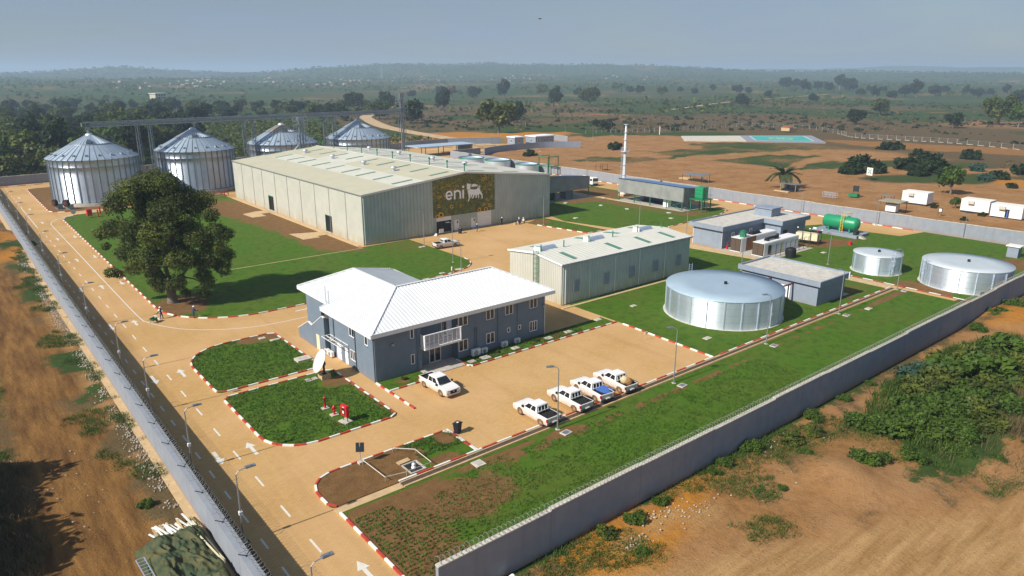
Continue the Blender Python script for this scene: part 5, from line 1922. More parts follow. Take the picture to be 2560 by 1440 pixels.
M['galv_tank'] = ripple_metal('bright_zinc_tank_sheet', (.70, .79, .88), .36, .8, var=.05)
BLUEROOF = mat('pale_blue_tank_roof', (.36, .47, .56), .55, .25, var=.05, sc=.5)
SILROOF = mat('silver_tank_roof', (.60, .66, .69), .5, .35, var=.04, sc=.5)
wt1 = water_tank('largest round steel water tank with a pale blue roof beside the car park', 92.9, 61.9, 8.85, 4.35, 22, BLUEROOF, R(72))
water_tank('small round steel water tank with its caged ladder facing the path', 136.6, 58.2, 4.2, 3.5, 10, SILROOF, R(238), 1)
wt3 = water_tank('medium round steel water tank near the far end of the front wall', 139.3, 43.9, 6.95, 4.0, 17, SILROOF, R(140), 1)
MB().box(-.75, -8.95, 1.9, .75, -8.93, 2.35).obj('nameplate', M['white_paint'], wt1)
kio = thing('meter_kiosk', 'little grey kiosk with a white overhanging slab roof near the right edge', 'kiosk', (168.9, 45.3, 0))
MB().box(-1.0, -1.0, -.1, 1.0, 1.0, 2.3).obj('body', M['grey_blue'], kio)
MB().box(-1.25, -1.3, 2.3, 1.25, 1.3, 2.5).obj('roof', M['white_paint'], kio)
hr = thing('hose_reel', 'black hose reel on a stand at the foot of the medium tank', 'hose reel', (130.6, 38.1, 0))
MB().tube((0, -.25, 1.0), (0, .25, 1.0), .62, 18).obj('reel', M['black'], hr)
MB().beam((-.4, -.3, 0), (0, -.3, 1.0), .06, .06).beam((.4, -.3, 0), (0, -.3, 1.0), .06, .06).beam((-.4, .3, 0), (0, .3, 1.0), .06, .06).beam((.4, .3, 0), (0, .3, 1.0), .06, .06).obj('stand', M['dark_steel'], hr)


# ------------------------------------------------------------------ open sheds with blue roofs
def shed(label, axis, fix, a, b, depth, zb, zf, zback, posts, ztop=None):
    t = thing('open_shed', label, 'shed', (0, 0, 0), 0, 'blue roofed open sheds')
    zt = ztop or (lambda s: zf)
    n = 5
    for i in range(n):
        s0, s1 = a + (b - a) * i / n, a + (b - a) * (i + 1) / n
        corr_panel(fix, s0 + .01, s1 - .01, zb, lambda s: zt(s) - .05, axis, -1, .42, .07).obj('cladding', M['clad_old'], t)
    P3 = (lambda s, d, z: (s, fix + d, z)) if axis == 'x' else (lambda s, d, z: (fix + d, s, z))
    for e in (a, b):
        zz = zt(e)
        v = [P3(e, .05, zb), P3(e, depth, zb), P3(e, depth, zback - .05), P3(e, .05, zz - .05)]
        oth = 'y' if axis == 'x' else 'x'
        corr_panel(e, (fix + .05), (fix + depth), zb, lambda s, zz=zz: zz - .05 - (zz - zback) * (s - fix) / depth, oth, -1 if e == a else 1, .42, .07).obj('cladding', M['clad_old'], t)
    for i in range(n):
        s0, s1 = a - .2 + (b - a + .4) * i / n, a - .2 + (b - a + .4) * (i + 1) / n - .02
        q = MB().add([P3(s0, -.3, zt(s0) + .06), P3(s1, -.3, zt(s1) + .06), P3(s1, depth + .2, zback + .05), P3(s0, depth + .2, zback + .05)], [(0, 1, 2, 3)])
        q.add([P3(s0, -.3, zt(s0)), P3(s1, -.3, zt(s1)), P3(s1, depth + .2, zback - .01), P3(s0, depth + .2, zback - .01)], [(3, 2, 1, 0)])
        q.obj('roof_sheet', M['blue_roof'], t)
    for s in posts:
        for d in (.15, depth - .2):
            MB().beam(P3(s, d, -.1), P3(s, d, zb + .6), .22, .22).obj('post', M['green_steel'], t)
    return t, P3


s1_, P1 = shed('weathered shed with a blue roof adjoining the main warehouse', 'x', 152.8, 125.2, 154.2, 10.5, 2.8, 6.4, 5.6, (126, 133, 140, 147, 153.9), lambda s: 6.4 + .082 * (154.2 - s))
MB().box(146.5, 155, .1, 149.5, 158, 3.0).obj('control_room', M['grey_blue'], s1_)
mc = thing('process_machine', 'dark machinery standing under the blue roofed shed by the warehouse', 'machine', (140, 156.5, .1))
MB().box(-4, -1.5, 0, -1, 1.5, 2.4).box(0, -1.2, 0, 2.2, 1.2, 2.0).tube((-2.5, 0, 2.4), (-2.5, 0, 3.2), .5, 12).obj('body', M['dark_steel'], mc)
MB().box(2.8, -1, 0, 4.6, 1, 1.8).obj('cabinet', M['galv_dark'], mc)
for i, (x, y) in enumerate(((125.9, 150.8), (127.0, 151.2))):
    pv_ = thing('pump_valve', 'silver valve assembly beside the shed, ' + ('nearer' if i == 0 else 'further from') + ' the warehouse corner', 'valve', (x, y, .1), R(30 * i), 'valves beside the shed')
    MB().tube((0, 0, 0), (0, 0, 1.3), .16, 8).tube((-.7, 0, .9), (.7, 0, .9), .2, 10).obj('pipe', M['galv'], pv_)
    MB().tube((0, 0, 1.3), (0, 0, 1.36), .38, 14).obj('handwheel', M['galv_dark'], pv_)
s2_, P2 = shed('long weathered shed on green posts with a blue roof beside the chimney', 'y', 157.0, 120.0, 143.7, 10.4, 2.5, 6.55, 5.2, (120.2, 125.6, 131.5, 137.4, 143.4))
for s0, s1 in ((120.2, 125.6),):
    MB().beam((157.1, s0, .2), (157.1, s1, 2.5), .09, .09).beam((157.1, s1, .2), (157.1, s0, 2.5), .09, .09).obj('cross_brace', M['green_steel'], s2_)
bo = thing('boiler_plant', 'dark blue boiler plant standing under the long shed', 'boiler', (162, 133, .1))
MB().tube((0, -4, 1.4), (0, 4, 1.4), 1.3, 18).box(-.9, -5, 0, .9, 5, .3).obj('drum', mat('navy_boiler_paint', (.02, .035, .12), .5), bo)
MB().box(-3.6, -6.9, 0, -2.2, -5.2, 2.1).obj('control_cabinet', M['win_frame'], bo)
ch = thing('chimney_stack', 'tall slender white chimney stack with a ring platform and ladder', 'chimney', (163.6, 147.6, 0))
MB().box(-1.1, -1.1, -.1, 1.1, 1.1, .7).obj('footing', M['sand_concrete'], ch)
MB().lathe([(1.0, .7), (.95, 2.0), (.48, 4.4), (.44, 9), (.38, 13.5), (.33, 17.5), (.28, 21.5)], 20).obj('shaft', M['white_metal'], ch)
for z in (6.5, 9.5, 17.0, 19.2, 21.4):
    MB().lathe([(.5, z), (.68, z), (.68, z + .12), (.45, z + .12)], 20).obj('flange', M['galv'], ch)
MB().lathe([(.5, 13.5), (1.35, 13.5), (1.35, 13.62), (.5, 13.62)], 20).obj('platform', M['galv'], ch)
rl = MB()
for z in (14.1, 14.7):
    rl.path([(1.3 * math.cos(a), 1.3 * math.sin(a), z) for a in np.linspace(0, 2 * PI, 15)], .035, 4)
for a in np.linspace(0, 2 * PI, 9):
    rl.beam((1.3 * math.cos(a), 1.3 * math.sin(a), 13.6), (1.3 * math.cos(a), 1.3 * math.sin(a), 14.7), .05, .05)
rl.obj('railing', M['galv'], ch)
ldd = MB()
for s in (-.3, .3):
    ldd.beam((-1.0, .2 + s, 1), (-.95, .2 + s, 14.4), .06, .06)
for z in np.arange(1.2, 13.5, .45):
    ldd.beam((-1.0, -.1, z), (-1.0, .5, z), .04, .04)
for z in np.arange(3, 13.4, 1.2):
    ldd.path([(-1.0 - .6 * math.sin(PI * i / 5), .2 - .4 * math.cos(PI * i / 5), z) for i in range(6)], .03, 4)
ldd.obj('ladder', M['galv'], ch)
gt = thing('raised_tank', 'square green water tank raised on a green steel stand with a ladder', 'water tank', (161.0, 117.0, 0))
for sx in (-1.9, 1.9):
    for sy in (-1.8, 1.8):
        MB().beam((sx, sy, -.1), (sx, sy, 3.3), .22, .22).obj('leg', M['green_steel'], gt)
MB().box(-2.3, -2.2, 3.3, 2.3, 2.2, 3.5).obj('platform', M['green_steel'], gt)
tkb = MB()
for i in range(3):
    for j in range(3):
        for side in range(4):
            a0, a1 = -1.25 + i * .834, -1.25 + (i + 1) * .834
            z0, z1 = 3.5 + j * 1.04, 3.5 + (j + 1) * 1.04
            c_ = 1.25
            p = {0: [(a0, -c_), (a1, -c_)], 1: [(c_, a0), (c_, a1)], 2: [(a1, c_), (a0, c_)], 3: [(-c_, a1), (-c_, a0)]}[side]
            nrm = {0: (0, -1), 1: (1, 0), 2: (0, 1), 3: (-1, 0)}[side]
            o = [(p[0][0], p[0][1], z0), (p[1][0], p[1][1], z0), (p[1][0], p[1][1], z1), (p[0][0], p[0][1], z1)]
            ctr = [sum(q[k] for q in o) / 4 for k in range(3)]
            inn_ = [(ctr[0] + (q[0] - ctr[0]) * .7 + nrm[0] * .08, ctr[1] + (q[1] - ctr[1]) * .7 + nrm[1] * .08, ctr[2] + (q[2] - ctr[2]) * .7) for q in o]
            tkb.add(o + inn_, [(4, 5, 6, 7), (0, 1, 5, 4), (1, 2, 6, 5), (2, 3, 7, 6), (3, 0, 4, 7)])
tkb.box(-1.3, -1.3, 6.62, 1.3, 1.3, 6.7)
tkb.obj('tank', M['green_tank'], gt)
lg = MB()
for s in (-.25, .25):
    lg.beam((s - .6, -2.35, 0), (s - .6, -2.3, 6.7), .06, .06)
for z in np.arange(.3, 6.6, .35):
    lg.beam((-.85, -2.33, z), (-.35, -2.33, z), .04, .04)
for a, b in (((-2.3, -2.2), (2.3, -2.2)), ((-2.3, 2.2), (-2.3, -2.2)), ((2.3, -2.2), (2.3, 2.2))):
    lg.beam((*a, 4.5), (*b, 4.5), .05, .05)
lg.obj('ladder', M['green_steel'], gt)

# low tanks behind the warehouse roof and open green frame
for i, (u, v_, r, lab) in enumerate(((1147, 393, 5.2, 'green rimmed round tank furthest left behind the warehouse roof'), (1187, 397, 5.2, 'green rimmed round tank in the middle behind the warehouse roof'), (1248, 403, 4.4, 'round tank with a mesh top beside the open green frame behind the warehouse'))):
    x, y = ((171.5, 238), (175.0, 225), (175.5, 207.5))[i]
    t = thing('settling_tank', lab, 'tank', (x, y, 0), 0, 'round tanks behind the warehouse')
    MB().lathe([(r, 0), (r, 3.4), (r - .2, 3.4), (r - .2, 3.0), (0, 3.0)], 36, smooth=False).obj('shell', M['galv'], t)
    MB().lathe([(r + .1, 3.2), (r + .1, 3.5), (r - .3, 3.5)], 36).obj('rim', M['green_steel'], t)
gfr = thing('steel_portal', 'open dark green steel frame standing behind the warehouse roof', 'steel frame', (177, 197, 0))
q = MB()
for sx in (-2.5, 2.5):
    for sy in (-2.5, 2.5):
        q.beam((sx, sy, 0), (sx, sy, 7.0), .25, .25)
for z in (3.5, 7.0):
    for a, b in (((-2.5, -2.5), (2.5, -2.5)), ((2.5, -2.5), (2.5, 2.5)), ((2.5, 2.5), (-2.5, 2.5)), ((-2.5, 2.5), (-2.5, -2.5))):
        q.beam((*a, z), (*b, z), .22, .22)
q.obj('frame', M['green_steel'], gfr)
ws = thing('weighbridge_shed', 'low open shed with a shallow blue grey roof behind the warehouse', 'shed', (186, 282, 0))
MB().box(-16, -6, 4.2, 16, 6, 4.5).obj('roof', mat('blue_grey_roof', (.34, .45, .58), .5), ws)
for sx in (-14, -5, 5, 14):
    MB().beam((sx, -5.4, 0), (sx, -5.4, 4.2), .25, .25).beam((sx, 5.4, 0), (sx, 5.4, 4.2), .25, .25).obj('post', M['green_steel'], ws)
MB().box(13.2, -5.5, 0, 13.8, 5.5, 4.2).obj('end_wall', M['clad_old'], ws)


def gatehouse(label, x, y, w, d, h):
    t = thing('gatehouse', label, 'gatehouse', (x, y, 0), 0, 'gatehouses at the entrance')
    MB().box(0, 0, -.1, w, d, h - .5).obj('walls', M['grey_blue'], t)
    MB().box(-.4, -.4, h - .5, w + .4, d + .4, h).obj('parapet', M['win_frame'], t)
    n = 1 if w < 8 else 3
    for i in range(n):
        window(t, 'x', 0, -1, w * (i + .5) / n - .8, 1.2, w * (i + .5) / n + .5, 2.8, 2, False, rec=-.04)
    window(t, 'y', 0, -1, d * .35, 1.2, d * .35 + 1.4, 2.8, 2, False, rec=-.04)


gatehouse('small square gatehouse beside the entrance gate', 240.2, 294.0, 6.0, 6.0, 4.3)
gatehouse('larger gatehouse with three windows behind the curved wall', 251.0, 289.8, 13.0, 8.0, 4.4)
eg = thing('entrance_gate', 'dark green entrance gate next to the small gatehouse', 'gate', (240.6, 306.2, 0), R(-95))
for i in range(5):
    MB().beam((i * 1.25, 0, 0), (i * 1.25, 0, 3), .1, .1).obj('bar', M['green_steel'], eg)
MB().beam((0, 0, 3), (5, 0, 3), .12, .12).beam((0, 0, .3), (5, 0, .3), .12, .12).obj('rail', M['green_steel'], eg)
fg = thing('palisade_gate', 'dark green palisade gate at the bottom edge meeting the wall end', 'gate', (17.6, 35.3, 0))
for i in range(14):
    MB().box(i * .31, -.03, 0.05, i * .31 + .14, .03, 2.7).obj('pale', M['green_steel'], fg)
MB().beam((0, 0, 2.62), (4.3, 0, 2.62), .1, .14).beam((0, 0, .4), (4.3, 0, .4), .1, .12).obj('rail', M['green_steel'], fg)
# ------------------------------------------------------------------ street lamps
def lamp_meshes(h, arm):
    p = MB().tube((0, 0, 0), (0, 0, h), .085, 8, .05)
    pole = p.mesh('pole', M['pole'])
    a = MB().path([(0, 0, h - .02), (.25, 0, h + .22), (arm, 0, h + .30)], .04, 6).mesh('arm', M['pole'])
    hd = MB().box(arm - .05, -.17, h + .26, arm + .75, .17, h + .36).box(arm, -.12, h + .36, arm + .45, .12, h + .42).mesh('lamp_head', M['galv_dark'])
    ft = MB().box(-.22, -.22, 0, .22, .22, .03).box(-.38, -.38, -.1, .38, .38, 0.0).mesh('base', M['concrete_pale'])
    sd_ = MB().box(-.14, -.14, h * .42, .14, .14, h * .42 + .3).mesh('junction_box', M['white_metal'])
    return pole, a, hd, ft, sd_


LM = {}


def lamp(label, x, y, rz, h=6.3, arm=.75, group='street lamps along the long wall', z=0.0, box=False):
    if (h, arm) not in LM:
        LM[(h, arm)] = lamp_meshes(h, arm)
    t = thing('street_lamp', label, 'street lamp', (x, y, z), rz, group)
    pole, a, hd, ft, bx_ = LM[(h, arm)]
    put('pole', pole, t); put('arm', a, t); put('lamp_head', hd, t); put('base', ft, t)
    if box:
        put('junction_box', bx_, t)


wl_y = [37.5, 51.4, 65.3, 80.9, 95.2, 117.4, 140.9, 163.6, 185.8, 205.5, 226.9, 248]
wl_n = ['lamp post by the long wall, only its arm showing at the bottom edge', 'lamp post by the long wall, nearest whole one to the bottom edge', 'lamp post by the long wall opposite the red hose cabinet lawn',
        'lamp post by the long wall facing the narrow path between the two small lawns', 'lamp post by the long wall opposite the half round lawn', 'lamp post by the long wall opposite the two sweepers',
        'lamp post by the long wall left of the big tree', 'lamp post by the long wall just beyond the middle of the far row', 'lamp post by the long wall opposite the start of the tree lawn',
        'lamp post by the long wall opposite the first silo', 'lamp post by the long wall opposite the two silo fans', 'furthest lamp post by the long wall near the far corner']
for y_, n_ in zip(wl_y, wl_n):
    lamp(n_, 14.05, y_, 0, 6.2, .8, z=.0, box=True)
fr = [(46.3, 49.5, 'lamp post on the front lawn behind the row of pickups'), (65.2, 49.3, 'lamp post on the front lawn near the car park corner'), (85.6, 49.6, 'lamp post on the front lawn in front of the largest tank'),
      (106.0, 49.7, 'lamp post on the front lawn in front of the pump house'), (126.4, 49.8, 'lamp post where the drain meets the far path')]
for x_, y_, n_ in fr:
    lamp(n_, x_, y_, R(150), 6.9, .55, 'lamp posts on the front lawn', .08)
    MB()
    c = thing('manhole_cover', 'grey slab at the foot of the ' + n_.replace('on the front lawn ', ''), 'manhole cover', (x_ + .15, y_ - 1.15, .06), .1, 'cover slabs at the lamp feet')
    MB().box(-.55, -.42, 0, .55, .42, .12).obj('slab', M['concrete_pale'], c)
    MB().box(-.40, -.30, .12, .40, .30, .135).obj('lid', M['galv_dark'], c)
oth = [(133.7, 66.2, 'thin lamp post on the lawn between the small tank and the pump house', 6.0), (116.4, 74.2, 'lamp post behind the pump house by the generator path', 7.0), (115.6, 130.2, 'lamp post on the grass wedge by the warehouse yard', 6.9),
       (134.9, 101.4, 'lamp post behind the plant house near the long shed', 5.8), (80.3, 129.4, 'lamp post on the tree lawn near the warehouse gable', 7.3), (77.3, 114.0, 'lamp post near the round end of the tree lawn', 7.8),
       (181.4 - 1.2, 58.7, 'lamp post against the back wall above the medium tank', 5.6), (179.2, 98, 'lamp post against the back wall by the plant house', 6), (179.2, 128, 'lamp post against the back wall beside the raised green tank', 6),
       (179.2, 78, 'lamp post against the back wall above the fuel tank', 6), (72.5, 104.3, 'slim lamp post standing behind the office roof', 6.2), (124.5, 107.0, 'tall slim post in front of the long shed lawn', 8.2)]
for x_, y_, n_, h_ in oth:
    lamp(n_, x_, y_, R(160), h_, .55, 'scattered lamp posts among the buildings', .06)
for (x_, y_), n_ in zip([(199, 330), (214, 300), (222, 288), (248, 318), (255, 268), (282, 300), (300, 296), (330, 310), (226, 330), (180, 180), (178.9, 196), (230, 262)], range(12)):
    lamp(['thin pole by the curved dirt bank beyond the far wall', 'thin pole beside the gate road before the gatehouses', 'thin pole inside the curved wall', 'thin pole beyond the gatehouse parapet', 'thin pole at the end of the curved wall', 'thin pole right of the pale wall piece',
          'thin pole beside the dirt path beyond the gatehouses', 'thin pole near the far fence line', 'thin pole beside the access road bend', 'thin pole against the back wall behind the blue shed', 'thin pole against the back wall near the warehouse end', 'thin pole on the bare ground near the round bush'][n_],
         x_, y_, R(200), 7.0, .5, 'thin poles around the gatehouses', 0)

# ------------------------------------------------------------------ pickups
def car_paint(name, c, dusty):
    t = NT(name)
    tcn = t.n.new('ShaderNodeTexCoord')
    sx_ = t.n.new('ShaderNodeSeparateXYZ')
    t.l.new(tcn.outputs['Object'], sx_.inputs[0])
    k = t.math('MULTIPLY', t.rng(sx_.outputs[2], .35, 1.15, dusty, 0.0), t.rng(t.noise(2.5, 4), .25, .6, .45, 1.0))
    t.color(t.mix(k, c, (.42, .22, .09)))
    t.b.inputs['Roughness'].default_value = .3
    t.b.inputs['Specular IOR Level'].default_value = .5
    return t.m


PAINT = car_paint('white_car_paint', (.78, .78, .78), .8)
PLATE = mat('number_plate', (.6, .58, .5), .5)
TAIL = mat('tail_light', (.30, .008, .015), .25, spec=.6)
CLEAR = mat('headlight_glass', (.45, .47, .50), .15, .3, spec=.7)
DUSTY = mat('dusty_tyre', (.15, .085, .045), .95, var=.3, sc=5)
RIM = mat('dusty_rim', (.34, .24, .16), .6, .3, var=.2, sc=6)


def bevelled(o, w=.03, seg=2):
    m = o.modifiers.new('bevel', 'BEVEL')
    m.width = w
    m.segments = seg
    m.limit_method = 'ANGLE'
    m.angle_limit = R(28)
    return o


def make_pickup(label, loc, rz, group='white double cab pickups'):
    t = thing('pickup', label, 'pickup truck', loc, rz, group)
    W = .93

    def arch(cx, r=.46, zc=.40, n=8):
        return [(cx + r * math.cos(PI - PI * i / n), zc + r * math.sin(PI - PI * i / n)) for i in range(n + 1)]
    prof = [(-2.62, .55), (-2.60, .42), (-2.1, .36)] + arch(-1.62)[0:] + [(-1.10, .34), (1.02, .34)] + arch(1.55) + [(2.08, .34), (2.58, .38), (2.70, .50), (2.72, .78), (2.62, .98), (2.2, 1.08), (1.32, 1.16), (-.98, 1.14), (-.98, .90), (-2.62, .90)]
    bevelled(MB().extrude(prof, 'y', -W, W).obj('body', PAINT, t), .035)
    bd = MB().box(-2.62, -W + .002, .70, -.97, -W + .10, 1.14).box(-2.62, W - .10, .70, -.97, W - .002, 1.14).box(-2.64, -W + .1, .60, -2.54, W - .1, 1.12)
    bevelled(bd.obj('bed_sides', PAINT, t), .015)
    bl = MB().box(-2.535, -W + .105, .895, -.975, W - .105, .925).box(-.982, -W + .1, .92, -.965, W - .1, 1.13).box(-2.53, -W + .103, .77, -.99, -W + .125, 1.145).box(-2.53, W - .125, .77, -.99, W - .103, 1.145).box(-2.537, -W + .13, .77, -2.515, W - .13, 1.125)
    bl.box(-1.95, -W + .13, .92, -1.3, -W + .36, 1.03).box(-1.95, W - .36, .92, -1.3, W - .13, 1.03)
    bl.obj('bed_liner', M['rubber'], t)
    # cabin
    c0 = [(-.97, -.90, 1.13), (1.30, -.90, 1.13), (1.30, .90, 1.13), (-.97, .90, 1.13)]
    c1 = [(-.80, -.72, 1.80), (.42, -.70, 1.80), (.42, .70, 1.80), (-.80, .72, 1.80)]
    c2 = [(-.55, -.55, 1.86), (.20, -.55, 1.86), (.20, .55, 1.86), (-.55, .55, 1.86)]
    cb = MB().add(c0 + c1 + c2, [(0, 1, 5, 4), (1, 2, 6, 5), (2, 3, 7, 6), (3, 0, 4, 7), (4, 5, 9, 8), (5, 6, 10, 9), (6, 7, 11, 10), (7, 4, 8, 11), (8, 9, 10, 11)])
    bevelled(cb.obj('cabin', PAINT, t), .04)

    def onface(a, b, c, d, u0, v0, u1, v1, off=.012, skew=0.0):
        """quad on a bilinear face (a,b bottom; d,c top)"""
        a, b, c, d = map(Vector, (a, b, c, d))
        n = (b - a).cross(d - a).normalized() * off
        f = lambda u, v: (a.lerp(b, u)).lerp(d.lerp(c, u), v) + n
        return [f(u0, v0), f(u1 , v0), f(u1 - skew, v1), f(u0, v1)]
    for s in (0, 1):
        A, B, C, D = (c0[0], c0[1], c1[1], c1[0]) if s == 0 else (c0[2], c0[3], c1[3], c1[2])
        if s == 0:
            wins = [(.08, .42, 0), (.47, .88, .0)]
        else:
            wins = [(.12, .53, 0), (.58, .92, 0)]
        for u0, u1, sk in wins:
            MB().add(onface(A, B, C, D, u0, .12, u1, .84), [(0, 1, 2, 3)]).obj('side_window', M['glass'], t)
    MB().add(onface(c0[1], c0[2], c1[2], c1[1], .06, .08, .94, .90), [(0, 1, 2, 3)]).obj('windscreen', M['glass'], t)
    MB().add(onface(c0[3], c0[0], c1[0], c1[3], .08, .18, .92, .86), [(0, 1, 2, 3)]).obj('rear_window', M['glass'], t)
    gd_ = MB()
    for yy in (-.62, -.21, .21, .62):
        gd_.beam((-1.04, yy, 1.12), (-.90, yy, 1.76), .05, .04)
    for k in range(2):
        z, x = (1.22, -1.02) if k == 0 else (1.74, -.905)
        gd_.beam((x, -.78, z), (x, .78, z), .05, .05)
    gd_.obj('window_guard', M['white_metal'], t)
    for s in (-1, 1):
        MB().box(-2.655, s * .90 - .06 if s > 0 else -.935, .72, -2.45, .935 if s > 0 else -.84, 1.06).obj('tail_light', TAIL, t)
        h = MB().add([(2.48, s * .94, .96), (2.70, s * .72, .80), (2.66, s * .72, 1.0), (2.40, s * .94, 1.04), (2.70, s * .42, .82), (2.68, s * .42, .97)], [(0, 1, 2, 3), (1, 4, 5, 2)])
        h.obj('headlight', CLEAR, t)
        MB().box(.95, s * .95 - .02, 1.16, 1.08, s * .95 + .02, 1.2).box(.92, s * 1.04 - .1, 1.14, 1.10, s * 1.04 + .1, 1.34).obj('mirror', M['black'], t)
        for x0 in (-.35, .55):
            MB().box(x0, s * .935 - .015, 1.0, x0 + .18, s * .935 + .015, 1.03).obj('door_handle', M['galv'], t)
    MB().box(2.66, -.42, .56, 2.735, .42, .92).obj('grille', M['black'], t)
    MB().box(2.735, -.10, .76, 2.745, .10, .84).obj('grille_badge', M['galv'], t)
    MB().box(2.60, -.85, .40, 2.78, .85, .55).obj('front_bumper', PAINT, t)
    MB().box(-2.78, -.80, .42, -2.62, .80, .58).obj('rear_bumper', M['dark_steel'], t)
    MB().box(-2.79, -.26, .60, -2.645, .26, .70).obj('number_plate', PLATE, t)
    MB().beam((1.34, -.7, 1.17), (1.25, .7, 1.2), .04, .03).obj('wiper', M['black'], t)
    cu = bpy.data.curves.new('tailgate_lettering', 'FONT')
    cu.body = 'TOYOTA'
    cu.size = .24
    cu.space_character = 1.25
    cu.align_x = 'CENTER'
    co = bpy.data.objects.new('tailgate_lettering', cu)
    COL.objects.link(co)
    bpy.context.view_layer.update()
    lm = bpy.data.meshes.new_from_object(co.evaluated_get(bpy.context.evaluated_depsgraph_get()))
    bpy.data.objects.remove(co)
    lm.name = 'tailgate_lettering'
    lm.materials.clear()
    lm.materials.append(M['dark_steel'])
    lo = put('tailgate_lettering', lm, t, (-2.645, 0, .80))
    lo.rotation_euler = (R(90), 0, R(-90))
    ty = MB().lathe([(.22, -.12), (.36, -.13), (.40, -.09), (.40, .09), (.36, .13), (.22, .12)], 22)
    ty.v = [(x, z, y_) for x, y_, z in ty.v]
    tym = ty.mesh('wheel', DUSTY)
    rm = MB().lathe([(0, .05), (.16, .07), (.23, .11), (.23, -.11), (.16, -.07), (0, -.05)], 18)
    rm.v = [(x, z, y_) for x, y_, z in rm.v]
    rmm = rm.mesh('rim', RIM)
    for cx in (-1.62, 1.55):
        for s in (-1, 1):
            w = put('wheel', tym, t, (cx, s * .82, .40))
            put('rim', rmm, w)
    return t


pk = make_pickup('white pickup facing the viewer beside the flower bed in front of the office', (41.30 + .85, 65.75, 0), R(-88))
pk.scale = (1.07,) * 3
pks = 1.07
p1_ = dup(pk, (45.6 + .88, 53.05, 0), R(90), 'dusty white pickup with an empty bed backed onto the drain, leftmost of the row', scale=pks)
p2_ = dup(pk, (50.7 + .88, 53.15, 0), R(88.5), 'clean white pickup with an empty bed, second from the left in the row', scale=pks)
p3_ = dup(pk, (54.45 + .88, 53.4, 0), R(84), 'white pickup carrying a blue board in its bed, third in the row', scale=pks)
p4_ = dup(pk, (58.3 + .88, 53.3, 0), R(86), 'white pickup carrying a tan drum in its bed, rightmost of the row', scale=pks)
pw = dup(pk, (83.6, 125.8, 0), R(-5), 'white pickup standing alone in the yard before the warehouse gable', scale=pks)
bb = thing('blue_board', 'bright blue board lying tilted in a pickup bed', 'board', (55.65, 51.75, .95), R(20))
MB().box(-.62, -.85, .2, .62, .85, .26).obj('sheet', M['blue_sheet'], bb).rotation_euler = (R(12), R(-14), 0)
dm_ = thing('drum_bundle', 'tan drum strapped with brown sacking in a pickup bed', 'drum', (59.25, 51.9, .85))
MB().lathe([(0, 0), (.42, .02), (.52, .3), (.5, .62), (.3, .85), (0, .9)], 18).obj('drum', mat('tan_drum', (.55, .45, .28), .6, var=.2), dm_)
MB().lathe([(.0, 0), (.4, .0), (.45, .4), (.3, .75), (.0, .85)], 10, c=(.1, -.62)).obj('sacking', mat('brown_sacking', (.26, .13, .04), .9, var=.4, sc=6), dm_)
lo = thing('lorry', 'white lorry cab parked on the back road beside the blue roofed shed', 'lorry', (171.6, 170.0, 0), R(-100))
bevelled(MB().box(1.2, -1.2, .6, 3.2, 1.2, 2.9).obj('cab', M['white_metal'], lo), .12)
MB().box(3.2, -1.05, 1.7, 3.22, 1.05, 2.6).box(1.8, -1.22, 1.7, 2.9, -1.205, 2.5).box(1.8, 1.205, 1.7, 2.9, 1.22, 2.5).obj('windows', M['glass'], lo)
MB().box(-4, -1.15, .7, 1.1, 1.15, 1.1).obj('chassis', M['dark_steel'], lo)
MB().tube((-3.6, 0, 2.0), (.9, 0, 2.0), .95, 16).obj('tank_body', M['white_metal'], lo)
MB().box(3.15, -1.1, .45, 3.3, 1.1, .9).obj('bumper', M['dark_steel'], lo)
for cx in (-2.8, -1.5, 2.3):
    for s in (-1, 1):
        MB().tube((cx, s * 1.15, .5), (cx, s * .85, .5), .5, 16).obj('wheel', M['rubber'], lo)


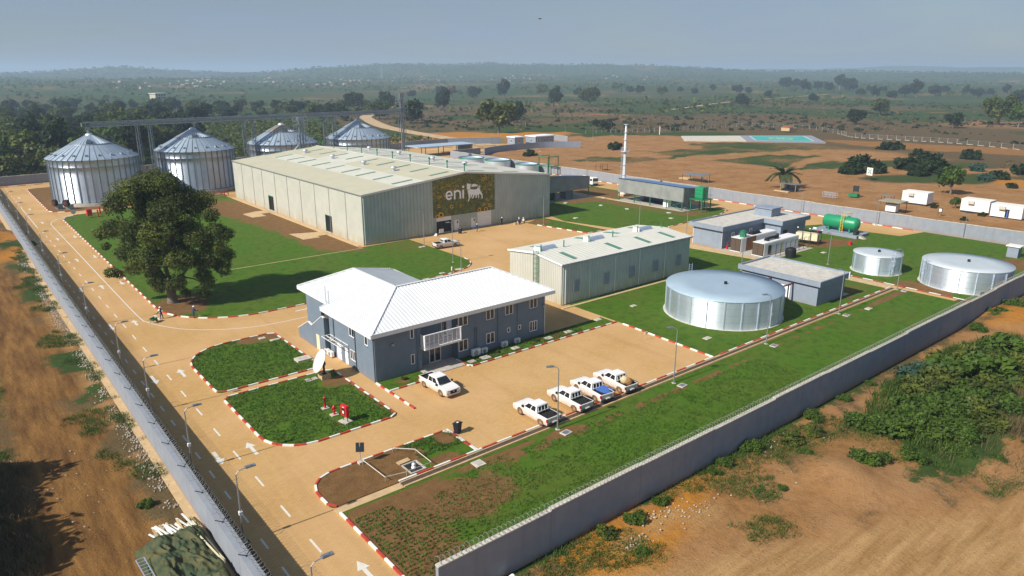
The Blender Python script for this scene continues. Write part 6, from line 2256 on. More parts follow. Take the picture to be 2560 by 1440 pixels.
# ------------------------------------------------------------------ people
def person(label, x, y, rz, joints, z=0.0, held=None, cloth='overalls', s=1.0, grp=None):
    """one continuous skinned figure, then helmet, face, hair and tool as parts"""
    t = thing('person', label, 'person', (x, y, z), rz, grp)
    t.scale = (s,) * 3
    names = ['pelvis', 'waist', 'chest', 'neck', 'headb', 'headt', 'sl', 'el', 'wl', 'hl', 'sr', 'er', 'wr', 'hr', 'hpl', 'kl', 'al', 'tl', 'hpr', 'kr', 'ar', 'tr']
    rad_ = dict(pelvis=(.17, .12), waist=(.15, .11), chest=(.19, .12), neck=(.06, .06), headb=(.085, .095), headt=(.085, .095), sl=(.075, .075), el=(.055, .055), wl=(.042, .042), hl=(.05, .03), sr=(.075, .075), er=(.055, .055), wr=(.042, .042), hr=(.05, .03),
                hpl=(.105, .105), kl=(.075, .075), al=(.055, .055), tl=(.05, .04), hpr=(.105, .105), kr=(.075, .075), ar=(.055, .055), tr=(.05, .04))
    ed = [('pelvis', 'waist'), ('waist', 'chest'), ('chest', 'neck'), ('neck', 'headb'), ('headb', 'headt'), ('chest', 'sl'), ('sl', 'el'), ('el', 'wl'), ('wl', 'hl'), ('chest', 'sr'), ('sr', 'er'), ('er', 'wr'), ('wr', 'hr'),
          ('pelvis', 'hpl'), ('hpl', 'kl'), ('kl', 'al'), ('al', 'tl'), ('pelvis', 'hpr'), ('hpr', 'kr'), ('kr', 'ar'), ('ar', 'tr')]
    me_ = bpy.data.meshes.new('body')
    me_.from_pydata([joints[n] for n in names], [(names.index(a), names.index(b)) for a, b in ed], [])
    o = bpy.data.objects.new('body', me_)
    COL.objects.link(o)
    md = o.modifiers.new('skin', 'SKIN')
    sv = me_.skin_vertices[0].data
    for i, n in enumerate(names):
        sv[i].radius = rad_[n]
        sv[i].use_root = n == 'pelvis'
    sb = o.modifiers.new('sub', 'SUBSURF')
    sb.levels = sb.render_levels = 1
    bpy.context.view_layer.update()
    bm_ = bpy.data.meshes.new_from_object(o.evaluated_get(bpy.context.evaluated_depsgraph_get()))
    bpy.data.objects.remove(o)
    bm_.name = 'body'
    bm_.materials.clear()
    for m in (M[cloth], M['skin'], M['rubber']):
        bm_.materials.append(m)
    hb_, hl_, hr_ = Vector(joints['neck']), Vector(joints['hl']), Vector(joints['hr'])
    tl_, tr_ = Vector(joints['tl']), Vector(joints['tr'])
    for p in bm_.polygons:
        c = p.center
        p.use_smooth = True
        if c.z > hb_.z - .0 and (c - Vector(joints['headb'])).length < .28 or (c - hl_).length < .09 or (c - hr_).length < .09:
            p.material_index = 1
        elif (c - tl_).length < .13 or (c - tr_).length < .13:
            p.material_index = 2
    put('body', bm_, t)
    ht = Vector(joints['headt'])
    MB().lathe([(.135, .02), (.125, .10), (.08, .16), (0, .175)], 14).lathe([(.13, .02), (.165, .0), (.13, .0)], 14).obj('helmet', M['helmet'], t, tuple(ht + Vector((0, 0, -.02))))
    hbv = Vector(joints['headb'])
    MB().box(.075, -.015, 0, .115, .015, .05).obj('nose', M['skin'], t, tuple(hbv + Vector((0, 0, .02))))
    if held:
        mb = MB()
        for a, b, r in held:
            mb.tube(a, b, r, 6)
        mb.obj('broom', M['timber'], t)
    return t


def pose(stride=.0, armf=.15, lean=0.0, sit=False):
    hz_ = .92 if not sit else .45
    J = {}
    J['pelvis'] = (0, 0, hz_)
    J['waist'] = (.02 + lean * .3, 0, hz_ + .20)
    J['chest'] = (.03 + lean, 0, hz_ + .46)
    J['neck'] = (.03 + lean * 1.2, 0, hz_ + .60)
    J['headb'] = (.06 + lean * 1.35, 0, hz_ + .68)
    J['headt'] = (.07 + lean * 1.45, 0, hz_ + .80)
    for s, n in ((1, 'l'), (-1, 'r')):
        J['s' + n] = (.02 + lean, s * .21, hz_ + .50)
        J['e' + n] = (.06 + lean + armf * .6 * (1 if n == 'l' else .8), s * .26, hz_ + .22)
        J['w' + n] = (.16 + lean + armf * 1.6, s * .20, hz_ + .05)
        J['h' + n] = (.20 + lean + armf * 1.9, s * .17, hz_ + .01)
        if sit:
            J['hp' + n] = (.10, s * .11, hz_)
            J['k' + n] = (.48, s * .14, hz_ + .03)
            J['a' + n] = (.50, s * .14, .08)
            J['t' + n] = (.66, s * .15, .04)
        else:
            f = stride * s
            J['hp' + n] = (0, s * .10, hz_ - .06)
            J['k' + n] = (f * .6 + .03, s * .11, .50)
            J['a' + n] = (f, s * .11, .09)
            J['t' + n] = (f + .16, s * .12, .04)
    return J


person('worker in navy overalls and white helmet walking beside a green barrow on the road', 23.3, 114.0, R(150), pose(.16, .2), s=1.06, grp='workers in navy overalls')
person('worker in navy overalls and white helmet sweeping along the kerb by the big tree', 27.2, 111.2, R(20), pose(.08, .25, .06), held=[((.55, 0, 1.15), (1.0, .1, .05), .02), ((.95, -.15, .06), (1.05, .3, .04), .05)], s=1.06, grp='workers in navy overalls')
person('worker in navy overalls walking across the yard in front of the warehouse doors', 98.2, 134.3, R(200), pose(.22, .1), s=1.06, grp='workers in navy overalls')
person('person in black top and pale trousers standing against the warehouse wall', 107.6, 136.8, R(-90), pose(.02, .05), cloth='black', s=1.06)
person('person in blue seated on a crate, nearest in the seated group by the warehouse', 111.6, 134.9, R(-120), pose(sit=True, armf=.2), s=1.05, grp='people seated by the warehouse')
person('person in pale top seated in the group by the warehouse, further right', 113.4, 135.3, R(-160), pose(sit=True, armf=.15), cloth='cream_steel', s=1.05, grp='people seated by the warehouse')
person('person in white helmet seated behind the two others by the warehouse', 112.6, 136.2, R(-90), pose(sit=True, armf=.1), s=1.05, grp='people seated by the warehouse')
cr_ = [thing('crate', lab, 'crate', (x, y, 0), r, 'crates by the seated group') for x, y, r, lab in ((111.55, 134.95, 0, 'timber crate under the person in blue by the warehouse'), (113.4, 135.35, .3, 'timber crate under the person in pale top by the warehouse'), (112.6, 136.25, .1, 'timber crate under the person seated behind by the warehouse'), (110.6, 135.2, .2, 'empty timber crate left of the seated group by the warehouse'))]
for c in cr_:
    for z in (.02, .16, .30):
        MB().box(-.3, -.3, z, .3, .3, z + .10).obj('plank', M['timber'], c)
bar = thing('barrow', 'green barrow full of cuttings on the road beside a sweeper', 'barrow', (21.9, 112.9, 0), R(40))
MB().add([(-.5, -.35, .75), (.6, -.35, .75), (.6, .35, .75), (-.5, .35, .75), (-.3, -.22, .35), (.4, -.22, .35), (.4, .22, .35), (-.3, .22, .35)], [(0, 1, 5, 4), (1, 2, 6, 5), (2, 3, 7, 6), (3, 0, 4, 7), (4, 5, 6, 7)]).obj('tray', M['green_steel'], bar)
MB().tube((.65, -.05, .2), (.65, .05, .2), .2, 14).obj('wheel', M['rubber'], bar)
MB().beam((.65, -.05, .2), (-1.0, -.3, .7), .05, .05).beam((.65, .05, .2), (-1.0, .3, .7), .05, .05).beam((-.3, -.25, .5), (-.4, -.3, 0), .05, .05).beam((-.3, .25, .5), (-.4, .3, 0), .05, .05).obj('handle', M['galv_dark'], bar)

# ------------------------------------------------------------------ lawn and yard furniture
ds = thing('satellite_dish', 'large white satellite dish on a dark post tilted up beside the office', 'satellite dish', (33.0, 77.4, .08))
MB().box(-.6, -.6, -.1, .6, .6, .55).obj('plinth', M['sand_concrete'], ds)
MB().tube((0, 0, .55), (0, 0, 1.9), .13, 10).box(-.25, -.25, .55, .25, .25, .62).box(-.2, -.18, 1.7, .2, .18, 2.1).obj('post', M['dark_steel'], ds)
mb = MB().lathe([(0, 0), (.5, .03), (1.0, .13), (1.5, .30), (1.52, .34), (1.0, .19), (.5, .08), (0, .05)], 36)
dsh = mb.obj('dish', M['white_metal'], ds, (-.22, .1, 2.15))
dsh.rotation_euler = (0, R(-62), R(-8))
fh = MB().beam((0, 0, .05), (0, 0, 1.05), .04, .04).tube((0, 0, 1.0), (0, 0, 1.2), .1, 8)
for a in (0, 2.1, 4.2):
    fh.beam((1.4 * math.cos(a), 1.4 * math.sin(a), .3), (0, 0, 1.05), .03, .03)
fh.obj('feed_horn', M['galv'], dsh)
MB().box(-2.2, .1, -.02, -.75, 1.0, .06).obj('slab', M['concrete'], ds)


def cover(label, x, y, w, d, h=.12, rz=0, lid=True):
    t = thing('cover_slab', label, 'cover slab', (x, y, .06), rz, 'concrete cover slabs in the grass')
    MB().box(-w / 2, -d / 2, 0, w / 2, d / 2, h).obj('slab', M['concrete_pale'], t)
    if lid:
        MB().box(-w * .3, -d * .3, h, w * .3, d * .3, h + .015).obj('lid', M['concrete'], t)


for x, y, w, d, lab in ((50.1, 70.1, 1.0, .8, 'small cover slab at the corner of the front bed'), (52.3, 70.1, 1.3, 1.1, 'largest cover slab below the big air conditioner'), (57.5, 70.2, 1.1, .9, 'cover slab in the front bed below the small windows'),
                        (63.6, 70.2, 1.1, .9, 'cover slab in the front bed near the office corner'), (67.5, 70.3, 1.2, .9, 'cover slab at the right end of the front bed'), (74.7, 71.4, 1.1, .8, 'cover slab beyond the office near the small warehouse'),
                        (35.7, 49.15, 1.1, 1.1, 'square cover slab in the grass near the dust bin'), (32.0, 95.7, .9, .7, 'left of the two cover slabs on the bare tip of the half round lawn'), (33.2, 94.0, 1.3, .6, 'right of the two cover slabs on the bare tip of the half round lawn'),
                        (33.3, 84.6, 1.9, 1.4, 'large raised cover slab beside the satellite dish'), (112.0, 47.9, 1.2, .8, 'cover slab in the dirt line before the pump house'), (81.0, 56.0, 1.2, .8, 'cover slab left of the largest tank'), (84, 72.5, 1.0, .7, 'cover slab between the largest tank and the louvred warehouse'),
                        (142, 71.5, 1.1, .8, 'cover slab in the bare patch by the black drum'), (75.0, 108.8, 1.2, .8, 'cover slab at the round end of the tree lawn'), (71.0, 106.4 + 2.0, 1.0, .7, 'cover slab on the tree lawn behind the office'), (79.4, 128.8, 1.4, .8, 'cover slab near the warehouse gable lawn corner'),
                        (160.5, 44.8, 1.0, .6, 'cover slab left of the grey kiosk')):
    cover(lab, x, y, w, d, .28 if w > 1.5 else .12)
for i, (x, y) in enumerate(((127.5, 131.0), (141.0, 149.2), (146.0, 140.0), (147.5, 131.5), (152.0, 120.5), (146.5, 115.2), (134.0, 111.0), (156.0, 148.5))):
    cover(['pale slab at the shaded warehouse corner', 'pale slab near the shed floor edge', 'pale block in the middle of the shed lawn', 'pale slab right of the middle of the shed lawn', 'pale slab by the long shed posts', 'pale slab near the raised green tank', 'pale slab at the near edge of the shed lawn', 'pale slab beside the long shed left end'][i], x, y, 1.2, .9, .18, rz=.3 * i, lid=False)
pb = thing('red_standpipe', 'plain red standpipe on a concrete pad, leftmost of the three fire fittings', 'standpipe', (29.4, 69.5, .08))
MB().box(-.4, -.32, 0, .4, .32, .10).obj('pad', M['concrete_pale'], pb)
MB().lathe([(.12, .1), (.12, 1.25), (.15, 1.25), (.15, 1.33), (.10, 1.42), (0, 1.45)], 14).obj('pipe', M['red_gloss'], pb)
hy = thing('fire_hydrant', 'red pillar fire hydrant on a concrete pad, middle of the three fire fittings', 'fire hydrant', (29.5, 67.4, .08))
MB().box(-.42, -.36, 0, .42, .36, .10).obj('pad', M['concrete_pale'], hy)
MB().lathe([(.17, .1), (.17, .18), (.12, .2), (.12, .5), (.17, .52), (.17, .6), (.13, .62), (.14, .9), (.19, .92), (.19, .98), (.12, 1.06), (.08, 1.12), (.05, 1.2), (0, 1.2)], 16).obj('barrel', M['red_gloss'], hy)
for a in (0, 90, 180):
    c, s = math.cos(R(a)), math.sin(R(a))
    MB().tube((c * .1, s * .1, .75), (c * .26, s * .26, .75), .07, 10).tube((c * .26, s * .26, .75), (c * .29, s * .29, .75), .09, 10).obj('outlet', M['red_gloss'], hy)
hc = thing('hose_cabinet', 'red fire hose cabinet with a window on two legs over a concrete pad', 'hose cabinet', (29.75, 65.2, .08), R(12))
MB().box(-.5, -.62, 0, .5, .62, .10).obj('pad', M['concrete_pale'], hc)
for s in (-.38, .38):
    MB().beam((0, s, .1), (0, s, .75), .06, .06).obj('leg', M['dark_steel'], hc)
bevelled(MB().box(-.2, -.5, .7, .2, .5, 1.95).obj('box', M['red_gloss'], hc), .05)
MB().box(-.215, -.26, .95, -.203, .26, 1.65).obj('window', M['glass'], hc)
MB().box(-.22, -.1, 1.02, -.216, .16, 1.35).obj('hose', M['white_metal'], hc)
MB().box(-.215, -.16, 1.72, -.203, .16, 1.80).obj('label_strip', M['white_paint'], hc)


def wheelie(label, x, y, z=0):
    t = thing('dust_bin', label, 'dust bin', (x, y, z), R(20), 'black wheeled bins')
    MB().add([(-.28, -.24, .08), (.28, -.24, .08), (.28, .24, .08), (-.28, .24, .08), (-.38, -.31, 1.1), (.38, -.31, 1.1), (.38, .31, 1.1), (-.38, .31, 1.1)], [(0, 3, 2, 1), (0, 1, 5, 4), (1, 2, 6, 5), (2, 3, 7, 6), (3, 0, 4, 7)]).obj('bin', mat('navy_black_plastic', (.018, .02, .032), .5) if 'navy_black_plastic' not in bpy.data.materials else bpy.data.materials['navy_black_plastic'], t)
    MB().box(-.43, -.36, 1.1, .43, .36, 1.2).box(-.36, -.3, 1.2, .36, .3, 1.25).obj('lid', bpy.data.materials['navy_black_plastic'], t)
    MB().box(-.12, -.12, 1.25, .14, .12, 1.256).obj('sticker', M['white_paint'], t)
    MB().tube((-.26, .27, .12), (.26, .27, .12), .12, 12).obj('wheel', M['rubber'], t)


wheelie('dark wheeled bin with a white sticker standing on the car park by the soil bed', 37.75, 55.6)
wheelie('dark wheeled bin standing outside the warehouse doors', 93.9, 135.2)
so = thing('solar_sign', 'small solar panel on a thin post at the kerb of the soil bed', 'solar panel', (26.95, 56.35, .1))
MB().box(-.25, -.25, 0, .25, .25, .22).obj('footing', M['concrete_pale'], so)
MB().tube((0, 0, .2), (0, 0, 2.15), .035, 6).obj('post', M['galv'], so)
for s in (-1, 1):
    p = MB().box(s * .21 - .19, -.02, -.45, s * .21 + .19, .02, .45).obj('panel', M['glass'], so, (0, -.04, 1.75))
    p.rotation_euler = (R(-18), 0, R(-35))
pit = thing('inspection_pit', 'open concrete lined pit with a white valve inside, in the soil bed', 'pit', (30.55, 52.55, 0))
pw_ = MB()
for a, b in (((-.85, -.95, -.02), (.85, -.80, .16)), ((-.85, .80, -.02), (.85, .95, .16)), ((-.85, -.80, -.02), (-.70, .80, .16)), ((.70, -.80, -.02), (.85, .80, .16))):
    pw_.box(*a, *b)
pw_.obj('lining', M['concrete'], pit)
MB().box(-.70, -.80, .0, .70, .80, .01).obj('pit_floor', M['water_dark'], pit)  # dark flat sheet at ground level serves as the pit bottom
MB().lathe([(0, .55), (.16, .52), (.2, .38), (.13, .32), (.2, .25), (.24, .02)], 12).obj('valve', M['white_metal'], pit)
MB().box(-.85, 1.15, .02, .45, 1.75, .2).obj('lid_slab', M['sand_concrete'], pit).rotation_euler = (0, 0, .05)
tp = thing('barrier_tape', 'white barrier tape strung on short stakes round the dug soil', 'barrier tape', (0, 0, .1))
stk = [(27.0, 56.0), (27.2, 52.0), (29.2, 51.6), (31.9, 51.6), (32.0, 54.6), (30.4, 56.3)]
for x, y in stk:
    MB().beam((x, y, 0), (x, y, .6), .04, .04).obj('stake', M['timber'], tp)
for a, b in zip(stk[:-1], stk[1:]):
    MB().beam((*a, .5), (*b, .46), .015, .07).obj('tape', M['white_paint'], tp)
sg = thing('small_sign', 'little white sign on a post by the car park kerb', 'sign', (73.9, 61.2, .08))
MB().beam((0, 0, 0), (0, 0, 1.0), .05, .05).obj('post', M['timber'], sg)
MB().box(-.25, -.03, .8, .25, .03, 1.2).obj('board', M['white_paint'], sg)
bs = thing('white_bag', 'crumpled white bag lying at the foot of the front wall', 'bag', (27.8, 34.3, 0))
bgm = MB().lathe([(0, .55), (.2, .5), (.42, .25), (.5, .05), (.3, 0)], 9)
bgm.v = [(x * (1 + .3 * math.sin(7 * y + z * 9)), y * (1 + .25 * math.sin(5 * x + 3)), z * (1 + .3 * math.sin(6 * x))) for x, y, z in bgm.v]
bgm.s = [False] * len(bgm.s)
bgm.obj('sack', M['white_paint'], bs)
wb = thing('white_bag', 'white plastic sheet bundle lying by the warehouse doorway', 'bag', (87.9, 136.4, 0))
bgm.obj('sack', M['white_paint'], wb)
ex = thing('valve_post', 'red and white marker post behind the office roof', 'post', (71.7, 106.2, .1))
MB().tube((0, 0, 0), (0, 0, 1.6), .12, 8).obj('post', M['white_paint'], ex)
MB().tube((0, 0, .2), (0, 0, .9), .125, 8).obj('band', M['red_paint'], ex)
for i, (x, y, lab) in enumerate(((29.8, 211.5, 'red fire cabinet at the far tip of the tree lawn'), (33.5, 215.0, 'pair of red standpipes at the far tip of the tree lawn'), (68.4, 224.5, 'red pipe barrier near the far warehouse corner'))):
    t = thing('fire_point', lab, 'fire fitting', (x, y, .08), .2, 'red fire fittings at the far lawn')
    if i == 0:
        MB().box(-.6, -.4, .5, .6, .4, 2.2).obj('cabinet', M['red_gloss'], t)
        MB().beam((-.5, 0, 0), (-.5, 0, .5), .1, .1).beam((.5, 0, 0), (.5, 0, .5), .1, .1).beam((1.6, -1.2, 0), (1.6, -1.2, 2.0), .25, .25).obj('leg', M['red_gloss'], t)
    elif i == 1:
        for s in (-.7, .7):
            MB().tube((s, 0, 0), (s, 0, 2.0), .22, 8).obj('standpipe', M['red_gloss'], t)
    else:
        MB().beam((-1.6, 0, 1.3), (1.6, 0, 1.3), .25, .25).beam((1.2, 0, 0), (1.2, 0, 1.3), .2, .2).beam((0, 0, 0), (0, 0, 1.3), .2, .2).obj('frame', M['red_gloss'], t)
rs = thing('round_sign', 'round grey road sign seen from behind at the kerb bend by the first silo', 'road sign', (26.0, 209.0, 0))
MB().tube((0, 0, 0), (0, 0, 2.3), .05, 6).obj('post', M['pole'], rs)
MB().tube((0, -.02, 2.4), (0, .03, 2.4), .55, 18).obj('disc', M['galv'], rs)
sg2 = thing('safety_sign', 'white safety notice leaning by the warehouse opening', 'sign', (89.6, 136.6, 0))
MB().box(-.6, -.04, .5, .6, .04, 1.4).obj('board', M['white_paint'], sg2)
MB().beam((-.4, 0, 0), (-.4, 0, .5), .05, .05).beam((.4, 0, 0), (.4, 0, .5), .05, .05).obj('leg', M['dark_steel'], sg2)

# ------------------------------------------------------------------ covered pile against the long wall
def heap_z(x, y):
    return 0


TX, TY = np.meshgrid(np.linspace(6.9, 11.9, 80), np.linspace(46.0, 55.6, 150))
k = np.minimum(np.minimum((TX - 6.9) / 1.1, (11.95 - TX) / .5), np.minimum((TY - 44.5) / 1.5, (55.9 - TY) / 1.3))
TZ = .95 * sstep(0, 1, k) * (.55 + .55 * fbm(TX, TY, 2.3, 301, 2)) + .75 * np.abs(fbm(TX * 1.6, TY * .7, 1.1, 302, 3) - .5) * k.clip(0, 1) + .30 * (1 - 2 * np.abs(fbm(TX * 1.2 + .4 * TY, TY * .55, .62, 305, 2) - .5)) ** 3 * k.clip(0, 1) + .10 * np.sin(TX * 3 + 3 * fbm(TX, TY, 2, 303)) * sstep(0, 1, k)
wob = .35 * (fbm(TX, TY, 1.5, 304) - .5)
ii = np.arange(TX.size).reshape(TX.shape)
fq = np.stack([ii[:-1, :-1], ii[:-1, 1:], ii[1:, 1:], ii[1:, :-1]], -1).reshape(-1, 4)
tpm = np_mesh('tarpaulin', np.stack([TX + wob, TY + wob, TZ + .03], -1).reshape(-1, 3), fq, M['tarp'], smooth=True)
to_ = put('tarpaulin', tpm)
tag(to_, 'crumpled green tarpaulin covering a heap against the long wall at the bottom edge', 'tarpaulin')
bl_ = MB().box(7.6, 44.5, -.1, 11.3, 54.8, .5).obj('covered_stack', M['timber'])
tag(bl_, 'timber stack hidden beneath the green tarpaulin', 'timber stack')
pk_lab = 'pale board sticking out of the covered heap by the long wall'
for i in range(22):
    a = R(99 + rnd.uniform(-9, 9))
    x0 = 8.7 + i * .122
    L_ = rnd.uniform(1.9, 3.0)
    b = MB().box(0, -.07 - .03 * rnd.random(), 0, L_, .07, .035 + .03 * rnd.random()).obj('board', M['white_paint' if i % 5 else 'timber'], None, (x0, 54.4 + rnd.uniform(-.4, .6), .55 + .28 * rnd.random()))
    b.rotation_euler = (rnd.uniform(-.15, .15), rnd.uniform(.0, .16), a)
    tag(b, pk_lab if i % 5 else 'raw timber board sticking out of the covered heap by the long wall', 'board', 'loose boards at the covered heap')
for i, (x, y0, y1, z) in enumerate(((11.75, 48.6, 55.0, .9), (11.95, 49.4, 55.6, .55))):
    b = MB().beam((x, y0, z), (x - .9 + i * .3, y1, z + .4), .12, .05).obj('board', M['cream_steel'])
    tag(b, ['long cream board lying on the covered heap beside the wall', 'second long cream board lying lowest beside the wall'][i], 'board')
ld_ = thing('ladder', 'short steel ladder lying against the covered heap at the bottom edge', 'ladder', (6.9, 50.4, .25))
for s in (-.22, .22):
    MB().beam((s * 1.3, 2.9, .55), (s * 1.3 + .25, -.6, .1), .06, .05).obj('stile', M['galv'], ld_)
for q in np.arange(0, 1.01, .11):
    MB().beam((-.28 + .25 * q, 2.9 - 3.5 * q, .55 - .45 * q), (.28 + .25 * q, 2.9 - 3.5 * q, .55 - .45 * q), .05, .03).obj('rung', M['galv'], ld_)
# pale rubble along the wall foot
rb_ = random.Random(11)
mb = MB()
for i in range(2400):
    y = rb_.uniform(60, 190)
    x = 11.0 + rb_.gauss(0, .45)
    if x > 11.8 or fbm(np.array([x]), np.array([y]), 6, 131)[0] < .42:
        continue
    s = rb_.uniform(.04, .12)
    a = rb_.random() * PI
    c, q = math.cos(a), math.sin(a)
    pts = [(x + s * (c * px_ - q * py_), y + s * (q * px_ + c * py_), .0 + s * pz_) for px_, py_, pz_ in ((-1, -.7, -.2), (1, -.6, -.2), (.8, .7, -.2), (-.7, .8, -.2), (-.5, -.4, .7), (.6, -.3, .8), (.4, .4, .6), (-.5, .4, .75))]
    mb.add(pts, [(4, 5, 6, 7), (0, 1, 5, 4), (1, 2, 6, 5), (2, 3, 7, 6), (3, 0, 4, 7)])
tag(mb.obj('rubble', M['stones']), kind='stuff')
mb = MB()
for i in range(260):
    b = rb_.choice([(43, 32.8, 2.2, .8), (46, 31.4, 2.6, .8), (38.5, 31.6, 1.6, .6), (61, 33, 3, 1.2), (76, 19.6, 4, 1.2), (63, 30, 14, 3), (3, 66, 5, 9)])
    x, y = b[0] + rb_.gauss(0, b[2] * .6), b[1] + rb_.gauss(0, b[3] * .6)
    if y > 34.8 and x > 13:
        continue
    s = rb_.uniform(.03, .09)
    mb.add([(x - s, y - s, 0), (x + s, y - s, 0), (x + s, y + s, 0), (x - s, y + s, 0), (x, y, s * 1.3)], [(0, 1, 4), (1, 2, 4), (2, 3, 4), (3, 0, 4)])
tag(mb.obj('litter', M['stones']), kind='stuff')

# ------------------------------------------------------------------ beyond the back wall
def cabin(label, x, y, w, d, h, door=False):
    t = thing('portable_cabin', label, 'cabin', (x, y, 0), 0, 'white portable cabins')
    mb = MB()
    n = 5
    for i in range(n):
        b_ = MB().box(-.02, i * d / n + .015, .35, .04, (i + 1) * d / n - .015, h).obj('wall_panel', M['white_metal'], t)
    MB().box(.04, .02, .35, w, d - .02, h).obj('shell', M['white_metal'], t)
    MB().box(-.1, -.08, h, w + .1, d + .08, h + .14).obj('roof', M['white_paint'], t)
    MB().box(.1, .1, -.1, w - .1, d - .1, .35).obj('skid', M['dark_steel'], t)
    MB().box(-.75, d * .52, h - 1.0, -.02, d * .52 + 1.5, h - .25).obj('air_conditioner', M['concrete_pale'], t)
    if door:
        MB().box(-.05, d * .40, .4, -.021, d * .40 + .95, 2.5).obj('doorway', M['black'], t)  # flat black panel paints the dark of the open door
        MB().box(-.07, d * .40 + .3, .4, -.051, d * .40 + .55, 2.2).obj('blue_coat', M['blue_sheet'], t)
    else:
        MB().box(-.03, d * .40, .45, -.021, d * .40 + .85, 2.4).obj('door', M['white_paint'], t)


cabin('white portable cabin standing alone behind the thatched shelter', 217.9, 81.7, 4.2, 6.9, 3.4)
cabin('white portable cabin with two plants before it near the right edge', 216.4, 65.6, 4.2, 6.9, 3.4)
cabin('white portable cabin with an open doorway at the right edge', 213.6, 57.2, 4.2, 7.2, 3.4, True)
st_ = thing('field_shelter', 'shelter with a weathered flat roof over a white box behind the back wall', 'shelter', (200.5, 83.6, 0))
MB().box(-2.6, -3.0, 3.0, 2.6, 3.0, 3.15).obj('roof', mat('weathered_fibre_roof', (.30, .28, .20), .9, var=.25), st_)
for sx in (-2.3, 2.3):
    for sy in (-2.7, 2.7):
        MB().beam((sx, sy, 0), (sx, sy, 3.0), .12, .12).obj('post', M['dark_steel'], st_)
MB().box(-1.1, -1.4, .3, 1.1, 1.3, 2.2).obj('white_box', M['white_metal'], st_)
for i, (x, y, w, d, lab) in enumerate(((212, 90.0, 2, 3, 'thin roofed open shelter left of the lone cabin'), (202.5, 194.5, 3, 4, 'thin roofed open shelter on the bare ground by the far pit'), (206, 152.5, 5, 9, 'long thin rail shelter behind the long shed'))):
    t = thing('open_shelter', lab, 'shelter', (x, y, 0), 0, 'light open shelters')
    MB().box(-w / 2, -d / 2, 2.5, w / 2, d / 2, 2.58).obj('roof', M['terracotta'] if i == 1 else M['galv_dark'], t)
    for sx in (-1, 1):
        for sy in (-1, 1):
            MB().beam((sx * w * .45, sy * d * .45, 0), (sx * w * .45, sy * d * .45, 2.5), .1, .1).obj('post', M['dark_steel'], t)
lw = thing('low_basin', 'pale rimmed low basin with a white bucket on the bare ground', 'basin', (209, 156, 0))
MB().box(-1.5, -5, 0, 1.5, 5, .4).obj('rim', M['sand_concrete'], lw)
MB().lathe([(.35, .4), (.42, 1.2), (0, 1.2)], 12, c=(0, -4)).obj('bucket', M['white_paint'], lw)
pd = thing('covered_well', 'dark round pool under a ragged shelter beside the palm', 'well', (213.0, 121.0, 0))
MB().lathe([(0, .55), (2.2, .55), (2.6, .5), (2.8, 0)], 24).obj('pool', M['black'], pd)
MB().box(-2.2, -3.2, 2.3, 1.4, 2.4, 2.38).obj('roof', M['galv_dark'], pd)
for sx, sy in ((-2, -3), (1.2, -3), (-2, 2.2), (1.2, 2.2)):
    MB().beam((sx, sy, 0), (sx, sy, 2.3), .1, .1).obj('post', M['timber'], pd)
MB().box(-4.4, -2, 0, -3.4, 3, .35).obj('step', M['sand_concrete'], pd)
tk_ = thing('tool_rack', 'grey wire cages standing on the bare ground left of the green skip', 'cage', (209.5, 104.0, 0))
for i in range(4):
    b_ = MB()
    for z in (0.2, .9, 1.6):
        b_.beam((0, i * 1.1, z), (0, i * 1.1 + .9, z), .06, .06).beam((1.0, i * 1.1, z), (1.0, i * 1.1 + .9, z), .06, .06)
    for a in (0, .9):
        b_.beam((0, i * 1.1 + a, 0), (0, i * 1.1 + a, 1.7), .06, .06).beam((1, i * 1.1 + a, 0), (1, i * 1.1 + a, 1.7), .06, .06)
    b_.obj('cage', M['galv'], tk_)
sk_ = thing('green_skip', 'dark green skip with a tilted black panel behind it', 'skip', (216.6, 102.0, 0))
MB().box(-.8, -1.4, .2, .8, 1.4, 1.1).obj('skip', M['green_steel'], sk_)
MB().box(.9, -.9, 1.6, 1.0, .9, 3.4).beam((.95, -.7, 0), (.95, -.7, 1.7), .1, .1).beam((.95, .7, 0), (.95, .7, 1.7), .1, .1).obj('panel', M['dark_steel'], sk_)
hs = thing('helipad_sign', 'white board with a green emblem on two legs on the bare ground', 'sign', (257.8, 116.9, 0), R(-20))
MB().box(-.06, -1.3, 1.5, .06, 1.3, 4.2).obj('board', M['white_paint'], hs)
MB().beam((0, -1.0, 0), (0, -1.0, 1.5), .12, .12).beam((0, 1.0, 0), (0, 1.0, 1.5), .12, .12).obj('leg', M['dark_steel'], hs)
q = MB()
for a in range(4):
    c, s = math.cos(R(45 + 90 * a)), math.sin(R(45 + 90 * a))
    q.beam((-.07, c * .15, 2.85 + s * .15), (-.07, c * 1.1, 2.85 + s * 1.1), .3, .02, up=(1, 0, 0))
q.obj('emblem', M['green_sky'], hs)
ns = thing('notice_board', 'little white notice with a dark frame behind the back wall below the cabins', 'sign', (204.7, 73.1, 0))
MB().box(-.05, -.5, 1.0, .05, .5, 2.1).obj('board', M['dark_steel'], ns)
MB().box(-.06, -.35, 1.15, -.052, .35, 1.95).obj('sheet', M['white_paint'], ns)
MB().beam((0, -.4, 0), (0, -.4, 1), .06, .06).beam((0, .4, 0), (0, .4, 1), .06, .06).obj('leg', M['dark_steel'], ns)

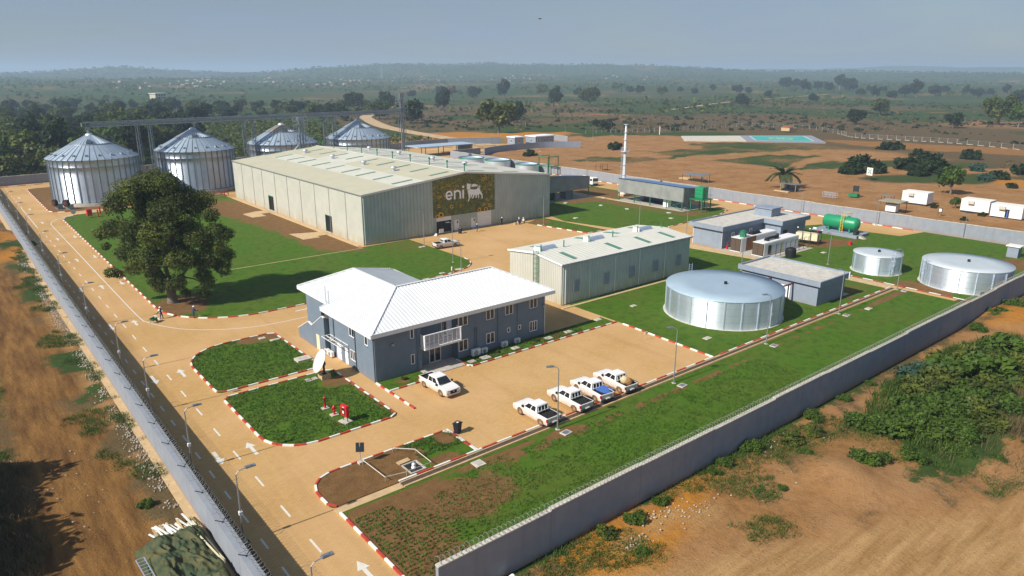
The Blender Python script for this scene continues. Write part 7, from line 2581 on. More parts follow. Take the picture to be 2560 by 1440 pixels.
# helipad
hp_ = thing('helipad', None, None)
tag(hp_, kind='structure')
P0 = [(353.7, 229.6), (381.5, 253.0), (415.0, 225.7), (379.2, 197.6)]
MB().prism([(330.0, 254.0), (352.4, 273.8), (381.3, 252.9), (353.6, 229.8)], -.4, .35).obj('apron', M['concrete_pale'], hp_)
MB().prism(P0[::-1], -.4, .42).obj('pad', M['grey_blue'], hp_)
cx_, cy_ = sum(p[0] for p in P0) / 4, sum(p[1] for p in P0) / 4
def lerp_pad(u, v):
    a = Vector(P0[0]).lerp(Vector(P0[1]), u)
    b = Vector(P0[3]).lerp(Vector(P0[2]), u)
    return a.lerp(b, v)
def padq(mb, u0, v0, u1, v1, z):
    q = [lerp_pad(u0, v0), lerp_pad(u0, v1), lerp_pad(u1, v1), lerp_pad(u1, v0)]
    mb.add([(p.x, p.y, z) for p in q], [(3, 2, 1, 0)])
q = MB(); padq(q, .12, .12, .88, .88, .425); q.obj('border_line', M['marking'], hp_)
q = MB(); padq(q, .135, .135, .865, .865, .43)
q.obj('landing_field', mat('turquoise_pad_paint', (.05, .36, .34), .8, var=.1, sc=.2), hp_)
ctr = lerp_pad(.5, .5)
ring = MB()
N_ = 40
ring.add([(ctr.x + r * math.cos(2 * PI * i / N_), ctr.y + r * math.sin(2 * PI * i / N_), .435) for r in (6.6, 5.6) for i in range(N_)], [(i, (i + 1) % N_, (i + 1) % N_ + N_, i + N_) for i in range(N_)])
ring.obj('circle', mat('yellow_pad_paint', (.62, .45, .08), .8), hp_)
hh = MB()
for a, b in ((( -1.5, -2.2), (-1.5, 2.2)), ((1.5, -2.2), (1.5, 2.2)), ((-1.5, 0), (1.5, 0))):
    ang = R(-41)
    f_ = lambda p: (ctr.x + p[0] * math.cos(ang) - p[1] * math.sin(ang), ctr.y + p[0] * math.sin(ang) + p[1] * math.cos(ang), .45)
    hh.beam(f_(a), f_(b), .7, .02)
hh.obj('letter_h', M['marking'], hp_)
fe = thing('perimeter_fence', 'long low wire fence with pale posts beyond the helipad and red strip', 'fence')
fpts = catmull([(318, 320), (386, 305), (454, 300), (468, 262), (445, 225), (427, 205), (430, 178), (432, 152), (420, 117), (405, 85), (390, 60)], 6)
d_ = 0
for a, b in zip(fpts[:-1], fpts[1:]):
    L_ = math.hypot(b[0] - a[0], b[1] - a[1])
    for k in range(int(L_ / 4)):
        x, y = a[0] + (b[0] - a[0]) * k * 4 / L_, a[1] + (b[1] - a[1]) * k * 4 / L_
        if len(fe.children) < 90:
            MB().beam((x, y, -.3), (x, y, 2.4), .14, .14).obj('post', M['concrete'], fe)
rl = MB()
for z in (.6, 1.3, 2.0, 2.3):
    for a, b in zip(fpts[:-1], fpts[1:]):
        rl.beam((*a, z), (*b, z), .04, .06)
rl.obj('wire', M['galv_dark'], fe)
kr = MB()
for a, b in zip(fpts[24:52], fpts[25:53]):
    kr.beam((*a, .0), (a[0] * .45 + b[0] * .55, a[1] * .45 + b[1] * .55, .0), .4, .25)
tag(kr.obj('edge_stones', M['concrete']), kind='structure')
sh_ = thing('field_shed', 'small tan hut and rubble heap on the grass beyond the helipad', 'hut', (445, 258, 0))
MB().box(-5, -3, 0, 0, 3, 2.4).box(1.5, -2, 0, 6, 2, 1.6).obj('wall', M['sand_concrete'], sh_)
MB().extrude([(-3.4, 2.4), (3.4, 2.4), (0, 3.6)], 'x', -5.4, .4).obj('roof', M['terracotta'], sh_)
ws_ = thing('windsock_post', 'white post with a red top at the near end of the pale apron', 'post', (352, 290, 0))
MB().tube((0, 0, 0), (0, 0, 5), .25, 8).obj('post', M['white_paint'], ws_)
MB().tube((0, 0, 5), (1.8, .4, 5.2), .4, 8, .2).obj('sock', M['red_paint'], ws_)

# bird and far mast
bd_ = thing('bird', 'dark bird gliding in the sky right of the middle', 'bird', (0, 0, 0))
br_ = np.array([*_rt]) * (1350 - 1280) + _dn * (47 - 720) + _fw * CAM_F
bp = br_ * (150 / CAM_F)
bd_.location = (bp[0], bp[1], CAM_H + bp[2])
bd_.rotation_euler = (0, 0, R(-20))
w = MB().add([(-.36, 0, .06), (-.1, 0, .02), (.32, 0, .03), (.5, 0, .0), (.32, .0, -.06), (-.1, .0, -.08)], [(0, 1, 5), (1, 2, 4, 5), (2, 3, 4)])
w = MB().lathe([(0, -.36), (.05, -.3), (.08, -.05), (.06, .2), (.03, .32), (0, .42)], 8)
w.v = [(z, x, y_) for x, y_, z in w.v]
w.obj('body', M['black'], bd_)
for s in (-1, 1):
    MB().add([(.12, s * .04, .02), (-.12, s * .04, .02), (-.02, s * .45, .14), (.14, s * .45, .15), (-.16, s * .95, .06), (-.04, s * .95, .07), (.12, s * .04, .0), (-.12, s * .04, 0.0)], [(0, 1, 2, 3), (3, 2, 4, 5)]).obj('wing', M['black'], bd_)
# ------------------------------------------------------------------ vegetation
def crown_data(lobes, n, size, seed, up=.35, shell=.55, aspect=.55):
    """leaf sprays spread through the lobes' volume: verts, faces, tint"""
    g = np.random.RandomState(seed)
    L_ = np.array(lobes, float)
    if L_.shape[1] == 4:
        L_ = np.c_[L_[:, :3], L_[:, 3], L_[:, 3] * .8]
    w = L_[:, 3] ** 2 * 1.0
    idx_ = g.choice(len(L_), n, p=w / w.sum())
    d = g.normal(size=(n, 3))
    d /= np.linalg.norm(d, axis=1)[:, None]
    r = shell + (1 - shell) * g.rand(n) ** .6
    r *= 1 + .22 * np.sin(d[:, 0] * 5 + idx_ * 1.7) * np.cos(d[:, 1] * 4 + idx_)
    c = L_[idx_, :3] + d * r[:, None] * np.c_[L_[idx_, 3], L_[idx_, 3], L_[idx_, 4]]
    nn = d * .6 + g.normal(size=(n, 3)) * .55 + np.array([0, 0, up])
    nn /= np.linalg.norm(nn, axis=1)[:, None]
    a = np.cross(nn, g.normal(size=(n, 3)))
    a /= np.linalg.norm(a, axis=1)[:, None]
    b = np.cross(nn, a)
    s = size * (.6 + .8 * g.rand(n))[:, None]
    v = np.stack([c - a * s, c + b * s * aspect, c + a * s + nn * s * .15, c - b * s * aspect], 1).reshape(-1, 3)
    f = np.arange(n * 4).reshape(n, 4)
    lt = g.rand(len(L_))
    t = np.clip(.55 * lt[idx_] + .45 * g.rand(n), 0, 1)
    return v, f, np.repeat(t, 4)


def crown_mesh(name, m, lobes, n, size, seed, **kw):
    v, f, t = crown_data(lobes, n, size, seed, **kw)
    return np_mesh(name, v, f, m, dict(tint=t))


def rand_lobes(seed, k, rx, rz, zc, r0, r1, flat=1.0):
    g = random.Random(seed)
    out = []
    for i in range(k):
        a, e = g.random() * 2 * PI, g.uniform(-.6, 1.0)
        q = g.random() ** .5
        out.append((rx * q * math.cos(a) * math.sqrt(max(.1, 1 - e * e * .7)), rx * q * math.sin(a) * math.sqrt(max(.1, 1 - e * e * .7)), zc + rz * e * (.5 + .5 * q), g.uniform(r0, r1) * (1.05 if e < .3 else .85)))
    return out


def trunk_mesh(h, r, lobes, m, seed, name='trunk', maxl=8):
    g = random.Random(seed)
    mb = MB()
    pts = [(0, 0, -.3)]
    for i in range(1, 6):
        pts.append((pts[-1][0] + g.uniform(-.1, .1) * r * 3, pts[-1][1] + g.uniform(-.1, .1) * r * 3, h * i / 5))
    mb.path(pts, r, 8, radii=[r * 1.25, r, r * .85, r * .72, r * .6, r * .4])
    for l in sorted(lobes, key=lambda q: -q[3])[:maxl]:
        k = g.randint(2, 4)
        p = Vector(pts[k])
        e = Vector(l[:3])
        mid = p.lerp(e, .5) + Vector((g.uniform(-.3, .3), g.uniform(-.3, .3), g.uniform(.1, .6)))
        mb.path([p, mid, e], r * .3, 6, radii=[r * .45, r * .3, r * .08])
    return mb.mesh(name, m)


# ---- the big tree on the lawn
bt_ = thing('broad_tree', 'huge dark green tree with pale limbs standing alone on the lawn by the road', 'tree', (26.8, 121.4, .05))
lat = Vector((_rt[0], _rt[1], 0))
dep = Vector((_fw0[0], _fw0[1], 0))
LB = [(-4.2, 17.3, 3.6, 0), (-1.2, 18.6, 3.4, 1), (2.0, 18.8, 2.6, -1), (3.6, 16.6, 3.0, 0), (6.2, 15.8, 2.4, 1), (7.6, 13.6, 1.8, 0), (-6.6, 15.6, 2.6, -1), (-2.6, 15.0, 3.4, 2), (1.5, 14.6, 3.3, -2),
      (-7.0, 11.8, 2.5, -1.5), (-9.0, 11.0, 1.8, 0), (-10.6, 10.4, 1.5, .5), (-9.4, 8.6, 1.0, -.5), (-3.6, 11.4, 3.5, -2.5), (-4.0, 11.5, 3, 3), (0.0, 11.0, 3.4, -3), (3.2, 11.2, 3.2, 1), (5.6, 10.2, 2.6, -1), (8.2, 11.2, 1.9, 0), (9.6, 10.4, 1.7, .5), (8.6, 8.4, 1.9, -.5), (9.3, 7.0, 1.6, .5),
      (-5.6, 8.0, 2.2, -2), (-9.0, 4.2, 1.35, -1), (-8.2, 3.7, 1.1, -.4), (-5.6, 4.8, 2.0, -.5), (-3.6, 3.6, 1.6, 1), (-1.6, 7.2, 3.3, -3.2), (0.2, 7.6, 3.2, 3), (3.0, 7.2, 3.1, -3), (5.8, 6.4, 2.8, 0), (7.8, 5.2, 2.0, 1), (8.8, 4.2, 1.4, 0), (6.4, 2.8, 1.7, -1.5),
      (-.8, 3.6, 2.0, -3), (2.4, 3.2, 2.1, -3), (4.4, 3.0, 1.8, 2), (5.8, .9, 1.3, -1.5), (-1.6, 1.6, 1.4, -1), (1.4, 2.1, 1.2, -1.8), (3.2, 1.3, 1.1, -2.4), (2, 5.4, 2.4, 4), (-3, 6, 2.4, 4.5), (5.4, 8.0, 2.6, 4), (-5, 14, 2.6, 4), (3, 14, 2.6, 4.5), (-1, 17, 2.6, 4)]
lob = []
for a, z, r, d in LB:
    p = lat * (a + .3) + dep * (d * 1.05)
    lob.append((p.x, p.y, z + 1.0 + .25 * (z < 5), r * .82, r * .66))
put('crown', crown_mesh('crown', M['leaf'], lob, 62000, .17, 77, shell=.35, up=.45), bt_)
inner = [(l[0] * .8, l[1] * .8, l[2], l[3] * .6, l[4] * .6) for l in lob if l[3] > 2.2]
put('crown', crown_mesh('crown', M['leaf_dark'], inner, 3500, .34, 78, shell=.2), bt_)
tk2 = MB()
tk2.path([(0, 0, -.4), (.0, .05, 1.4), (-.05, .1, 3.0)], .7, 12, radii=[.95, .72, .66])
g_ = random.Random(3)
for a0, z0, a1, z1, dd, r in ((-.3, 3.0, -1.6, 8.2, -1.2, .34), (0, 3.0, .2, 9.5, -1.6, .38), (.2, 3.2, 4.5, 7.0, -.6, .28), (-.2, 3.4, -5.0, 8.6, -.8, .26), (.1, 6, 2.4, 15, -.3, .26), (-1.0, 6.5, -3.2, 15.5, .3, .24), (-3.4, 9.0, -9.2, 12.2, -.6, .15), (3.0, 7.5, 8.6, 9.8, .3, .16), (-3.2, 6.5, -8.2, 5.2, -.8, .13), (2.0, 4.4, 6.4, 3.6, -1.6, .14), (.2, 9, .8, 17.5, .6, .22), (-5, 9, -6.6, 16, 0, .15), (2.6, 12, 6.4, 16.5, .4, .12), (-1.4, 7.5, -1.2, 12.6, -2.2, .2), (1.6, 9.5, 1.9, 14.0, -2.4, .16)):
    p0 = lat * a0
    p1 = lat * a1 + dep * dd
    m_ = p0.lerp(p1, .5) + lat * g_.uniform(-.4, .4)
    tk2.path([(p0.x, p0.y, z0), (m_.x, m_.y, (z0 + z1) / 2 + g_.uniform(-.2, .5)), (p1.x, p1.y, z1)], r, 8, radii=[r, r * .75, r * .35])
tk2.obj('trunk', M['pale_bark'], bt_)

# ---- background trees: a few grown kinds, copied
KIND = {}


def kind(key, seed, k, rx, rz, zc, r0, r1, n, leaf, h, tr, m, bark='bark'):
    lb = rand_lobes(seed, k, rx, rz, zc, r0, r1)
    KIND[key] = (crown_mesh('crown', M[m], lb, n, leaf, seed + 1, shell=.5), trunk_mesh(h, tr, lb, M[bark], seed + 2))


kind('round', 101, 18, 3.2, 2.8, 4.4, 1.5, 2.4, 1400, .52, 4.0, .32, 'leaf_dark')
kind('broad', 102, 22, 4.6, 2.4, 4.7, 1.5, 2.6, 1600, .55, 4.2, .36, 'leaf')
kind('tall', 103, 20, 2.8, 3.8, 5.4, 1.4, 2.2, 1500, .50, 5.0, .34, 'leaf_dark', 'pale_bark')
kind('dense', 104, 18, 3.4, 3.2, 4.6, 1.8, 2.5, 1500, .55, 3.5, .36, 'leaf_dark')
kind('sparse', 105, 12, 3.4, 2.8, 5.6, 1.0, 1.7, 800, .50, 5.0, .24, 'leaf', 'pale_bark')
kind('bright', 106, 16, 3.2, 2.4, 5.2, 1.4, 2.2, 1300, .5, 4.5, .3, 'leaf_bright')
kind('brown', 107, 14, 3.0, 2.6, 5.6, 1.2, 2.0, 700, .4, 5.5, .26, 'leaf_dry')


def tree(name, label, key, x, y, s, group, z=None, sz=None):
    t = thing(name, label, 'tree', (x, y, terrain_z(x, y) if z is None else z), rnd.random() * 6.28, group)
    q = rnd.uniform(.9, 1.12)
    t.scale = (s * q, s / q, sz or s * rnd.uniform(.9, 1.1))
    c, tr_ = KIND[key]
    put('crown', c, t)
    put('trunk', tr_, t)
    return t


def ground_hit(u, v):
    """where the sight line through a photograph point meets the terrain"""
    d = _rt * (u - 1280) + _dn * (v - 720) + _fw * CAM_F
    d = d / np.linalg.norm(d)
    s = np.concatenate([np.linspace(40, 1500, 800), np.linspace(1505, 9000, 1500)])
    P_ = np.array([0, 0, CAM_H]) + d * s[:, None]
    below = P_[:, 2] < hill(P_[:, 0], P_[:, 1])
    i = int(np.argmax(below)) if below.any() else len(s) - 1
    return float(P_[i, 0]), float(P_[i, 1])


def tree_px(name, label, key, u, v, hpx, group, hk=8.6):
    x, y = ground_hit(u, v)
    m_ = px_scale(x, y, terrain_z(x, y))
    return tree(name, label, key, x, y, max(.25, hpx * m_ / hk), group)


SAV = [('dark round tree left of the elevator tower at the road bend', 'dense', 885, 276, 50), ('dark tree directly behind the elevator tower', 'round', 967, 275, 48), ('dark dense tree just right of the elevator tower', 'dense', 1028, 309, 60),
       ('largest leaning tree in the savanna right of the elevator tower', 'broad', 1246, 336, 88), ('dark companion tree close right of the largest savanna tree', 'dense', 1282, 306, 52), ('small upright dark tree left of the largest savanna tree', 'tall', 1109, 281, 48),
       ('round dark tree on the ridge above the dirt bank', 'dense', 1186, 248, 30), ('tall dark tree on the ridge right of its round neighbour', 'tall', 1261, 248, 38), ('dark tree on the ridge over the elevator tower', 'round', 1030, 245, 24),
       ('tree with brown dry crown on the ridge', 'brown', 1129, 250, 34), ('dark tree left of the brown crowned one', 'dense', 1103, 245, 28), ('narrow dark tree in mid savanna above the chimney path', 'tall', 1384, 269, 44),
       ('wide dark pair crown on the ridge above the narrow tree', 'broad', 1354, 240, 28), ('round tree on the ridge near the middle right', 'round', 1445, 242, 24), ('broad dark tree left above the chimney top', 'broad', 1475, 265, 46),
       ('pale fringed ridge tree above the chimney', 'sparse', 1535, 232, 26), ('dark ridge tree right of the chimney top', 'round', 1575, 234, 22), ('second dark ridge tree right of the chimney top', 'dense', 1600, 236, 22), ('low wide ridge tree over the helipad path', 'broad', 1655, 240, 24),
       ('bushy low tree above the chimney base road', 'dense', 1515, 330, 32), ('dark rounded bush tree near the far fence left of helipad', 'dense', 1490, 316, 18),
       ('dark tree standing alone on the green field above the helipad', 'round', 1853, 268, 40), ('small dark tree right on the green field edge', 'round', 2031, 257, 28), ('dense green tree above the right fence', 'broad', 2200, 289, 44), ('lower dark companion of the dense green tree', 'dense', 2140, 311, 40),
       ('dark oval tree near the right edge of the savanna', 'dense', 2382, 320, 40), ('big dark tree cluster near the right edge', 'broad', 2496, 312, 72), ('lighter companion right of the big edge tree', 'bright', 2545, 318, 60), ('dark tree cut by the right edge above the big cluster', 'dense', 2552, 262, 40),
       ('small leafy tree with a bare trunk behind the white cabins', 'bright', 2375, 487, 70), ('young bushy tree between the white cabins', 'bright', 2388, 522, 30)]
for lab, key, u, v, h in SAV:
    tree_px('savanna_tree', lab, key, u, v, h, 'single trees in the savanna')
for i, (u, v, h) in enumerate([(1962, 222, 28), (1990, 220, 26), (2012, 232, 30), (2044, 224, 24), (2072, 230, 26), (2098, 225, 34), (2122, 228, 36), (2150, 240, 22), (2186, 246, 26), (2228, 248, 24), (2262, 242, 34), (2290, 244, 36), (2335, 240, 28), (2362, 234, 22), (2412, 238, 20), (2440, 244, 26), (2476, 240, 20), (2516, 236, 22), (1842, 234, 24), (1870, 236, 20), (1780, 230, 18), (1736, 236, 18), (1700, 232, 16), (2172, 232, 18), (2206, 232, 18), (1920, 246, 24)]):
    tree_px('hazy_tree', ['dark tree', 'tree with domed crown', 'taller tree'][i % 3] + (' left of the hazy clump' if u < 1950 else ' right of the hazy clump' if u > 2160 else ' in the hazy clump') + (', further out' if u < 1800 or u > 2340 else ', close by') + ' on the right ridge', ['dense', 'round', 'tall'][i % 3], u, v, h, 'hazy trees on the right ridge')

# belt of trees behind the silos
rb2 = random.Random(23)
n_b = 0
cells = {}
for it in range(6000):
    if n_b >= 215:
        break
    u = rb2.uniform(-40, 960)
    v = 262 + (455 - 262) * rb2.random() ** 1.35
    if u > 360 and v > 330 + 60 * rb2.random() or u > 620 and v > 318:
        continue
    if 520 < u < 860 and v > 300:
        continue
    x, y = G(u, v)
    if y < 300 + .12 * x or (x > 9 and y < 305):
        continue
    c = (round(x / 9), round(y / 9))
    if c in cells or fbm(np.array([x]), np.array([y]), 70, 401)[0] < .36:
        continue
    if abs(x - (227 + .09 * (y - 300))) < 14:
        continue
    cells[c] = 1
    key = rb2.choice(['round', 'broad', 'tall', 'dense', 'dense', 'broad', 'bright', 'sparse'])
    where = 'left of the first silo' if u < 210 else 'above the first two silos' if u < 520 else 'above the rusty silo' if u < 800 else 'near the access road'
    how = {'round': 'round dark tree', 'broad': 'wide green tree', 'tall': 'tall dark tree', 'dense': 'dense dark tree', 'bright': 'lighter green tree', 'sparse': 'thin crowned tree'}[key]
    dist_ = 'at the front' if v > 360 else 'in the middle' if v > 300 else 'at the back'
    tree('belt_tree', f'{how} {dist_} of the wooded belt {where}', key, x, y, rb2.uniform(.95, 1.65) * (1.15 if v > 380 else 1), 'trees of the belt behind the silos')
    n_b += 1

# palms
FR = MB()


def frond_mesh(L_=3.2, droop=.8, n=12):
    mb = MB()
    pts = []
    for i in range(n + 1):
        q = i / n
        pts.append(Vector((L_ * q, 0, L_ * (.55 * q - droop * q * q))))
    for i in range(n):
        w_ = .55 * math.sin(PI * (.12 + .86 * i / n))
        a, b = pts[i], pts[i + 1]
        for s in (-1, 1):
            mb.add([a, b, b + Vector((.25, s * w_, -.28 * w_)), a + Vector((.30, s * w_ * .9, -.28 * w_))], [(0, 1, 2, 3) if s > 0 else (3, 2, 1, 0)])
    me_ = mb.mesh('frond', M['palm_leaf'])
    at = me_.attributes.new('tint', 'FLOAT', 'POINT')
    at.data.foreach_set('value', np.full(len(mb.v), .5, np.float32))
    return me_


fr_up, fr_dn = frond_mesh(3.3, .55), frond_mesh(3.1, 1.05)
ptr = MB().path([(0, 0, -.2), (.1, 0, 1.2), (.05, .05, 2.8)], .3, 9, radii=[.42, .34, .36]).mesh('trunk', M['bark'])


def palm(label, x, y, s, tall=1.0):
    t = thing('oil_palm', label, 'palm', (x, y, terrain_z(x, y)), rnd.random(), 'palms')
    t.scale = (s, s, s)
    tr_ = put('trunk', ptr, t)
    tr_.scale = (1, 1, tall)
    for i in range(24):
        o = put('frond', fr_up if i % 2 else fr_dn, t, (0, 0, 2.7 * tall), i * 2.399)
        o.rotation_euler = (rnd.uniform(-.2, .2), rnd.uniform(-.55, .15) * (1 if i % 2 else -.2), i * 2.399)
        sc_ = rnd.uniform(.85, 1.15)
        o.scale = (sc_,) * 3
    return t


palm('short palm standing beside the dark round pool', 216.8, 125.6, 1.75)
for lab, u, v, h in (('palm right of the largest savanna tree', 1314, 317, 34), ('palm in mid savanna above the gatehouses', 1389, 299, 28), ('hazy palm on the ridge right of the chimney top', 1553, 232, 30), ('palm standing in the belt between the first two silos', 402, 345, 46), ('hazy palm on the right ridge', 2062, 222, 24)):
    x, y = ground_hit(u, v)
    palm(lab, x, y, h * px_scale(x, y) / 8.5, 1.9)

# bushes
def bush_kind(key, seed, m, n, leaf, rx=1.3, rz=.8, k=12, r0=.45, r1=.85, **kw):
    lb = [(a, b, abs(c) + .15, r) for a, b, c, r in rand_lobes(seed, k, rx, rz, .45, r0, r1)]
    KIND[key] = crown_mesh('foliage', M[m], lb, n, leaf, seed, shell=.35, **kw)


bush_kind('b_green', 201, 'leaf_bright', 2600, .14)
bush_kind('b_dark', 202, 'leaf', 2600, .14)
bush_kind('b_blue', 203, 'leaf_blue', 2400, .16, rz=.6)
bush_kind('b_big', 204, 'leaf_bright', 2000, .24, rz=1.2)
bush_kind('b_far', 205, 'leaf_dark', 700, .34, rx=1.4, rz=.9)
stem_m = MB().tube((0, 0, -.1), (.05, .05, .8), .05, 6, .02).mesh('stem', M['bark'])


def bush(label, key, x, y, s, group, sz=None):
    t = thing('bush', label, 'bush', (x, y, max(-.1, terrain_z(x, y))), rnd.random() * 6.28, group)
    t.scale = (s, s * rnd.uniform(.85, 1.15), sz or s)
    put('foliage', KIND[key], t)
    put('stem', stem_m, t)
    return t


TH = [(72.2, 29.4, 1.5, 'b_green'), (73.5, 26.8, 2.0, 'b_green'), (75.5, 24.4, 2.1, 'b_green'), (78.0, 26.6, 2.2, 'b_green'), (79.2, 23.4, 2.1, 'b_green'), (82.0, 25.6, 2.3, 'b_green'), (83.5, 22.4, 2.1, 'b_dark'), (86.2, 24.6, 2.3, 'b_green'), (87.5, 21.6, 2.0, 'b_green'), (76.6, 22.2, 1.7, 'b_green'),
      (80.6, 20.6, 1.7, 'b_dark'), (90.0, 24.2, 2.3, 'b_dark'), (84.0, 28.6, 2.2, 'b_dark'), (88.6, 28.0, 2.4, 'b_dark'), (88.2, 31.2, 1.9, 'b_blue'), (91.2, 30.4, 2.0, 'b_blue'), (92.6, 27.6, 2.5, 'b_big'), (95.6, 25.6, 2.6, 'b_big'), (98.0, 28.2, 2.7, 'b_dark'), (104.0, 25.6, 2.8, 'b_big'), (106.0, 28.0, 2.4, 'b_green'),
      (99.5, 23.2, 2.6, 'b_dark'), (108.5, 22.0, 2.4, 'b_dark'), (95, 21.4, 1.6, 'b_dark')]
for i, (x, y, s, k_) in enumerate(TH):
    pos_ = 'left tip' if x < 76 else 'right end' if x > 103 else ('front' if y < 23 else 'wall side' if y > 28 else 'middle') + (' left' if x < 83 else ' right' if x > 92 else '')
    bush({'b_green': 'bright green', 'b_dark': 'dark green', 'b_blue': 'blue green leaved', 'b_big': 'large leaved'}[k_] + f' bush at the {pos_} of the big thicket below the front wall', k_, x, y, s * .78, 'bushes of the big thicket', s * .70)
WB = [(54.2, 34.3, .8, 'b_green', 'bush touching the front wall left of the paler boulder patch'), (58.6, 34.4, 1.0, 'b_green', 'bush touching the front wall near its middle'), (69.6, 33.9, 1.0, 'b_green', 'rounded bush by the front wall left of the thicket'), (77.0, 34.1, .7, 'b_green', 'small bush by the front wall above the thicket'),
      (44.3, 33.9, .75, 'b_green', 'bush by the front wall above the white stony patch'), (37.2, 33.9, .85, 'b_dark', 'tall dark bush by the front wall left of the white stony patch'), (40.6, 33.6, .9, 'b_green', 'broad bush by the front wall beside the white stony patch'), (62.9, 32.6, 1.15, 'b_dark', 'low bush with pale stones on its right'),
      (61.9, 30.4, .7, 'b_green', 'tiny bush below the low stony bush'), (66.5, 32.2, 1.0, 'b_dark', 'low spread bush between wall and thicket'), (65.0, 25.6, 1.6, 'b_green', 'round bright bush standing alone below the thicket'), (69.2, 23.4, 1.2, 'b_green', 'bush on the mound edge right of the round bright bush'), (73.4, 20.6, 1.2, 'b_green', 'bush on the spoil mound below the thicket'),
      (74.8, 18.2, .9, 'b_green', 'small bush on the near spoil mound'), (79.6, 18.0, 1.0, 'b_dark', 'dark bush right of the near spoil mound'), (54.7, 28.5, .42, 'b_green', 'single small plant on the bare soil'), (37.9, 30.6, .5, 'b_green', 'small plant in the white stony patch'), (52.0, 34.0, .6, 'b_green', 'small wall bush left of the middle'), (83.5, 34.2, .55, 'b_green', 'little bush by the wall high above the thicket'),
      (9.2, 62.0, .62, 'b_green', 'bright leafy plant beside the track on the left'), (123.5, 33.5, 1.6, 'b_green', 'bush strip by the wall before the orange mound'), (114.5, 33.2, 1.2, 'b_green', 'bush by the wall left of the orange mound'), (131, 33.2, 1.8, 'b_green', 'bush by the wall beyond the orange mound')]
for x, y, s, k_, lab in WB:
    bush(lab, k_, x, y, s * .68, 'bushes along the front wall', s * .6)
RB = [(1535, 374, 26, 'round bush alone on the bare ground beside the chimney'), (1326, 390, 22, 'round dark bush inside the curved wall'), (2215, 374, 28, 'left of the two bushes on the bare strip'), (2240, 373, 26, 'right of the two bushes on the bare strip'), (2293, 390, 26, 'oval bush below the bare strip'), (2150, 428, 56, 'largest dark bush left of the right thicket'), (2268, 424, 44, 'wide bush at the left of the right thicket'), (2320, 418, 52, 'tallest bush in the right thicket'),
      (2345, 434, 48, 'front bush of the right thicket'), (2300, 440, 34, 'small round bush below the right thicket'), (2430, 398, 34, 'dark bush behind the right thicket'), (2440, 428, 36, 'blue grey bush right of the right thicket'), (2460, 452, 34, 'pale green bush near the orange soil'), (2500, 448, 30, 'bush left of the orange soil'), (2545, 436, 34, 'bush at the right edge above the orange soil'), (2530, 470, 18, 'low bush at the edge of the orange soil'),
      (2130, 434, 40, 'left half of the largest dark bush pair'), (2180, 430, 44, 'right half of the largest dark bush pair'), (2410, 552, 13, 'small plant before the middle cabin'), (2455, 541, 14, 'small bush before the middle cabin'), (2335, 520, 12, 'small plant at the foot of the lone cabin')]
for u, v, h, lab in RB:
    x, y = ground_hit(u, v)
    s = h * px_scale(x, y) / 2.3
    bush(lab, 'b_far' if 'blue' not in lab and 'pale' not in lab else 'b_blue', x, y, s, 'bushes beyond the back wall', s * .95)
# scrub scattered over the savanna slopes: small separate clumps in one mass
def scatter_leaves(name, pts, sizes, n, m, seed, leaf=.3, flat=.7):
    V, F, T = [], [], []
    g = np.random.RandomState(seed)
    P_ = np.array(pts)
    S_ = np.array(sizes)
    k = len(P_)
    idx_ = np.repeat(np.arange(k), n)
    d = g.normal(size=(k * n, 3))
    d /= np.linalg.norm(d, axis=1)[:, None]
    d[:, 2] = np.abs(d[:, 2])
    c = P_[idx_] + d * (S_[idx_] * (.55 + .5 * g.rand(k * n)))[:, None] * np.array([1, 1, flat])
    nn = d + g.normal(size=d.shape) * .6
    nn /= np.linalg.norm(nn, axis=1)[:, None]
    a = np.cross(nn, g.normal(size=d.shape))
    a /= np.linalg.norm(a, axis=1)[:, None]
    b = np.cross(nn, a)
    s = (S_[idx_] * leaf * (.6 + .8 * g.rand(k * n)))[:, None]
    v = np.stack([c - a * s, c + b * s * .6, c + a * s, c - b * s * .6], 1).reshape(-1, 3)
    t = np.clip(.6 * g.rand(k)[idx_] + .4 * g.rand(k * n), 0, 1)
    return tag(put(name, np_mesh(name, v, np.arange(len(v)).reshape(-1, 4), M[m], dict(tint=np.repeat(t, 4)))), kind='stuff')


g = np.random.RandomState(31)


def sector(n, r0, r1, a0=-40, a1=40, pw=1.0):
    r = r0 + (r1 - r0) * g.rand(n) ** pw
    a = np.radians(a0 + (a1 - a0) * g.rand(n)) + R(CAM_YAW)
    return r * np.sin(a), r * np.cos(a)


road_a = np.array(road_c)
x, y = sector(9000, 330, 1300, pw=.8)
keep = (fbm(x, y, 60, 501) > .50) & ~inpoly(x, y, [(300, 170), (330, 300), (400, 300), (460, 260), (440, 110), (300, 100)]) & (dist_poly(x, y, road_c) > 11) & ~((x < 330) & (y < 330)) & ~inpoly(x, y, [(185, 325), (350, 300), (350, 350), (250, 400)])
x, y = x[keep][:2600], y[keep][:2600]
z = hill(x, y)
scatter_leaves('scrub', np.c_[x, y, z], .8 + 2.2 * g.rand(len(x)) ** 2, 16, 'leaf_dark', 41, leaf=.42)
x, y = sector(9000, 330, 1100, pw=.8)
keep = (fbm(x, y, 50, 502) > .46) & ~inpoly(x, y, [(300, 170), (330, 300), (400, 300), (460, 260), (440, 110), (300, 100)]) & (dist_poly(x, y, road_c) > 10) & ~((x < 330) & (y < 330)) & ~inpoly(x, y, [(185, 325), (350, 300), (350, 350), (250, 400)])
x, y = x[keep][:3000], y[keep][:3000]
scatter_leaves('dry_scrub', np.c_[x, y, hill(x, y)], .6 + 1.1 * g.rand(len(x)), 12, 'dry_grass', 42, leaf=.5, flat=.6)
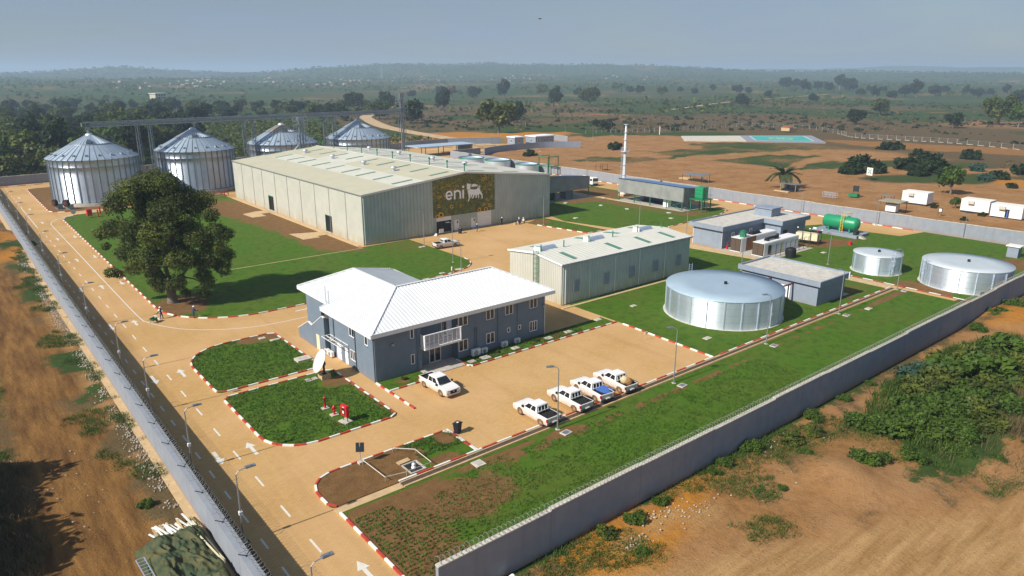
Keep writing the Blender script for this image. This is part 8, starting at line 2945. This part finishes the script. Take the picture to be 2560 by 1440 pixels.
# undergrowth below the wooded belt
x, y = sector(7000, 290, 800, -42, -6)
keep = (y > 302 + .12 * x) & ((x < 9) | (y > 306)) & (dist_poly(x, y, road_c) > 11) & (x < 225)
scatter_leaves('undergrowth', np.c_[x[keep], y[keep], hill(x[keep], y[keep])], .9 + 1.6 * g.rand(keep.sum()), 14, 'leaf', 43, leaf=.42)
# far woods: thousands of crowns out to the hills, one mass
x, y = sector(30000, 700, 6500, pw=.75)
r = np.hypot(x, y)
keep = fbm(x, y, 330, 503) + .12 * sstep(1200, 3000, r) - .10 * ((x * .63 + y * .777) < 0) > .47
x, y = x[keep][:9500], y[keep][:9500]
r = np.hypot(x, y)
s = (2.6 + 3.0 * g.rand(len(x))) * (1 + sstep(2500, 6000, r) * .9)
scatter_leaves('far_woods', np.c_[x, y, hill(x, y) + s * .55], s, 16, 'leaf', 44, leaf=.45, flat=.85)

# far village: little houses, each its own
HM = {}
for i, (c, rc) in enumerate((((.40, .37, .32), (.36, .34, .31)), ((.48, .46, .41), (.26, .14, .09)), ((.33, .24, .17), (.48, .48, .48)))):
    mb = MB().box(-5, -3.5, -1, 5, 3.5, 3.0)
    q = MB().extrude([(-4.0, 2.95), (4.0, 2.95), (0, 5.0)], 'x', -5.5, 5.5)
    HM[i] = (mb.mesh('wall', mat('village_wall_%d' % i, c, .9)), q.mesh('roof', mat('village_roof_%d' % i, rc, .7)))
rh = random.Random(9)
vill = [(420, 560, 205, 222, 16), (640, 960, 196, 216, 34), (980, 1300, 188, 206, 26), (1300, 1640, 186, 202, 14), (250, 420, 208, 224, 7), (480, 640, 196, 212, 10)]
for u0, u1, v0, v1, n in vill:
    for i in range(n):
        u, v = rh.uniform(u0, u1), rh.uniform(v0, v1)
        x, y = ground_hit(u, v)
        k_ = rh.randrange(3)
        t = thing('village_house', ['pale house with a grey roof in the hazy village', 'pale house with a red brown roof in the hazy village', 'brown walled house with a light roof in the hazy village'][k_], 'house', (x, y, float(hill(np.array([x]), np.array([y]))[0]) + 2.0), rh.random() * 3.1, 'houses of the far village')
        s = rh.uniform(.55, 1.0)
        t.scale = (s, s, s * .9)
        put('wall', HM[k_][0], t)
        put('roof', HM[k_][1], t)
x, y = ground_hit(955, 198)
pyl = thing('radio_mast', 'thin hazy radio mast rising over the far village', 'mast', (x, y, float(hill(np.array([x]), np.array([y]))[0])))
hm_ = 32 * px_scale(x, y, 0)
q = MB()
for sx, sy in ((-1, -1), (1, -1), (1, 1), (-1, 1)):
    q.beam((sx * 3.2, sy * 3.2, 0), (sx * .7, sy * .7, hm_), .7, .7)
for i in range(9):
    z0, z1 = hm_ * i / 9, hm_ * (i + 1) / 9
    w0, w1 = 3.2 - 2.5 * i / 9, 3.2 - 2.5 * (i + 1) / 9
    q.beam((-w0, -w0, z0), (w1, -w1, z1), .4, .4).beam((w0, -w0, z0), (w1, w1, z1), .4, .4)
q.obj('lattice', M['galv'], pyl)
x, y = ground_hit(398, 262)
fb = thing('far_building', 'pale two storey block among the trees behind the first silos', 'building', (x, y, terrain_z(x, y)), R(30))
MB().box(-9, -5, 0, 9, 5, 7.5).obj('wall', M['concrete_pale'], fb)
MB().box(-10, -6, 7.5, 10, 6, 8.2).obj('roof', M['white_paint'], fb)
for i in range(4):
    for z in (1.2, 4.8):
        MB().box(-7.5 + i * 4.2, -5.04, z, -5.5 + i * 4.2, -5.0, z + 1.6).obj('window', M['glass'], fb)
fb.location.z += 7

# trees standing left of the long wall, outside the picture, whose shade falls across the track
for i, (x, y, s, key) in enumerate(((-8.0, 72.5, 1.15, 'broad'), (-7.5, 60.5, 1.1, 'round'), (-14, 66, 1.3, 'broad'), (-6.5, 47, .9, 'dense'), (-12, 118, 1.1, 'sparse'), (-13, 131, 1.0, 'round'))):
    tree('roadside_tree', 'broad tree shading the dirt track on the far left', key, x, y, s, 'trees shading the left track', z=0)

# weeds and tall grass
def blades(name, pts, h, m, seed, per=5, w=.035, spread=.12, lean=.45):
    g2 = np.random.RandomState(seed)
    P_ = np.array(pts)
    k = len(P_)
    idx_ = np.repeat(np.arange(k), per)
    n = len(idx_)
    H_ = np.broadcast_to(np.asarray(h, float), (k,))[idx_] * (.6 + .7 * g2.rand(n))
    a = g2.rand(n) * 2 * PI
    o = P_[idx_].copy()
    o[:, 0] += g2.normal(size=n) * spread
    o[:, 1] += g2.normal(size=n) * spread
    sd_ = np.c_[-np.sin(a), np.cos(a), np.zeros(n)] * w * (.6 + .8 * g2.rand(n))[:, None]
    tip = o + np.c_[np.cos(a) * lean * H_, np.sin(a) * lean * H_, H_]
    v = np.stack([o - sd_, o + sd_, tip], 1).reshape(-1, 3)
    t = np.clip(.5 * g2.rand(k)[idx_] + .5 * g2.rand(n), 0, 1)
    return tag(put(name, np_mesh(name, v, np.arange(len(v)).reshape(-1, 3), M[m], dict(tint=np.repeat(t, 3)))), kind='stuff')


g = np.random.RandomState(61)
n = 26000
x, y = g.uniform(-6, 12, n), g.uniform(44, 190, n) ** 1.0
trk_ = np.exp(-((x - 4.6 - .6 * np.sin(y / 17.0)) / 3.0) ** 2)
keep = (fbm(x, y, 4, 81) > .53 + .45 * trk_) & (x < 11.9) & ~((x > 6.8) & (y < 56))
blades('weeds', np.c_[x, y, np.zeros(n)][keep], .30, 'leaf_bright', 62, per=9, w=.028, spread=.22, lean=.7)
keep = (fbm(x, y, 5, 83) > .50 + .45 * trk_) & (x < 3) & (y < 100)
blades('dry_weeds', np.c_[x, y, np.zeros(n)][keep], .7, 'dry_grass', 63, per=6, w=.035, spread=.25, lean=.7)
n = 30000
x, y = g.uniform(20, 140, n), g.uniform(12, 35, n)
rdn = y - (28.4 - .44 * (x - 36))
keep = (fbm(x, y, 6, 91) > .56 - .08 * sstep(28, 33, y)) & (rdn > 1.5) & (y < 34.9) & ((x < 72) | (y < 30))
blades('weeds', np.c_[x, y, np.zeros(n)][keep], .24, 'leaf_bright', 64, per=8, w=.028, spread=.22, lean=.7)
x, y = g.normal(92, 7, 2600), g.normal(18.5, 3.2, 2600)
blades('tall_grass', np.c_[x, y, np.zeros(2600)], 1.25, 'dry_grass', 65, per=7, w=.03, spread=.3, lean=.55)
x, y = g.uniform(72, 118, 5200), g.uniform(19, 33, 5200)
keep = np.hypot((x - 93) / 24, (y - 26) / 7.5) < 1
blades('thicket_grass', np.c_[x, y, np.zeros(5200)][keep], .9, 'leaf_bright', 66, per=5, w=.05, spread=.25, lean=.5)


# lawn blades over the near lawns
def lawn_blades(poly, dens, h, seed, lo=.46, holes=()):
    xs_, ys_ = [p[0] for p in poly], [p[1] for p in poly]
    n = int((max(xs_) - min(xs_)) * (max(ys_) - min(ys_)) * dens)
    g3 = np.random.RandomState(seed)
    x, y = g3.uniform(min(xs_), max(xs_), n), g3.uniform(min(ys_), max(ys_), n)
    keep = inpoly(x, y, poly) & (fbm(x, y, 2.2, seed) > lo)
    for cx, cy, rx, ry in holes:
        keep &= np.hypot((x - cx) / rx, (y - cy) / ry) > 1
    blades('grass', np.c_[x, y, np.full(n, LAWN_Z - .01)][keep], h, 'grass_blade', seed, per=3, w=.04, spread=.06, lean=.7)


lawn_blades([(27, 36.2), (27, 46.5), (36, 49.0), (80, 47.4), (80, 36.2)], 14, .16, 71, .34, ((46.5, 48.6, 2.6, .8), (24, 41, 5, 5)))
lawn_blades(inset(LAWN_HYD, .15), 22, .17, 72, .30, ((33.6, 75.6, 2.4, 1.8), (29.5, 67.4, .7, 2.8)))
lawn_blades(inset(LAWN_D, .15), 22, .16, 73, .30, ((32.5, 96, 4, 2), (33.3, 84.6, 1.3, 1.1)))
lawn_blades([(31.8, 53.6), (36.9, 53.4), (36.9, 56.4), (31.0, 56.6)], 40, .24, 74, .35, ((33.6, 52.1, 1.7, .9), (35.9, 55.4, .9, 1.3)))
lawn_blades([(49.3, 71.8), (49.3, 69.3), (70, 69.3), (70, 71.8)], 30, .18, 75, .4)
# seedling rows in the dug corner of the front lawn
sx, sy = [], []
g4 = np.random.RandomState(81)
for i in range(22):
    for j in range(30):
        a = 22.3 + i * .42
        b = 36.2 + j * .42
        if b < 49.5 and a < 22.4 + 5.5 * (1 - abs(b - 42) / 9) + 1.5 and g4.rand() < .88:
            sx.append(a + g4.normal() * .03)
            sy.append(b + g4.normal() * .03)
blades('seedlings', np.c_[sx, sy, np.full(len(sx), LAWN_Z)], .20, 'grass_blade', 82, per=9, w=.045, spread=.07, lean=.8)
# young plants in the front bed
for x, y, lab in ((43.0, 69.9, 'small leafy plant at the office corner bed'), (54.6, 70.6, 'small plant in the front bed between cover slabs'), (40.4, 70.8, 'small plant in the bed beside the facing pickup'), (61.5, 70.5, 'small plant in the front bed near the right air conditioner')):
    bush(lab, 'b_dark', x, y, .32, 'young plants in the office beds')
